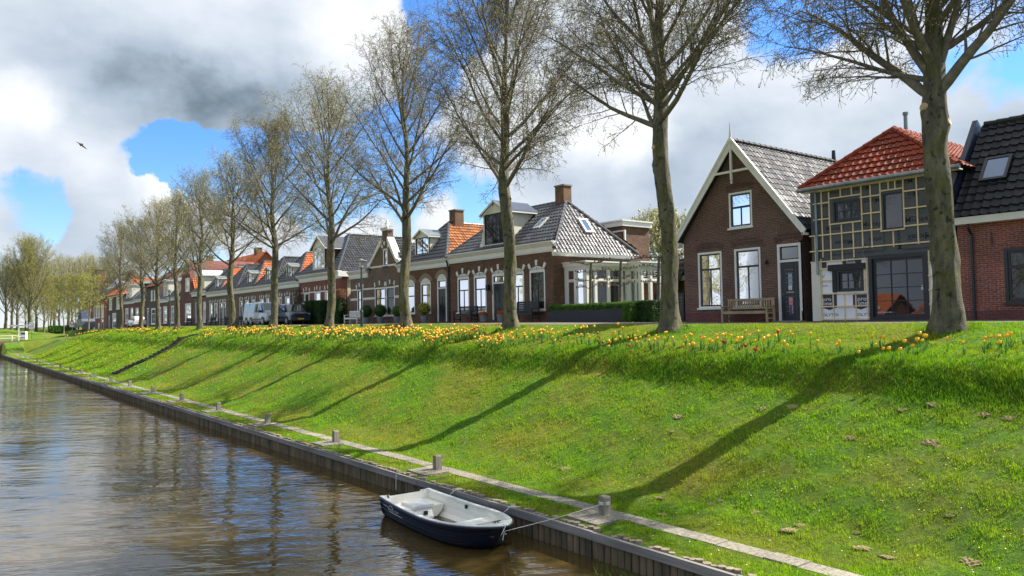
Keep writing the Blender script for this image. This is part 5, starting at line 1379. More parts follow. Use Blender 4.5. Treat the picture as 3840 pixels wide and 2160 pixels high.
# --- H7 red brick ivy house
h = top('ivy_house', 'red brick house with white pedimented dormer, glazed hipped roof and ivy columns', 'house', (FX, 60.8, 0))
y0, y1 = 56.85, 64.95
W = [(pb(r3(540, 1000))[0]-.9, pb(r3(510, 1000))[0]-.1), (pb(r3(470, 1000))[0], pb(r3(405, 1000))[0]), (pb(r3(348, 1000))[0], pb(r3(290, 1000))[0])]
Ws = [(a, b, .8, 2.95) for a, b in W]
wall(h, [(y0, -.1), (y0, 3.9), (y1, 3.9), (y1, -.1)], Ws, FX, 8, M['red2'])
for w in Ws: window(h, w, fw=.13, tr=.35, mull=0, curtain='curtain', smat='white', cfrac=.4); arch(h, w[0]-.05, w[1]+.05, w[3]+.03, .10, .28, M['red2'], keys=3)
mb = MB()
for za, zb in ((2.85, 2.97), (1.95, 2.07)):
    ya = y0+.02
    for a, b in sorted([(w[0], w[1]) for w in Ws])+[(y1, y1)]:
        if a > ya: mb.box(FX-.014, FX+.002, ya, a-.002, za, zb)
        ya = b+.002
mb.build('stone_bands', M['cream'], h)
mb = MB(); mb.box(FX+.6, FX+7.9, y0-.03, y0-.002, 0, 3.9); mb.build('painted_side_wall', M['pale'], h)
cornice(h, 56.6, 65.15, 3.82, 4.42, out=.4); mb = MB(); mb.box(26.2, 34, 56.55, 56.84, 3.95, 4.38); mb.build('side_gutter', M['white'], h)
hip_back(h, 56.7, 65.1, 26.25, 4.42, 29.3, 60.9, 7.9, 35, M['tdark'], M['tgrey'], tw=.24, co=.33, amp=.03)
dormer(h, 59.9, 62.3, 4.75, 6.75, 26.55, 28.6, rise=.85, smat='red2', over=.35, rmat='tdark', win=dict(mull=2, tr=.33, smat='white', curtain=None, sill=None))
# --- H8 long terrace
h = top('long_terrace', 'long brick terrace of five dwellings with dark and orange zigzag roofs and small dormers', 'terrace', (FX, 79, 0))
y0, y1 = 65.2, 92.7
Ws = []; Ds = []
for (xl, xr) in ((110, 185), (240, 320), (415, 495), (545, 610), (745, 765), (800, 875), (940, 1042)): Ws.append((yat(zA(xr, 0)[0]), yat(zA(xl, 0)[0])))
for (xl, xr) in ((705, 757), (790, 850)): Ws.append((yat(zB(xr, 0)[0]), yat(zB(xl, 0)[0])))
Ds.append((yat(zA(1212, 0)[0]), yat(zA(1105, 0)[0])))
for (xl, xr) in ((885, 940), (955, 1000), (1250, 1302)): Ds.append((yat(zB(xr, 0)[0]), yat(zB(xl, 0)[0])))
Ws = [(a, b, .75, 2.75) for a, b in Ws]; Ds = [(a, b, .12, 2.75) for a, b in Ds]
# drop overlaps
allr = []
for r_ in sorted(Ws+Ds):
    if not allr or r_[0] > allr[-1][1]+.12: allr.append(r_)
wall(h, [(y0, -.2), (y0, 3.55), (y1, 3.55), (y1, -.2)], allr, FX, 8, M['grey'])
for w in allr:
    if w[2] < .5: door(h, w, fw=.12, trz=2.2, dmat='black', handle=False)
    else: window(h, w, fw=.13, tr=.35, mull=0, curtain='curtain', smat='white', cfrac=.9)
    arch(h, w[0]-.05, w[1]+.05, w[3]+.02, .08, .24, M['grey'], keys=3)
cornice(h, 65.15, 92.8, 3.50, 4.02)
for i in range(5):
    a = y0+i*5.5; b = a+5.5; c_ = a+2.9
    mats = [(M['tdark'], M['tdark']), (M['tdark'], M['tmoss']), (M['tdark'], M['torange']), (M['tdark'], M['tdark']), (M['tdark'], M['torange'])][i]
    ax, az = 28.5, 6.85
    hip_back(h, a+.02, b-.02, 26.28, 4.0, ax, c_+.3, az, 33.5, M['tdark'], [M['torange'], M['tgrey'], M['torange'], M['tgrey'], M['torange']][i], M['tdark'], mrid=M['tgrey'], tw=.26, co=.34)
    dc = [67.8, 73.2, 78.5, 84.0, 89.3][i]
    if i == 3: continue
    dormer(h, dc-.62, dc+.62, 4.25, 5.55, 26.62, 27.7, rise=.22, win=dict(mull=1, tr=0, smat='black', curtain=None, sill=None))
chimney(h, 29.2, 29.8, 75.9, 76.5, 5.6, 6.9); chimney(h, 30, 30.6, 92.2, 92.7, 6, 7.4, 'pale')
# --- H8b narrow house with curved dormer
h = top('curved_dormer_house', 'narrow brick house with curved white dormer pediment and dark roof', 'house', (FX, 95.6, 0))
y0, y1 = 92.75, 98.55
Ws = [(93.4, 94.3, .6, 3.0), (96.6, 97.5, .6, 3.0)]; Dd = (94.9, 95.9, .15, 3.0)
wall(h, [(y0, -.2), (y0, 3.6), (y1, 3.6), (y1, -.2)], Ws+[Dd], FX, 8, M['grey'])
for w in Ws: window(h, w, fw=.15, tr=.33, mull=1, smat='white')
door(h, Dd, fw=.12, trz=2.4, handle=False)
cornice(h, 92.8, 99.0, 3.75, 4.25)
tile_plane(h, [(26.3, 92.75, 4.25), (26.3, 98.55, 4.25), (29.3, 98.55, 7.0), (29.3, 92.75, 7.0)], M['tdark'], .26, .34)
tile_plane(h, [(34, 92.75, 4.25), (34, 98.55, 4.25), (29.3, 98.55, 7.0), (29.3, 92.75, 7.0)], M['torange'], .26, .34)
mb = MB(); mb.prismY([(26.5, 3.6), (34, 3.6), (29.3, 6.9)], 92.76, 92.8); mb.prismY([(26.5, 3.6), (34, 3.6), (29.3, 6.9)], 98.5, 98.54); mb.build('gable_wall', M['grey'], h)
mb = MB(); mb.box(26.6, 29, 94.2, 97.2, 4.4, 6.2); dd_ = mb.build('dormer', M['cream'], h)
window(dd_, (94.9, 96.5, 4.6, 6.0), X=26.57, fw=.1, tr=0, mull=1, smat='white', sill=None, proud=.03)
mb = MB(); mb.prismX([(94.0, 6.1), (94.0, 6.3)]+[(95.7-1.5*cos(k*pi/10), 6.3+.55*sin(k*pi/10)) for k in range(11)]+[(97.4, 6.3), (97.4, 6.1)], 26.35, 29.1); mb.build('pediment', M['white'], dd_)
# --- H9 red gable
h = top('red_gable_house', 'maroon brick house with its tall gable to the street and bright orange tiled roof', 'house', (FX, 101.4, 0))
y0, y1 = 98.7, 104.2; gm = 101.6
w1 = (yat(zB(368, 0)[0]), yat(zB(262, 0)[0]), .75, 3.0); w2 = (yat(zB(338, 0)[0])-.1, yat(zB(262, 0)[0])-.1, 4.45, 6.2); w3 = (103.0, 103.8, 1.0, 3.0)
wall(h, [(y0, -.2), (y0, 4.6), (y0+.6, 5.2), (gm-1, 7.9), (gm-.3, 8.5), (gm+.3, 8.5), (y1-.4, 6.3), (y1, 6.0), (y1, -.2)], [w1, w2], FX, 8, M['maroon'])
window(h, w1, fw=.14, tr=.3, mull=2, smat='white'); window(h, w2, fw=.13, tr=0, mull=1, smat='white', sill='maroon')
tile_plane(h, [(26.7, y0-.35, 4.3), (35, y0-.35, 4.3), (35, gm, 8.45), (26.7, gm, 8.45)], M['torange'], .28, .36, .05)
tile_plane(h, [(26.7, y1+.1, 5.9), (35, y1+.1, 5.9), (35, gm, 8.45), (26.7, gm, 8.45)], M['torange'], .28, .36, .05)
chimney(h, 29, 29.7, 101.2, 102, 8.2, 9.1)
# --- further houses, each with its own look
def far_house(name, label, y0, y1, ze, wm, roofdef, wins, doors=(), corn=True, ymid=None):
    h = top(name, label, 'house', (FX, (y0+y1)/2, 0))
    zb = min(street_z(y0), street_z(y1))-.2
    wall(h, [(y0, zb), (y0, ze), (y1, ze), (y1, zb)], list(wins)+list(doors), FX, 8, wm)
    for w in wins: window(h, w, fw=.16, tr=.3, mull=1, smat='white', sw=.07)
    for w in doors: door(h, w, fw=.14, trz=w[3]-.55, handle=False)
    if corn: cornice(h, y0, y1, ze-.15, ze+.3)
    roofdef(h)
    return h
def gable_par(mat, y0, y1, ze, zr, xr=30, back=M['torange']):
    def f(h):
        tile_plane(h, [(26.2, y0, ze), (26.2, y1, ze), (xr, y1, zr), (xr, y0, zr)], mat, .30, .38, .05, nu=3)
        tile_plane(h, [(34.5, y0, ze), (34.5, y1, ze), (xr, y1, zr), (xr, y0, zr)], back, .30, .38, .05, nu=3)
        mb = MB(); mb.prismY([(26.5, ze-.1), (34.5, ze-.1), (xr, zr-.08)], y0+.02, y0+.08); mb.prismY([(26.5, ze-.1), (34.5, ze-.1), (xr, zr-.08)], y1-.08, y1-.02); mb.build('gable_wall', M['maroon'], h)
    return f
def Z(px, f, py=0): return yat(f(px, py)[0])
def fa(h):
    hip_back(h, 104.5, 110.3, 26.3, 4.1, 28.8, 107.3, 6.9, 33, M['tdark'], M['tshine'], M['tdark'], tw=.28, co=.36)
    dormer(h, 105.4, 107.2, 4.3, 6.2, 26.7, 28.2, rise=.3, win=dict(mull=1, tr=0, smat='white', sill=None, curtain=None))
far_house('dwelling', 'low brick house with white cornice and glossy dark roof left of the red gable', 104.4, 110.3, 3.75, M['grey'], fa, [(105.2, 106.8, .6, 2.9), (107.6, 109.0, .6, 2.9)])
h = top('tall_orange_roof', 'tall house with very large orange tiled roof rising behind the low dark roofs', 'house', (36, 113, 0))
mb = MB(); mb.box(33.8, 42, 104.5, 121, 0, 6.2); mb.build('wall', M['red'], h)
tile_plane(h, [(33.3, 104, 5.6), (33.3, 121, 5.6), (37.6, 121, 10.2), (37.6, 104, 10.2)], M['torange'], .36, .42, .06, nu=3); tile_plane(h, [(42, 104, 5.6), (42, 121, 5.6), (37.6, 121, 10.2), (37.6, 104, 10.2)], M['torange'], .36, .42, .06, nu=3)
mb = MB(); mb.prismY([(33.8, 6.1), (42, 6.1), (37.6, 10.1)], 104.4, 104.5); mb.build('gable_wall', M['red'], h)
chimney(h, 37.3, 38.1, 107, 108.2, 9.6, 11)
def fa(h):
    hip_back(h, 110.5, 116.4, 26.3, 3.9, 28.8, 113.3, 6.6, 33, M['tdark'], M['tdark'], M['tdark'], tw=.28, co=.36)
    dormer(h, 111.2, 113.4, 4.1, 6.4, 26.6, 28.6, rise=.2, win=dict(mull=1, tr=.3, smat='white', sill=None, curtain=None))
far_house('dwelling', 'low brick house with big white dormer behind the far street lamp', 110.4, 116.4, 3.6, M['maroon'], fa, [(111.2, 113.2, .6, 2.9), (114.4, 115.6, .6, 2.9)])
def fa(h):
    gable_par(M['maroon'], 116.5, 123.4, 5.9, 8.4)(h); 
far_house('dwelling', 'dark brick two storey house with paired upper windows', 116.5, 123.4, 5.9, M['darkb'], gable_par(pm('maroon_tile', (.16, .05, .045), .5), 116.5, 123.4, 5.9, 8.6), [(117.6, 118.6, 3.9, 5.4), (119.4, 120.4, 3.9, 5.4), (117.8, 120.2, .5, 2.8)], [(121.6, 122.7, .1, 2.9)], corn=False)
def fa(h):
    hip_back(h, 123.6, 131.2, 26.3, 4.4, 29, 127.4, 7.2, 34, M['tdark'], M['tdark'], M['tdark'], tw=.3, co=.36, amp=.05); dormer(h, 125.0, 127.6, 4.6, 6.8, 26.6, 28.8, rise=.3, smat='maroon', win=dict(mull=1, tr=.3, smat='white', sill=None, curtain=None))
far_house('dwelling', 'red brick house with large white windows behind the white hatchback', 123.6, 131.2, 4.1, M['maroon'], fa, [(124.6, 127.0, .7, 3.1), (128.4, 130.4, .7, 3.1)])
def fa(h):
    hip_back(h, 131.3, 138.9, 26.3, 4.4, 29, 135.1, 7.0, 34, M['tdark'], M['tshine'], M['tdark'], tw=.3, co=.36, amp=.05); dormer(h, 134.2, 137.6, 4.5, 6.9, 26.6, 28.9, rise=.15, win=dict(mull=1, tr=.3, smat='white', sill=None, curtain=None))
far_house('dwelling', 'red brick house with tall white sided dormer left of the white hatchback', 131.3, 138.9, 4.0, M['maroon'], fa, [(132.2, 134.0, .7, 3.2), (135.6, 138.0, .7, 3.2)])
h = top('rear_house', 'orange roofed house standing behind the two red houses', 'house', (36, 131, 0))
mb = MB(); mb.box(34.6, 40, 124, 139, 0, 6.5); mb.build('wall', M['red'], h)
tile_plane(h, [(34.2, 123.5, 6.3), (34.2, 139.5, 6.3), (37.3, 139.5, 9.0), (37.3, 123.5, 9.0)], M['torange'], .4, .42, .06, nu=3); mb = MB(); mb.prismY([(34.6, 6.4), (40, 6.4), (37.3, 8.9)], 123.9, 124); mb.build('gable_wall', M['red'], h)
chimney(h, 37, 38, 128, 129.5, 8.6, 10)
def fa(h):
    hip_back(h, 139.0, 153.2, 26.2, 5.55, 29.2, 146, 8.6, 34, M['torange'], M['torange'], M['torange'], tw=.34, co=.4, amp=.05); dormer(h, 143.0, 145.4, 6.4, 7.8, 27.0, 28.8, rise=.2, win=dict(mull=0, tr=0, smat='white', sill=None, curtain=None))
far_house('dwelling', 'dark brick two storey house with orange hipped roof', 139.1, 153.2, 5.5, M['darkb'], fa, [(149.0, 151.6, 3.2, 5.2), (142.4, 145.2, 3.2, 5.2), (145.4, 148.6, -.1, 2.6)], [(150.8, 151.9, -.2, 2.2)])
h = far_house('dwelling', 'red brick house with large weathered brown roof and solar panels at the far end', 153.6, 178.8, 5.2, M['red'], gable_par(M['tmoss'], 153.6, 178.8, 5.3, 10.6, 31, M['tmoss']), [(yat(zC(470, 0)[0]), yat(zC(432, 0)[0]), 1.9, 4.4), (yat(zC(518, 0)[0]), yat(zC(482, 0)[0]), 1.9, 4.4), (yat(zC(572, 0)[0]), yat(zC(538, 0)[0]), 1.9, 4.4), (yat(zC(660, 0)[0]), yat(zC(600, 0)[0]), 1.9, 4.4), (yat(zC(462, 0)[0]), yat(zC(430, 0)[0]), -.4, 1.0), (yat(zC(562, 0)[0]), yat(zC(532, 0)[0]), -.4, 1.0)], [(yat(zC(656, 0)[0]), yat(zC(600, 0)[0]), -.5, 1.7)], corn=False)
mb = MB()
for k in (0, 1): 
    for j in range(1): mb.add([(27.9+2.2*a_, 155.6+k*3.7+b_*3.4, 5.3+(27.9+2.2*a_-26.2)*5.3/4.8+.18) for a_, b_ in ((0, 0), (0, 1), (1, 1), (1, 0))], [(0, 1, 2, 3)])
mb.build('solar_panel', pm('solar_panel', (.16, .2, .26), .15, spec=1), h)
chimney(h, 28.6, 30, 176.5, 178.5, 7.5, 12, 'chim')
# low white buildings on the far side beyond the bridge
h = top('white_pavilion', 'long low white building behind the tree trunks at the far left', 'building', (-5, 235, 0))
mb = MB(); mb.box(-30, 14, 232, 240, 0, 3.6); mb.build('wall', M['cream'], h)
mb = MB(); mb.box(-30.3, 14.3, 231.6, 240.3, 3.6, 4.1); mb.build('fascia', M['white'], h)
mb = MB(); mb.box(-30, 14, 231.9, 231.98, .2, 1.6); mb.build('dark_base', M['darkb'], h)
for k in range(8):
    y = 231.95; x = -26+k*5; mb = MB(); ringx = [(x, x+.15), (x+2.05, x+2.2)]
    for a, b in ringx: mb.box(a, b, y-.06, y, 1.7, 3.3)
    mb.box(x+.15, x+2.05, y-.06, y, 3.15, 3.3); mb.box(x+.15, x+2.05, y-.06, y, 1.7, 1.82); f = mb.build('window', M['white'], h)
    mb = MB(); mb.box(x+.16, x+2.04, y-.03, y-.01, 1.83, 3.14); mb.build('pane', M['glass'], f)
# garden building in the gap between the gabled and the corniced house
h = top('garden_building', 'low building with dark sloping roof and white eaves board in the garden gap', 'building', (33, 24.5, 0))
bx_ = 33.5
p0, p1 = onX(F6(2085, 440), bx_), onX(F6(2245, 900), bx_)
ya, yb = p1.y-3, p0.y+1.0
ze = onX(F6(2165, 520), bx_).z
ww = (onX(F6(2250, 700), bx_).y-.1, onX(F6(2112, 700), bx_).y, onX(F6(2180, 830), bx_).z, onX(F6(2180, 600), bx_).z)
wall(h, [(ya, 0), (ya, ze), (yb, ze), (yb, 0)], [ww], bx_, 4, M['red'])
window(h, ww, X=bx_, fw=.10, tr=0, mull=1, smat='white')
mb = MB(); mb.box(bx_-.25, bx_-.01, ya, yb, ze, onX(F6(2165, 440), bx_).z); mb.build('eaves_board', M['cream'], h)
zt_ = onX(F6(2165, 150), bx_+2.2).z
tile_plane(h, [(bx_-.2, ya, ze+.3), (bx_-.2, yb, ze+.3), (bx_+2.2, yb, zt_), (bx_+2.2, ya, zt_)], M['tblack'], .26, .34)
h = top('garden_shed', 'dark tiled lean-to roof between the conservatory and the round hedge', 'shed', (31.5, 26.5, 0))
q0 = onX(F6(1620, 800), 32); q1 = onX(F6(1800, 800), 32); 
ya, yb = q1.y-.8, q0.y+.4; zt_ = onX(F6(1700, 190), 33.5).z
tile_plane(h, [(31.6, ya, .4), (31.6, yb, .4), (33.6, yb, zt_), (33.6, ya, zt_)], M['tblack'], .24, .33)
mb = MB(); mb.box(33.4, 35.4, ya, yb, 0, zt_-.1); mb.prismY([(31.6, 0), (33.6, 0), (33.6, zt_-.1), (31.6, .3)], yb-.05, yb); mb.build('wall', M['brown2'], h)
# gate beside the gabled house
h = top('garden_gate', 'dark wooden garden gate with wire mesh beside the gabled house', 'gate', (26.9, 22.6, 0))
ga = (onX(F6(2240, 1050), 26.9).y, onX(F6(2105, 1050), 26.9).y)
mb = MB(); ringbox(mb, 26.87, 26.95, ga[0], ga[1], .08, 1.35, .09); mb.build('frame', M['bwood'], h)
mb = MB()
for k in range(1, 6): y = ga[0]+(ga[1]-ga[0])*k/6; mb.box(26.90, 26.91, y-.006, y+.006, .17, 1.26)
for k in range(1, 8): z = .17+1.1*k/8; mb.box(26.912, 26.922, ga[0]+.09, ga[1]-.09, z-.006, z+.006)
mb.build('wire_mesh', M['zinc'], h)
mb = MB(); mb.box(27.0, 27.03, ga[0], ga[1], .05, 1.32); mb.build('backing', M['black'], h)
for i, (y0, y1, zr, m_) in enumerate([(-14, 4, 3.4, 'brown'), (8, 22, 4.0, 'red'), (26, 44, 3.4, 'grey'), (48, 66, 4.2, 'red')]):  # invented houses across the water, added for the reflections in the panes
    h = top('added_shore_house', 'invented low orange roofed house added on the opposite shore for the window reflections', 'house', (-45, (y0+y1)/2, -1.6), 'added houses on the opposite shore')
    mb = MB(); mb.box(-51, -42, y0, y1, -1.6, .4); mb.prismY([(-51, .4), (-42, .4), (-46.5, zr-1.6)], y0, y1); mb.build('wall', M[m_], h)
    mb = MB()
    for s in (-1, 1):
        q = [(-46.5+s*5.0, y0-.3, .12), (-46.5+s*5.0, y1+.3, .12), (-46.5, y1+.3, zr-1.45), (-46.5, y0-.3, zr-1.45)]
        mb.add(q+[(a, b, c-.12) for a, b, c in q], [(0, 1, 2, 3), (7, 6, 5, 4), (0, 1, 5, 4), (1, 2, 6, 5), (2, 3, 7, 6), (3, 0, 4, 7)])
    mb.build('roof', M['torange'], h)
    for k in range(int((y1-y0)/3.2)):
        mb = MB(); y = y0+1.2+k*3.2; mb.box(-41.99, -41.93, y, y+1.2, -.9, .1); f = mb.build('window', M['white'], h)
# ================================================================ street furniture, planters, vehicles, boat
def bench(name, label, loc, rz, ln, mat, slats='v', dep=.52, back=.5, seat=.42, solid=False):
    o = top(name, label, 'bench', loc, None, rz, local=True)
    hl = ln/2; mb = MB()
    for k in range(5): y = -dep/2+.03+k*(dep-.06)/5; mb.box(-hl+.06, hl-.06, y, y+.08, seat, seat+.025)
    mb.box(-hl+.05, hl-.05, -dep/2+.02, -dep/2+.05, seat-.09, seat-.002); mb.build('seat', mat, o)
    mb = MB(); yb = dep/2-.02
    if slats == 'v':
        mb.box(-hl+.08, hl-.08, yb-.02, yb+.02, seat+back-.07, seat+back+.02); mb.box(-hl+.08, hl-.08, yb-.02, yb+.02, seat+.10, seat+.15)
        n = int(ln/.115)
        for k in range(n): x = -hl+.12+(ln-.24)*k/(n-1); mb.box(x-.028, x+.028, yb-.01, yb+.01, seat+.151, seat+back-.071)
    else:
        n = 5 if solid else 4
        for k in range(n): z = seat+.06+back*k/n; mb.box(-hl+.06, hl-.06, yb-.012, yb+.012, z, z+back/n*(.93 if solid else .6))
    mb.build('backrest', mat, o)
    for s in (-1, 1):
        x = s*(hl-.04)
        for y, h_ in ((-dep/2+.04, seat+.2), (yb, seat+back+.03)):
            mb = MB(); mb.box(x-.035, x+.035, y-.035, y+.035, 0, h_); mb.build('leg', mat, o)
        mb = MB(); mb.box(x-.045, x+.045, -dep/2-.03, yb-.036, seat+.201, seat+.235); mb.build('armrest', mat, o)
        mb = MB(); mb.box(x-.02, x+.02, -dep/2+.076, yb-.036, seat-.10, seat-.03); mb.box(x-.02, x+.02, -dep/2+.076, yb-.036, .12, .17); mb.build('rail', mat, o)
    return o
RZ = -pi/2
bench('garden_bench', 'weathered wooden bench under the windows of the gabled house', (25.95, 18.45, .02), RZ, 2.15, M['wood'])
yb_ = yat(E5(540, 0)[0], 25.9); bench('garden_bench', 'black slatted bench left of the front door of the corniced house', (25.8, yb_, ZF+.02), RZ, 1.9, M['bwood'])
yb_ = yat(E5(1640, 0)[0], 25.9); bench('garden_bench', 'black high backed bench right of the front door of the corniced house', (25.8, yb_, ZF+.02), RZ+.0, 1.9, M['bwood'], 'h', .55, .6, solid=True)
a_, b_ = yat(r3(912, 0)[0], 25.6), yat(r3(740, 0)[0], 25.6); bench('garden_bench', 'white slatted bench beside the street lamp and the narrow banded house', (25.6, (a_+b_)/2, ZF+.02), RZ, b_-a_-.5, M['white'])
for (f, xl, xr, lb) in ((zB, 245, 345, 'dark bench in front of the maroon gable house'), (zB, 680, 775, 'dark bench in front of the left end of the long terrace'), (zB, 945, 1040, 'dark bench beside the lantern post at the terrace door'), (zB, 1160, 1350, 'dark bench just left of the silver van')):
    a_, b_ = yat(f(xr, 0)[0], 25.6), yat(f(xl, 0)[0], 25.6); bench('garden_bench', lb, (25.6, (a_+b_)/2, street_z((a_+b_)/2)+.03), RZ, min(2.0, b_-a_), M['bwood'])
# planters and pots
y0, y1 = 25.25, 30.55
h = top('long_planter', 'long anthracite slatted planter below the clipped hedge', 'planter', (26.2, 28, 0))
mb = MB(); mb.box(25.93, 26.5, y0, y1, .10, .70); mb.build('trough', M['anth'], h)
mb = MB(); y = y0
while y < y1-.03: mb.box(25.905, 25.929, y, y+.045, .09, .71); y += .065
mb.build('slats', M['anth'], h); mb = MB(); mb.box(25.9, 26.55, y0-.02, y1, 0, .09); mb.build('brick_base', M['brown2'], h)
h = top('clipped_hedge', 'clipped box hedge growing out of the long anthracite planter', 'hedge', (26.2, 28, 0))
P_, D_ = boxpts(15000, 25.90, 26.55, 25.2, 30.6, .68, .98, 3); leafcloud('foliage', P_-np.array([26.2, 28, 0]), D_, .026, M['hedge'], h)
P_, D_ = boxpts(4500, 25.88, 26.6, 24.75, 25.24, .15, .99, 4); leafcloud('foliage', P_-np.array([26.2, 28, 0]), D_, .03, M['hedge'], h)
mb = MB(); mb.box(25.96, 26.5, 25.26, 30.5, .6, .93); mb.box(25.95, 26.5, 24.85, 25.24, .1, .93); mb.build('shade_core', DK, h)
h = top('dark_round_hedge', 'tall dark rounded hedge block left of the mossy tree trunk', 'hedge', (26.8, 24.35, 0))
P_, D_ = boxpts(11000, -.45, .45, -.55, .6, .05, 1.02, 9); leafcloud('foliage', P_, D_, .034, M['ivy'], h); mb = MB(); mb.box(26.4, 27.2, 23.9, 24.9, 0, .95); mb.build('shade_core', DK, h)
GP = pm('grey_zinc_pot', (.22, .24, .26), .6, (.16, .18, .2), 3)
for (x_, lb) in ((852, 'grey pot of orange flowers between the black bench and the dark door'), (1178, 'grey pot of orange flowers at the foot of the dark door, half behind the tree')):
    y = yat(E5(x_, 0)[0], 25.8); o = top('flower_pot', lb, 'flower pot', (25.8, y, ZF+.02), 'pots of orange flowers by the dark door', local=True)
    mb = MB(); mb.lathe([(.19, 0), (.24, .36), (.26, .36), (.26, .40), (.22, .40), (.21, .34)], n=14); mb.build('pot', GP, o)
    p, d = ballpts(700, .25, 5, (1, 1, .55)); p[:, 2] += .45; leafcloud('flowers', p, d, .028, M['orangefl'], o); mb = MB(); mb.lathe([(.02, .3), (.2, .36), (.18, .5), (.02, .54)], n=8); mb.build('stems', DK, o)  # solid core under the blooms, shade painted into its colour
for (x_, lb) in ((965, 'boxwood ball in a grey pot just right of the white bench'), (1118, 'boxwood ball in a grey pot between the two tall windows of the banded house')):
    y = yat(r3(x_, 0)[0], 25.8); ballshrub('potted_boxwood', lb, 'potted shrub', (25.8, y, ZF+.02), .46, 2600, M['box'], group='potted boxwood balls', potted=GP, seed=int(x_))
for (x_, lb, R_) in ((1300, 'airy green shrub in a pot left of the trunk before the arched window house', .38), (1595, 'yellow green potted shrub right of the trunk before the arched window house', .45)):
    y = yat(r3(x_, 0)[0], 25.8); ballshrub('potted_shrub', lb, 'potted shrub', (25.8, y, ZF+.02), R_, 900, M['spring'] if x_ > 1500 else M['hedge'], potted=GP, seed=int(x_), leaf=.045)
y = yat(zA(1280, 0)[0], 25.6); ballshrub('boxwood_ball', 'large clipped boxwood ball beside the ivy house', 'shrub', (25.4, y, ZF), .95, 5000, M['box'], (1, 1.05, .95), seed=4)
for (x_, w_, zt_, lb) in ((1470, .72, 2.15, 'ivy column left of the white window frame of the red brick house'), (1680, .66, 2.1, 'ivy column between the tree and the white window frame of the red brick house')):
    y = yat(zA(x_, 0)[0], 26.1); h = top('ivy_column', lb, 'climbing plant', (26.1, y, 0), 'ivy columns on the red brick house', local=True)
    P_, D_ = boxpts(4200, -.28, .30, -w_, w_, .1, zt_, int(x_)); leafcloud('foliage', P_, D_, .05, M['ivy'], h); mb = MB(); mb.box(-.2, .3, -w_+.07, w_-.07, 0, zt_-.07); mb.build('shade_core', DK, h)
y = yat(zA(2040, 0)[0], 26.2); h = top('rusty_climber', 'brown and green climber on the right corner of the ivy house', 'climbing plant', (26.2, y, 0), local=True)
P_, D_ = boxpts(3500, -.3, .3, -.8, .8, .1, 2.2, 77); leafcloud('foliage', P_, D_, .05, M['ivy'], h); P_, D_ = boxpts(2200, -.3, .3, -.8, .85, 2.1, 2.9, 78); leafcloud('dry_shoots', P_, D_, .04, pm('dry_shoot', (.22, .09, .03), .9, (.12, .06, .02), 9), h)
mb = MB(); mb.box(-.2, .3, -.7, .7, 0, 2.3); mb.build('shade_core', DK, h)
y = yat(zA(1190, 0)[0], 26.3); h = top('wall_creeper', 'bare brown creeper at the right end of the long terrace', 'climbing plant', (26.35, y, 0), local=True)
mb = MB(); rr = random.Random(3)
for k in range(60):
    yy = rr.uniform(-.9, .9); P = [(rr.uniform(-.1, .05), yy*.6, .1)]
    for j in range(6): P.append((rr.uniform(-.18, .08), P[-1][1]+rr.uniform(-.2, .2), .1+.5*(j+1)*rr.uniform(.8, 1.0)))
    mb.tube(P, .012, 4)
mb.build('stems', M['twig'], h); P_, D_ = boxpts(2400, -.25, .1, -.75, .75, .2, 3.2, 79); leafcloud('leaves', P_, D_, .035, pm('brown_leaf', (.10, .085, .04), .9, (.05, .05, .02), 9), h)
# wall lantern and boot bag
y = yat(E5(955, 0)[0], 26.2); h = top('wall_lantern', 'black wall lantern beside the second window of the corniced house', 'lamp', (26.5, y, 2.0), local=True)
mb = MB(); mb.bar((0, 0, -.25), (0, 0, -.02), .04, .03); mb.bar((0, 0, -.03), (-.3, .05, .0), .025, .025); mb.build('bracket', M['black'], h)
mb = MB()
for sx in (-1, 1):
    for sy in (-1, 1): mb.box(-.3+sx*.09-.01, -.3+sx*.09+.01, .05+sy*.09-.01, .05+sy*.09+.01, 0, .3)
mb.box(-.41, -.19, -.06, .16, -.02, 0); mb.box(-.41, -.19, -.06, .16, .3, .33); mb.lathe([(.09, 0), (.02, .08)], c=(-.3, .05), z0=.33, n=8); mb.build('cage', M['black'], h)
mb = MB(); mb.box(-.38, -.22, -.03, .13, .01, .29); mb.build('pane', M['glass'], h)
# street lamps
def lamp(label, y, H, group='street lamps'):
    o = top('street_lamp', label, 'street lamp', (20.9, y, hz(20.9, y)), group, local=True)
    mb = MB(); mb.lathe([(.09, -.1), (.09, .9), (.055, 1.0), (.05, H-.75)], n=12); mb.build('pole', pm('lamp_green', (.04, .06, .055), .5), o)
    mb = MB(); mb.lathe([(.05, 0), (.08, .05), (.08, .09)], z0=H-.75, n=12); mb.lathe([(.36, 0), (.35, .03), (.12, .09), (.05, .15)], z0=H-.28, n=18); mb.build('shade', pm('lamp_grey', (.16, .18, .18), .5), o)
    mb = MB(); mb.lathe([(.10, 0), (.135, .36)], z0=H-.65, n=14); mb.build('lamp_glass', pm('lamp_glass', (.55, .57, .55), .3, spec=.8), o)
lamp('street lamp with flat disc shade in front of the banded neck gable house', 41.9, 4.2)
lamp('far street lamp between two trees in front of the low dark roofed houses', 86.6, 4.2)
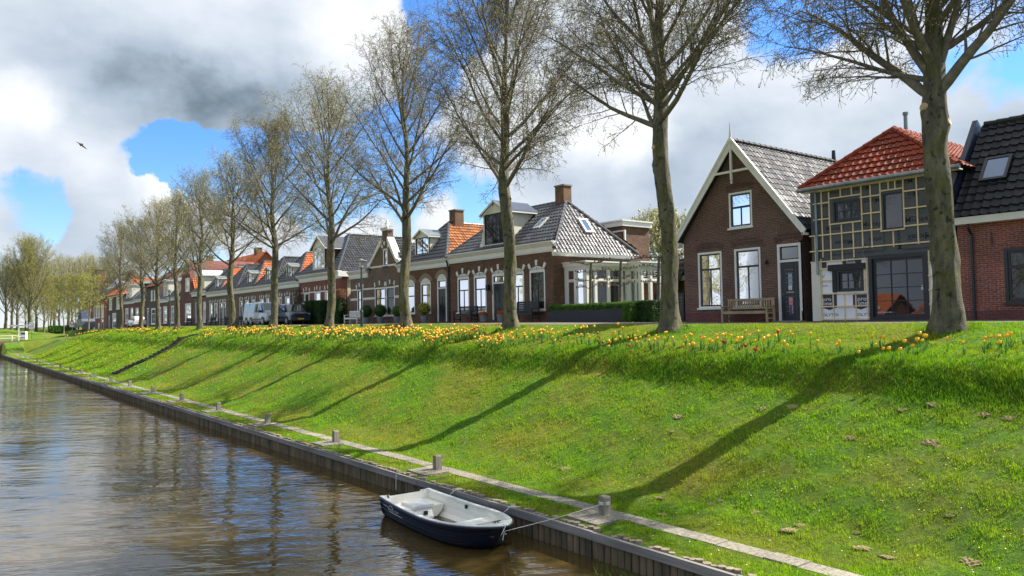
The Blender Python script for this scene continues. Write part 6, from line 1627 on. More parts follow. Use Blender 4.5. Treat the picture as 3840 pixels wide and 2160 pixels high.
# vehicles -------------------------------------------------------------
def carbody(name, label, loc, rz, st, W, paint, plate, win_front=True, dims=None, roofrack=False, side=None, lamps='head', cat='car'):
    """st: stations along x (front = +x): (x, zb, zbelt, zroof, half-width at roof)"""
    o = top(name, label, cat, loc, None, rz, local=True)
    mb = MB(); V = []; hw = W/2
    for (x, zb, zl, zr, wr, wf) in st:
        w = hw*wf
        V += [(x, -w*.96, zb), (x, -w, zb+.12), (x, -w, (zb+zl)/2+.05), (x, -w*.965, zl), (x, -wr, zr-.05), (x, -wr*.88, zr), (x, wr*.88, zr), (x, wr, zr-.05), (x, w*.965, zl), (x, w, (zb+zl)/2+.05), (x, w, zb+.12), (x, w*.96, zb)]
    n = 12; F = []
    for i in range(len(st)-1):
        for k in range(n): F.append((i*n+k, i*n+(k+1) % n, (i+1)*n+(k+1) % n, (i+1)*n+k))
    F.append(tuple(range(n))); F.append(tuple((len(st)-1)*n+k for k in range(n))); mb.add(V, F)
    b = mb.build('body', paint, o, smooth=False)
    return o, b
GLS = pm('vehicle_glass', (.015, .025, .04), .04, (.01, .018, .03), 1, spec=1, coat=1); TYR = pm('tyre', (.012, .012, .013), .8); RIM = pm('wheel_rim', (.35, .36, .38), .35, metal=.8)
def wheel(o, x, y, r, w=.19):
    mb = MB(); s = 1 if y > 0 else -1
    mb.tube([(x, y-s*w, r), (x, y-s*w*.95, r), (x, y-s*.02, r), (x, y, r)], [r*.9, r, r, r*.93], 20); t = mb.build('wheel', TYR, o)
    m = MB(); m.tube([(x, y-s*.01, r), (x, y+s*.012, r)], [r*.62, r*.58], 16); m.build('rim', RIM, t)
    a = MB(); a.tube([(x, y-s*.16, r*1.03), (x, y-s*.004, r*1.03)], r*1.17, 20); a.build('wheel_arch', M['black'], o)
def side_glass(o, pts, name='side_window'):
    for s in (-1, 1):
        mb = MB(); mb.face([(x, s*y, z) for x, y, z in pts]); mb.build(name, GLS, o)
def quadpart(o, name, pts, mat):
    mb = MB(); mb.face(pts); return mb.build(name, mat, o)
SIL = pm('silver_paint', (.34, .37, .42), .28, metal=.55, coat=.6, spec=.6); WHT = pm('white_car_paint', (.78, .79, .80), .25, coat=.8); DBL = pm('dark_blue_paint', (.03, .045, .075), .25, coat=.8)
PLY = pm('number_plate_yellow', (.75, .52, .03), .5)
# silver van, nose towards the camera side (-Y): local +x -> -Y
st = [(-2.28, .42, 1.0, 1.80, .72, .93), (-2.22, .30, 1.02, 1.86, .76, .99), (-1.2, .26, 1.02, 1.90, .80, 1), (.5, .24, 1.02, 1.90, .80, 1), (.80, .24, 1.02, 1.86, .77, 1), (1.42, .24, 1.03, 1.14, .78, 1), (2.10, .27, .95, 1.02, .66, .94), (2.28, .34, .80, .86, .55, .82)]
vz = street_z(65)+.02; o, b = carbody('silver_van', 'silver panel van with roof bars parked before the long terrace', (23.4, 64.6, vz), -pi/2, st, 1.84, SIL, PLY, cat='van')
side_glass(o, [(.66, .925-.01, 1.08), (1.28, .92-.01, 1.08), (.74, .81, 1.78), (.30, .825, 1.80), (.14, .925-.01, 1.08)]); side_glass(o, [(-.02, .918, 1.10), (.0, .83, 1.78), (-1.05, .83, 1.78), (-1.08, .918, 1.10)])
quadpart(o, 'windscreen', [(1.40, -.72, 1.16), (1.40, .72, 1.16), (.86, .66, 1.82), (.86, -.66, 1.82)], GLS)
for s in (-1, 1):
    for x in (-1.4, 1.42): wheel(o, x, s*.935, .33)
    mb = MB(); mb.box(2.02, 2.2, s*.55, s*.84, .76, .98); mb.build('headlight', pm('lamp_lens', (.6, .62, .65), .1, spec=1), o)
    mb = MB(); mb.box(.95, 1.12, s*.93, s*1.10, 1.06, 1.26); mb.build('mirror', M['black'], o)
    mb = MB(); mb.box(-.9, .9, s*.922, s*.938, .40, .56); mb.build('side_moulding', M['black'], o)
    mb = MB(); mb.box(-1.5, .55, s*.55-.02, s*.55+.02, 1.96, 1.99); [mb.box(x-.02, x+.02, s*.55-.015, s*.55+.015, 1.88, 1.96) for x in (-1.4, -.4, .5)]; mb.build('roof_bar', M['white'], o)
mb = MB(); mb.box(2.20, 2.31, -.6, .6, .42, .72); mb.build('grille', M['black'], o)
mb = MB(); mb.box(2.312, 2.325, -.26, .26, .34, .45); mb.build('number_plate', PLY, o)
# pale van just behind it
st2 = [(-2.5, .42, 1.1, 1.95, .80, .95), (-2.45, .3, 1.1, 2.02, .84, 1), (1.0, .28, 1.1, 2.02, .84, 1), (1.5, .28, 1.1, 1.3, .84, 1), (2.3, .3, .95, 1.02, .7, .92)]
o, b = carbody('pale_van', 'pale blue grey van mostly hidden behind the silver van', (24.6, 69.0, vz), -pi/2, st2, 1.95, pm('pale_blue_paint', (.38, .46, .54), .3, coat=.6), PLY, cat='van')
side_glass(o, [(-1.8, .965, 1.2), (.6, .965, 1.2), (.6, .87, 1.9), (-1.8, .87, 1.9)])
quadpart(o, 'windscreen', [(1.49, -.8, 1.34), (1.49, .8, 1.34), (1.04, .74, 1.94), (1.04, -.74, 1.94)], GLS)
for s in (-1, 1):
    for x in (-1.6, 1.5): wheel(o, x, s*.99, .34)
# dark blue car, nose to the camera
st3 = [(-2.1, .4, .95, 1.35, .60, .92), (-1.9, .28, .98, 1.62, .66, 1), (-.6, .25, .98, 1.72, .68, 1), (.45, .25, 1.0, 1.66, .66, 1), (1.15, .25, 1.02, 1.08, .74, 1), (1.95, .26, .98, 1.02, .68, .96), (2.12, .34, .80, .9, .6, .88)]
o, b = carbody('dark_blue_car', 'dark blue car with yellow number plate parked right of the silver van', (24.4, 61.9, vz), -pi/2, st3, 1.82, DBL, PLY)
side_glass(o, [(-1.6, .885, 1.05), (1.0, .885, 1.06), (.4, .69, 1.60), (-1.5, .69, 1.55)])
quadpart(o, 'windscreen', [(1.13, -.68, 1.11), (1.13, .68, 1.11), (.52, .6, 1.66), (.52, -.6, 1.66)], GLS)
for s in (-1, 1):
    for x in (-1.3, 1.35): wheel(o, x, s*.925, .33)
    mb = MB(); mb.box(1.98, 2.08, s*.52, s*.82, .76, .90); mb.build('headlight', MATS['lamp_lens'], o)
mb = MB(); mb.box(2.06, 2.15, -.5, .5, .62, .82); mb.build('grille', M['black'], o)
mb = MB(); mb.box(2.15, 2.165, -.26, .26, .42, .53); mb.build('number_plate', PLY, o)
# white hatchback seen from behind: nose away (+Y): local +x -> +Y
st4 = [(-1.95, .45, .85, 1.0, .60, .88), (-1.85, .32, .95, 1.22, .62, .97), (-1.55, .26, .98, 1.46, .58, 1), (-.5, .24, .98, 1.52, .60, 1), (.35, .24, .98, 1.44, .58, 1), (1.0, .24, .95, 1.0, .68, 1), (1.7, .26, .80, .86, .6, .95), (1.92, .36, .62, .7, .5, .85)]
cz_ = street_z(113)+.02; o, b = carbody('white_hatchback', 'white hatchback parked between two trees at the far end of the street', (23.15, 113.3, cz_), pi/2, st4, 1.66, WHT, PLY)
side_glass(o, [(-1.5, .80, 1.03), (.85, .80, 1.0), (.3, .60, 1.38), (-1.4, .60, 1.40)])
quadpart(o, 'rear_window', [(-1.84, -.58, 1.02), (-1.84, .58, 1.02), (-1.60, .50, 1.42), (-1.60, -.50, 1.42)], GLS)
for s in (-1, 1):
    for x in (-1.2, 1.25): wheel(o, x, s*.845, .30)
    mb = MB(); mb.box(-1.93, -1.70, s*.62, s*.82, .82, 1.12); mb.build('tail_light', pm('tail_lamp_red', (.45, .02, .02), .2, spec=1), o)
mb = MB(); mb.box(-1.965, -1.95, -.26, .26, .62, .74); mb.build('number_plate', PLY, o)
# dark covered trailer at the end of the bank
P0 = onX((333, 1236), 21.5); o = top('covered_trailer', 'dark grey trailer with a raised navy cover at the end of the street', 'trailer', (21.4, P0.y+4, hz(21.4, P0.y+4)), local=True)
mb = MB(); mb.prismX([(-4.2, .35), (-4.2, 1.35), (-3.6, 1.75), (1.5, 1.72), (4.0, .85), (4.0, .35)], -.9, 1.0); mb.build('body', pm('trailer_grey', (.12, .13, .15), .45), o)
mb = MB(); mb.prismX([(-1.0, 1.76), (3.4, 1.75), (-.2, 3.3)], -.5, .8); mb.build('cover', pm('navy_canvas', (.02, .035, .085), .7), o)
for s in (-1, 1): 
    mb = MB(); mb.tube([(.05+s*.85, -.5, .33), (.05+s*1.0, -.5, .33)], .33, 14); mb.build('wheel', TYR, o)
# signs beyond the bank
def sign(name, label, px, y, parts, hgt):
    P = onY((px, 1262), y); z = mz(P.x, y) if P.x < 9.5 else hz(P.x, y)
    o = top(name, label, 'sign', (P.x, y, z), None, -.6, local=True); mb = MB(); mb.tube([(0, 0, -.2), (0, 0, hgt)], .04, 8); mb.build('post', M['zinc'], o)
    for (nm, kind, w, zc, mat, hh) in parts:
        mb = MB()
        if kind == 'disc': mb.tube([(0, -.06, zc), (0, -.075-hh*.001, zc)], w, 20)
        else: mb.box(-w, w, -.075, -.06, zc-hh, zc+hh)
        mb.build(nm, mat, o)
    return o, z
RD = pm('sign_red', (.55, .02, .02), .5); SW = pm('sign_white', (.78, .78, .78), .5); SB = pm('sign_grey', (.45, .47, .5), .5)
def zpx(px, py, y): return onY((px, py), y).z
yy = 142; o, z = sign('traffic_sign', 'round white traffic sign over a square plate beside the white cabinet', 118.5, yy, [], zpx(118, 1210, yy)-zpx(118, 1272, yy)+.0)
zc = zpx(118, 1216, yy)-z; mb = MB(); mb.tube([(0, -.05, zc), (0, -.07, zc)], .44, 20); mb.build('disc', SB, o); mb = MB(); mb.tube([(0, -.071, zc), (0, -.074, zc)], .37, 20); mb.build('face', SW, o); zc = zpx(118, 1228, yy)-z; mb = MB(); mb.box(-.42, .42, -.07, -.05, zc-.22, zc+.22); mb.build('plate', SW, o)
yy = 150; o, z = sign('traffic_sign', 'round red and white traffic sign over a white plate at the bank end', 270.5, yy, [], zpx(270, 1204, yy)-hz(onY((270, 1250), yy).x, yy)+.2)
zc = zpx(270, 1211.5, yy)-z; mb = MB(); mb.tube([(0, -.05, zc), (0, -.07, zc)], .40, 20); mb.build('red_ring', RD, o); mb = MB(); mb.tube([(0, -.071, zc), (0, -.075, zc)], .25, 20); mb.build('face', SW, o); zc = zpx(270, 1221, yy)-z; mb = MB(); mb.box(-.40, .40, -.07, -.05, zc-.22, zc+.22); mb.build('plate', SW, o)
# fingerpost
yy = 139; P = onY((70, 1278), yy); z = P.z; o = top('fingerpost', 'white fingerpost with two direction arms at the bridge end', 'sign', tuple(P), None, -.6, local=True)
hh = zpx(70, 1216, yy)-z; mb = MB(); mb.tube([(0, 0, -.3), (0, 0, hh)], .06, 8); mb.build('post', M['white'], o)
for s, w in ((-1, 1.35), (1, 1.45)): mb = MB(); mb.box(s*.07, s*w, -.04, .04, hh-.33, hh-.10); mb.add([(s*w, -.04, hh-.33), (s*w, .04, hh-.33), (s*w, .04, hh-.10), (s*w, -.04, hh-.10), (s*(w+.2), 0, hh-.215)], [(0, 1, 4), (1, 2, 4), (2, 3, 4), (3, 0, 4), (0, 1, 2, 3)]); mb.build('direction_arm', M['white'], o)
# white cabinet
yy = 140; P = onY((89, 1271), yy); o = top('white_cabinet', 'small white cabinet with a dark opening beside the fingerpost', 'cabinet', tuple(P), None, -.6, local=True)
mb = MB(); mb.prismY([(-.38, -.1), (-.38, 1.05), (-.30, 1.15), (.36, 1.15), (.42, 1.0), (.42, -.1)], -.25, .25); mb.build('body', M['white'], o); mb = MB(); mb.box(-.28, .30, -.27, -.251, .70, .95); mb.build('slot', M['anth'], o); mb = MB(); mb.box(-.28, .30, -.265, -.251, .15, .5); mb.build('notice', SB, o)
# bridge rail and deck at the left edge
o = top('canal_bridge', 'low brick bridge deck with white tubular railing at the far left', 'bridge', (2, 139, -1.7))
zr = onY((70, 1278), 139).z
mb = MB(); mb.box(-16, 12.2, 138.2, 149, zr-.35, zr-.02); mb.build('deck', M['grey'], o)
mb = MB(); mb.box(9.4, 13.4, 137.4, 150, -4.2, zr-.36); mb.box(-17, -15, 137.4, 150, -4.2, zr-.36); mb.build('abutment', M['grey'], o)
mb = MB(); xr = onY((57, 1262), 138.5).x
for k in range(14): mb.tube([(xr-.4-k*1.9, 138.5, zr-.02), (xr-.4-k*1.9, 138.5, zr+.78)], .05, 6)
for z_ in (zr+.42, zr+.80): mb.tube([(-16, 138.5, z_), (xr, 138.5, z_)], .04, 6)
mb.tube([(xr, 138.5, zr+.80), (xr+.5, 138.5, zr+.68), (xr+1.3, 138.5, zr+.68)], .04, 6); mb.build('railing', M['white'], o)
# road crossing behind the bridge
mb = MB(); mb.box(12.2, 21, 140.5, 147, -1.0, -.62) if False else None
h = top('clipped_hedge', 'clipped green hedge beyond the bank between the young trees', 'hedge', (22, 165, 0), local=True)
for (pa, pb_) in ((185, 228), (236, 282)):
    A_, B_ = onY((pa, 1232), 166), onY((pb_, 1232), 166); zt_ = zpx(230, 1222, 166); zb_ = zpx(230, 1245, 166)
    P_, D_ = boxpts(3500, A_.x-22, B_.x-22, 0, 2, zb_, zt_, int(pa)); leafcloud('foliage', P_, D_, .12, M['hedge'], h); mb = MB(); mb.box(A_.x-21.8, B_.x-22.2, .2, 1.8, zb_-.3, zt_-.15); mb.build('shade_core', DK, h)
# ---------------------------------------------------------------- rowing boat
bo = top('rowing_boat', 'navy and white rowing boat moored against the timber quay', 'boat', (8.50, 13.2, -3.96), None, -pi/2-.03, local=True)
LB = 3.86
def bs(t):
    """t 0 stern .. 1 bow: x, half beam, sheer height, keel depth"""
    x = -LB/2+LB*t; hb = .60+.10*sin(min(1, t/.55)*pi/2) if t < .55 else .70*(1-((t-.55)/.45)**2.1)**.62
    sh = .50+.06*(2*t-1)**2+.07*max(0, t-.5)*2; kd = -.14+.26*max(0, (t-.72)/.28)**2
    return x, max(hb, .01), sh, kd
def hullring(t, inset=0, top_=0):
    x, hb, sh, kd = bs(t); hb = max(hb-inset, .004)
    if t > .9: x -= inset*(t-.9)*10*.9
    kd += inset*.9; R = []
    prof = [(1.0, 1.0), (.985, .80), (.95, .56), (.88, .34), (.72, .14), (.40, .03), (0, 0)]
    for w, z in prof: R.append((x-(.30*(1-z) if t > .98 else (1-z)*.30*max(0, (t-.8)/.2)), -hb*w, kd+(sh-kd)*z))
    return R+[(a, -b, c) for a, b, c in R[-2::-1]]
TS = [0, .06, .12, .2, .3, .4, .5, .6, .68, .75, .81, .86, .90, .94, .97, .99, 1.0]
mb = MB(); n = 13; V = []
for t in TS: V += hullring(t)
F = [(i*n+k, i*n+k+1, (i+1)*n+k+1, (i+1)*n+k) for i in range(len(TS)-1) for k in range(n-1)]; F.append(tuple(range(n))); mb.add(V, F)
NAVY = pm('navy_gelcoat', (.005, .007, .018), .35, (.004, .006, .014), 2, spec=.3); CRM = pm('cream_gelcoat', (.84, .81, .70), .4, (.79, .76, .64), 2)
hull = mb.build('hull', NAVY, bo, smooth=True, fixn=False)
mb = MB()
for t in (0.22, .48, .70):  # lapstrake lines
    pass
for zf in (.36, .60, .80):
    for s in (-1, 1):
        P = []
        for t in TS[:-2]:
            r_ = hullring(t); z0_ = r_[6][2]; shh = r_[0][2]
            zs_ = z0_+(shh-z0_)*zf; ww = np.interp(zf, [.03, .14, .34, .56, .80, 1], [.40, .72, .88, .95, .985, 1.0])
            x_, hb_, _, _ = bs(t); P.append((x_-(1-zf)*.30*max(0, (t-.8)/.2), s*(hb_*ww+.006), zs_))
        mb.tube(P, .012, 4)
mb.build('strakes', NAVY, hull)
mb = MB(); V = []
for t in TS[:-1]: V += hullring(.02+t*.965, .055)
m_ = len(TS)-1; F = [(i*n+k, i*n+k+1, (i+1)*n+k+1, (i+1)*n+k) for i in range(m_-1) for k in range(n-1)]; F += [tuple(range(n))]; mb.add(V, F); mb.build('inner_shell', CRM, bo, smooth=False, fixn=False)
# gunwale: broad white rim, dark fender outside
mb = MB(); mf = MB()
W_ = []
for s in (-1, 1):
    O = []; I = []
    for t in TS: x_, hb_, sh_, _ = bs(t); O.append((x_, s*(hb_+.012), sh_+.018))
    for t in TS: x_, hb_, sh_, _ = bs(t); I.append((x_-(.14*max(0, (t-.9)*10)), s*max(hb_-.075, 0), sh_+.018))
    k = len(TS)
    mb.add(O+I+[(a, b, c-.05) for a, b, c in O]+[(a, b, c-.05) for a, b, c in I], [(i, i+1, k+i+1, k+i) for i in range(k-1)]+[(i, i+1, 2*k+i+1, 2*k+i) for i in range(k-1)]+[(k+i, k+i+1, 3*k+i+1, 3*k+i) for i in range(k-1)])
    mf.tube([(a+(.02 if i == k-1 else 0), b+s*.012, c-.035) for i, (a, b, c) in enumerate(O)], .024, 6)
mb.build('gunwale', pm('white_gelcoat', (.80, .79, .74), .3), bo, fixn=False); mf.build('rubbing_strip', M['black'], bo)
# transom with lowered middle, corner caps
mb = MB(); x0 = -LB/2; mb.prismX([(-.55, .2), (-.60, .56), (-.40, .565), (-.26, .43), (.26, .43), (.40, .565), (.60, .56), (.55, .2)], x0-.015, x0+.06); mb.build('transom', MATS['white_gelcoat'], bo)
mb = MB(); mb.prismX([(0, -.14), (-.24, -.12), (-.43, -.05), (-.53, .08), (-.57, .22), (-.59, .36), (-.60, .53), (-.40, .53), (-.26, .40), (.26, .40), (.40, .53), (.60, .53), (.59, .36), (.57, .22), (.53, .08), (.43, -.05), (.24, -.12)], x0-.03, x0-.016); mb.build('transom_outer', NAVY, bo)
mb = MB(); mb.prismX([(-.34, .04), (-.47, .18), (-.52, .335), (.52, .335), (.47, .18), (.34, .04)], x0+.06, x0+.80); mb.prismY([(x0+.80, .05), (x0+.80, .335), (x0+.92, .10), (x0+.92, .05)], -.2, .2); mb.build('stern_seat', CRM, bo)
mb = MB(); mb.box(x0+.28, x0+.86, -.24, .24, .336, .41); mb.build('stern_locker', MATS['white_gelcoat'], bo)
mb = MB(); mb.box(.42, .80, -.60, .60, .31, .35); mb.prismY([(.50, .02), (.50, .299), (.72, .299), (.72, .02)], -.15, .15); mb.build('thwart', CRM, bo)
mb = MB(); P = []
for t in (.80, .86, .92, .965): x_, hb_, _, _ = bs(t); P.append((x_-.06, hb_-.06))
mb.face([(a, -b, .36) for a, b in P]+[(a, b, .36) for a, b in P[::-1]]); mb.face([(P[0][0], -P[0][1], .36), (P[0][0], P[0][1], .36), (P[0][0], P[0][1]*.8, .06), (P[0][0], -P[0][1]*.8, .06)]); mb.build('bow_seat', CRM, bo, fixn=False)
mb = MB(); xb_ = bs(.93)[0]; 
mb.face([(bs(.90)[0], -bs(.90)[1]+.06, bs(.9)[2]+.016), (bs(.90)[0], bs(.90)[1]-.06, bs(.9)[2]+.016), (bs(1)[0]-.10, 0, bs(1)[2]+.016)]); mb.build('foredeck', MATS['white_gelcoat'], bo, fixn=False)
mb = MB(); mb.tube([(xb_-.02, -.09, .66), (xb_-.02, .09, .66)], .014, 6); mb.tube([(xb_-.02, -.03, .62), (xb_-.02, -.03, .66)], .012, 6); mb.tube([(xb_-.02, .03, .62), (xb_-.02, .03, .66)], .012, 6); mb.build('cleat', M['black'], bo)
for (x_, y_, z_) in ((x0+.93, 0, .22), (-.35, .62, .42), ): mb = MB(); mb.box(x_-.02, x_+.015, y_-.045, y_+.045, z_-.05, z_+.05); mb.build('dark_fitting', M['black'], bo)
mb = MB(); mb.tube([(x0+.10, -.48, .60), (x0+.16, -.50, .60), (x0+.24, -.52, .555)], .02, 6); mb.build('oarlock', M['black'], bo)
bo.scale = (1, 1, .80)
# name on the side (text laid on the flank facing the water)
def flank_text(s_, t0, zf, hgt, xs_):
    cu = bpy.data.curves.new('t', 'FONT'); cu.body = s_; cu.size = hgt/.72; ob = bpy.data.objects.new('t', cu); C.objects.link(ob); bpy.context.view_layer.update()
    me = bpy.data.meshes.new_from_object(ob.evaluated_get(bpy.context.evaluated_depsgraph_get())); q = MB()
    for p in me.polygons:
        pts = []
        for vi in p.vertices:
            a, b = me.vertices[vi].co.x*xs_, me.vertices[vi].co.y
            x_ = -LB/2+t0*LB+a; t = (x_+LB/2)/LB; _, hb_, sh_, kd_ = bs(t); z_ = kd_+(sh_-kd_)*zf+b; f_ = (z_-kd_)/(sh_-kd_)
            pts.append((x_, -(hb_*np.interp(f_, [.03, .14, .34, .56, .80, 1], [.40, .72, .88, .95, .985, 1.0])+.016), z_))
        q.face(pts)
    bpy.data.objects.remove(ob); return q
flank_text("Enor'w' 390", .13, .68, .068, 1.0).build('lettering', SW, hull, fixn=False)
mb = MB()
for (ta, tb, zf) in ((.125, .29, .62), (.05, .115, .78)):
    P = []
    for k in range(8): t = ta+(tb-ta)*k/7; x_, hb_, sh_, kd_ = bs(t); P.append((x_, -(hb_*np.interp(zf, [.34, .56, .80, 1], [.88, .95, .985, 1.0])+.014), kd_+(sh_-kd_)*zf))
    mb.tube(P, .006, 4)
P = []
for k in range(9):
    a = pi*(.1+.95*k/8); t = .150+.028*cos(a)*1.0; x_, hb_, sh_, kd_ = bs(t); z_ = kd_+(sh_-kd_)*.68+.02+.11*sin(a); P.append((x_, -(hb_*.975+.016), z_))
mb.tube(P, .009, 4); mb.build('emblem', SW, hull)
# ropes
ROPE = pm('mooring_rope', (.62, .60, .55), .8)
th_ = -pi/2-.03
def bw(x, y, z): return Vector((8.50+x*cos(th_)-y*sin(th_), 13.2+x*sin(th_)+y*cos(th_), -3.96+z*.8))
a = bw(bs(.99)[0], 0, .50); b = Vector((10.40, 10.72, -3.53+.27)); mb = MB(); P = []
for k in range(13): t = k/12; p = a.lerp(b, t); p.z -= .02*sin(pi*t); P.append(p)
mb.tube(P, .006, 5); 
for k in range(3): mb.tube([(10.40+.10*cos(a_), 10.72+.10*sin(a_), -3.27+.02*k) for a_ in [i*pi/5 for i in range(11)]], .010, 5)
mb.tube([P[0], P[0]+Vector((-.03, .02, -.16))], .009, 5); tag(mb.build('bow_rope', ROPE), 'pale rope from the bow of the rowing boat to the nearest mooring post', 'rope')
for (y, lb) in ((14.35, 'short pale rope over the quay beam behind the stern of the boat'), (12.35, 'short pale rope over the quay beam beside the middle of the boat')):
    mb = MB(); mb.tube([(9.5, y, -3.47), (9.40, y+.02, -3.45), (9.31, y+.04, -3.52), (9.22, y+.22, -3.68)], .009, 5); tag(mb.build('fender_rope', ROPE), lb, 'rope')
mb = MB(); mb.tube([(9.32, 16.9, -3.50), (9.31, 16.9, -3.85)], .010, 5); tag(mb.build('hanging_rope', ROPE), 'frayed rope end hanging down the quay above the stern of the boat', 'rope')
for (y, lb) in ((14.57, 'round black fender between the stern half of the boat and the quay'), (12.6, 'round black fender between the bow half of the boat and the quay')):
    mb = MB(); mb.tube([(9.20+.0, y, -3.86), (9.20, y, -3.80), (9.20, y, -3.70), (9.20, y, -3.66)], [.03, .08, .08, .03], 10); tag(mb.build('fender', M['black']), lb, 'fender')
# water weeds at the quay foot
mb = MB(); rr = random.Random(2)
for k in range(60):
    x = rr.uniform(8.85, 9.3); y = rr.uniform(8.3, 9.6); l = rr.uniform(.08, .24); dx, dy = rr.uniform(-.14, .1), rr.uniform(-.14, .14)
    mb.face([(x-.008, y, -3.97), (x+.008, y, -3.97), (x+dx, y+dy, -3.95+l)])
tag(mb.build('water_weed', M['hedge'], fixn=False), 'clump of green reeds growing from the water at the quay foot', 'reeds', kind='stuff')
# gull in flight
P = onY((303, 542), 70); o = top('flying_bird', 'small dark bird in flight against the clouds', 'bird', tuple(P), local=True)
def dirp(dx, dy, k=0.0): return CR*dx*70*1.0/FPX*1.0-CU*dy*70*1.0/FPX+CF*k
dd = (P-EYE).dot(CF)/FPX*.72
def q_(dx, dy, k=0): return CR*(dx*dd)-CU*(dy*dd)+CF*k
mb = MB(); BODY = [q_(11, -3, .0), q_(6, 0, .0), q_(0, 1, 0), q_(-8, -2, 0)]
mb.tube(BODY, [.04, .11, .12, .03], 8)
for pts in ([q_(4, -1, .03), q_(-3, 1, -.05), q_(-1, 9, .3), q_(6, 18, .8), q_(4, 8, .4)], [q_(3, -1, -.03), q_(-3, 0, .05), q_(-6, -5, -.2), q_(-9, -8, -.5), q_(-2, -5, -.3)]):
    mb.add([p for p in pts]+[p+Vector((0, 0, .03)) for p in pts], [(0, 1, 2, 3, 4), (5, 6, 7, 8, 9)])
mb.build('body_and_wings', pm('bird_grey', (.10, .09, .08), .7), o, fixn=False)
# ================================================================ sky, sun, camera
sc = bpy.context.scene
w = bpy.data.worlds.new("World"); sc.world = w; w.use_nodes = True; t = w.node_tree; t.nodes.clear()
SUN_EL, SDX, SDY = radians(46), 3.0, -1.0
az = atan2(SDX, SDY)     # angle from +Y towards +X
sky = t.nodes.new('ShaderNodeTexSky'); sky.sky_type = 'NISHITA'; sky.sun_disc = False; sky.sun_elevation = SUN_EL; sky.sun_rotation = az; sky.air_density = 1.1; sky.dust_density = .4; sky.ozone_density = 2.5
tc = t.nodes.new('ShaderNodeTexCoord'); DIR = tc.outputs['Generated']
def math_(op, a, b=None, c=None, clamp=False):
    n = t.nodes.new('ShaderNodeMath'); n.operation = op; n.use_clamp = clamp
    for i, x in enumerate((a, b, c)):
        if x is None: continue
        if isinstance(x, (int, float)): n.inputs[i].default_value = x
        else: t.links.new(x, n.inputs[i])
    return n.outputs[0]
def nz(scale, detail, rough, dist=0, st=(1, 1, 1.7), off=(0, 0, 0)):
    mp = t.nodes.new('ShaderNodeMapping'); mp.inputs['Scale'].default_value = st; mp.inputs['Location'].default_value = off; t.links.new(DIR, mp.inputs[0])
    n = N(t, 'ShaderNodeTexNoise', Scale=scale, Detail=detail, Roughness=rough, Distortion=dist); t.links.new(mp.outputs[0], n.inputs['Vector']); return n.outputs['Fac']
def blobs(lst, wob=None):
    acc = None
    for (px, py, r, wt) in lst:
        d = ray(px, py).normalized(); R = r/FPX
        vm = t.nodes.new('ShaderNodeVectorMath'); vm.operation = 'DISTANCE'; t.links.new(wob, vm.inputs[0]); vm.inputs[1].default_value = d
        mr = t.nodes.new('ShaderNodeMapRange'); mr.interpolation_type = 'SMOOTHSTEP'; t.links.new(vm.outputs['Value'], mr.inputs['Value'])
        mr.inputs['From Min'].default_value = R*1.25; mr.inputs['From Max'].default_value = R*.35; mr.inputs['To Min'].default_value = 0; mr.inputs['To Max'].default_value = wt
        acc = mr.outputs[0] if acc is None else math_('ADD', acc, mr.outputs[0])
    return acc
# direction with a little turbulence, so that cloud edges billow
nv = N(t, 'ShaderNodeTexNoise', Scale=7.0, Detail=7, Roughness=.62); t.links.new(DIR, nv.inputs['Vector'])
vs = t.nodes.new('ShaderNodeVectorMath'); vs.operation = 'SUBTRACT'; t.links.new(nv.outputs['Color'], vs.inputs[0]); vs.inputs[1].default_value = (.5, .5, .5)
vm_ = t.nodes.new('ShaderNodeVectorMath'); vm_.operation = 'SCALE'; t.links.new(vs.outputs[0], vm_.inputs[0]); vm_.inputs['Scale'].default_value = .11
va = t.nodes.new('ShaderNodeVectorMath'); va.operation = 'ADD'; t.links.new(DIR, va.inputs[0]); t.links.new(vm_.outputs[0], va.inputs[1]); WD = va.outputs[0]
n1 = nz(3.2, 9, .58, .0); n2 = nz(9, 8, .60, .0, off=(3, 1, 7))
base = math_('ADD', math_('MULTIPLY', n1, 1.1), math_('MULTIPLY', n2, .38))
CL = [(-100, 100, 520, .5), (350, 120, 420, .5), (750, 180, 400, .5), (1100, 120, 380, .5), (1400, 60, 230, .42), (650, 400, 270, .5), (950, 400, 240, .5), (1250, 340, 230, .5), (350, 300, 240, .3),
      (90, 360, 130, .6), (290, 420, 120, .55), (450, 570, 120, .6), (330, 700, 100, .6), (60, 590, 190, .6), (190, 520, 110, .4), (20, 860, 110, .4), (450, 830, 190, .6), (620, 740, 190, .75), (800, 740, 170, .75), (230, 860, 170, .5), (470, 800, 200, .6), (1000, 880, 150, .4),
      (1900, 300, 420, .42), (2300, 500, 500, .42), (2800, 300, 450, .38), (2800, 750, 450, .4), (3400, 500, 430, .38), (1950, 700, 220, .36), (2500, 60, 300, .35), (3300, 900, 500, .4), (3800, 600, 300, .35), (1350, 900, 150, .6), (1700, 830, 130, .55), (2250, 800, 200, .4), (1950, 850, 160, .45), (2900, 900, 500, .3), (1050, 950, 120, .25), (3650, 60, 200, .2)]
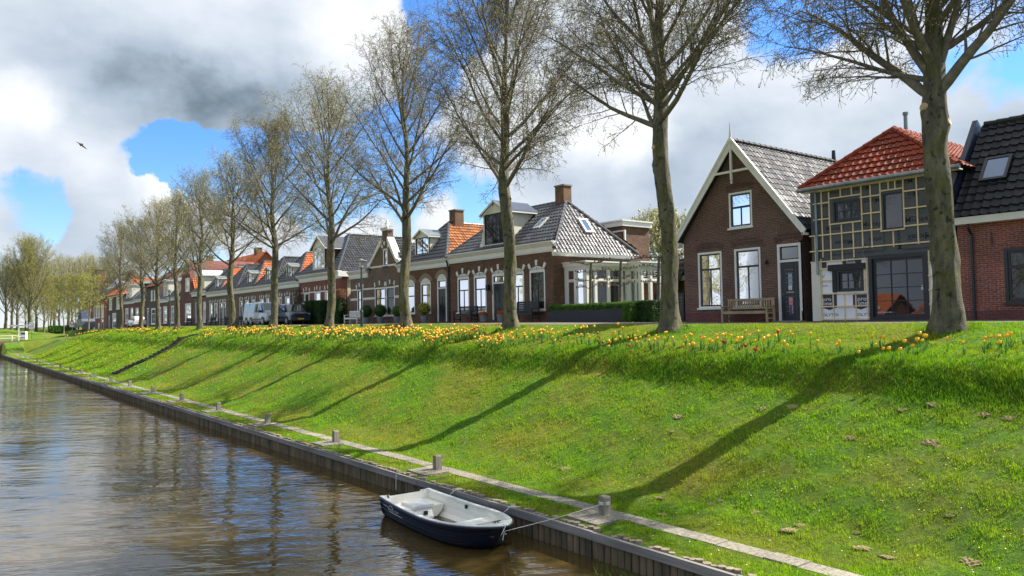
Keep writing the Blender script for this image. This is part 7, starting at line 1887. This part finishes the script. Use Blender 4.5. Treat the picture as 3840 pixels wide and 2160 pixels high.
HO = [(1700, 60, 200, -.8), (1640, 330, 130, -.45), (1430, 560, 170, -.65), (1050, 640, 190, -.9), (760, 610, 150, -.7), (390, 340, 60, -.5), (330, 520, 60, -.5), (150, 765, 130, -.8), (640, 590, 150, -1.0), (860, 620, 230, -1.1), (500, 640, 140, -.9), (1230, 600, 150, -.8), (240, 300, 40, -.3), (560, 640, 60, -.3), (1150, 700, 130, -.4), (1300, 760, 150, -.4), (1830, 790, 150, -.45), (2400, 905, 130, -.40), (2560, 980, 100, -.4), (3000, 60, 170, -.35), (3560, 230, 110, -.35), (3780, 330, 110, -.35), (3080, 640, 80, -.15), (2080, 300, 80, -.2), (1500, 700, 90, -.3), (2230, 100, 100, -.2)]
sx_ = t.nodes.new('ShaderNodeSeparateXYZ'); t.links.new(DIR, sx_.inputs[0])
dp_ = t.nodes.new('ShaderNodeVectorMath'); dp_.operation = 'DOT_PRODUCT'; t.links.new(DIR, dp_.inputs[0]); dp_.inputs[1].default_value = CF
def mrange(v, a, b_, lo, hi_):
    m_ = t.nodes.new('ShaderNodeMapRange'); m_.interpolation_type = 'SMOOTHSTEP'; t.links.new(v, m_.inputs['Value'])
    for k_, x_ in (('From Min', a), ('From Max', b_), ('To Min', lo), ('To Max', hi_)): m_.inputs[k_].default_value = x_
    return m_.outputs[0]
elsewhere = math_('ADD', mrange(sx_.outputs[2], .13, .01, 0, .24), math_('ADD', mrange(sx_.outputs[2], .42, .62, 0, .30), mrange(dp_.outputs['Value'], .25, .6, .22, 0)))  # horizon cloud; unseen cloud overhead and behind added to whiten the ambient light
dens = math_('ADD', math_('ADD', base, elsewhere), math_('ADD', blobs(CL, WD), blobs(HO, WD)))
cov = t.nodes.new('ShaderNodeMapRange'); cov.interpolation_type = 'SMOOTHSTEP'; t.links.new(dens, cov.inputs['Value']); cov.inputs['From Min'].default_value = .77; cov.inputs['From Max'].default_value = 1.12
GR = [(150, 60, 300, 0.025), (-50, 200, 260, 0.103), (300, 280, 230, 0.136), (600, 420, 250, 0.221), (880, 480, 260, 0.289), (1180, 450, 240, 0.255), (1000, 300, 300, 0.149), (1400, 420, 160, 0.191), (750, 250, 350, 0.128), (2150, 640, 220, 0.128), (2400, 780, 260, 0.213), (2650, 620, 260, 0.163), (2950, 560, 260, 0.149), (3300, 650, 300, 0.128), (3200, 420, 250, 0.106), (3700, 700, 300, 0.170), (2050, 760, 150, 0.128), (120, 700, 140, 0.119), (1950, 640, 120, 0.085), (700, 880, 160, 0.106), (300, 930, 160, 0.085), (3600, 1000, 300, 0.128), (2500, 60, 200, 0.043)]
HI = [(90, 380, 130, -.35), (1350, 120, 220, -.35), (1000, 60, 260, -.15), (2250, 380, 320, -.25), (650, 720, 130, -.30), (850, 720, 90, -.3), (2350, 520, 170, -.2), (2700, 350, 150, -.1), (1700, 840, 90, -.2), (1350, 870, 90, -.2)]
sh = math_('ADD', math_('ADD', blobs(GR, WD), blobs(HI, WD)), math_('MULTIPLY', math_('SUBTRACT', nz(5.5, 7, .52, .0, off=(5, 2, 1)), .5), 1.3))
sh = math_('ADD', sh, .30)
rp = t.nodes.new('ShaderNodeValToRGB'); t.links.new(sh, rp.inputs[0]); e = rp.color_ramp.elements
e[0].position = 0.0; e[0].color = (.86, .88, .91, 1); e[1].position = 1.25; e[1].color = (.15, .20, .25, 1)
e2 = e.new(.36); e2.color = (.62, .68, .76, 1); e3 = e.new(.75); e3.color = (.38, .46, .56, 1)
bs1 = N(t, 'ShaderNodeBackground', Strength=.10); tint = N(t, 'ShaderNodeMixRGB', blend_type='MULTIPLY'); tint.inputs[0].default_value = 1; tint.inputs[2].default_value = (.50, .80, 1.16, 1)
hz_mix = N(t, 'ShaderNodeMixRGB'); t.links.new(mrange(sx_.outputs[2], .02, .26, 0, 1), hz_mix.inputs[0]); hz_mix.inputs[1].default_value = (.72, .84, 1.0, 1); hz_mix.inputs[2].default_value = (.42, .72, 1.12, 1)
t.links.new(hz_mix.outputs[0], tint.inputs[2]); t.links.new(sky.outputs[0], tint.inputs[1]); t.links.new(tint.outputs[0], bs1.inputs[0])
bs2 = N(t, 'ShaderNodeBackground', Strength=.58); t.links.new(rp.outputs[0], bs2.inputs[0])
mx = t.nodes.new('ShaderNodeMixShader'); t.links.new(cov.outputs[0], mx.inputs[0]); t.links.new(bs1.outputs[0], mx.inputs[1]); t.links.new(bs2.outputs[0], mx.inputs[2])
wo = t.nodes.new('ShaderNodeOutputWorld'); t.links.new(mx.outputs[0], wo.inputs[0])
ld = bpy.data.lights.new('sun', 'SUN'); ld.energy = 5.0; ld.angle = radians(.55); ld.color = (1, .95, .86)
so = bpy.data.objects.new('sun', ld); C.objects.link(so)
sv = Vector((SDX/sqrt(10)*cos(SUN_EL), SDY/sqrt(10)*cos(SUN_EL), sin(SUN_EL))); so.rotation_euler = sv.to_track_quat('Z', 'Y').to_euler(); so.location = (30, -10, 60)
cd = bpy.data.cameras.new('camera'); co = bpy.data.objects.new('camera', cd); C.objects.link(co); sc.camera = co
cd.sensor_width = 36; cd.lens = 36*FPX/3840; cd.clip_end = 6000; cd.clip_start = .1
mt = Matrix((CR, CU, -CF)).transposed().to_4x4(); mt.translation = EYE; co.matrix_world = mt
vs_ = sc.view_settings; vs_.view_transform = 'Standard'; vs_.look = 'None'; vs_.gamma = 1; vs_.exposure = 1.08
sc.render.engine = 'CYCLES'; sc.cycles.max_bounces = 8; sc.cycles.transparent_max_bounces = 12
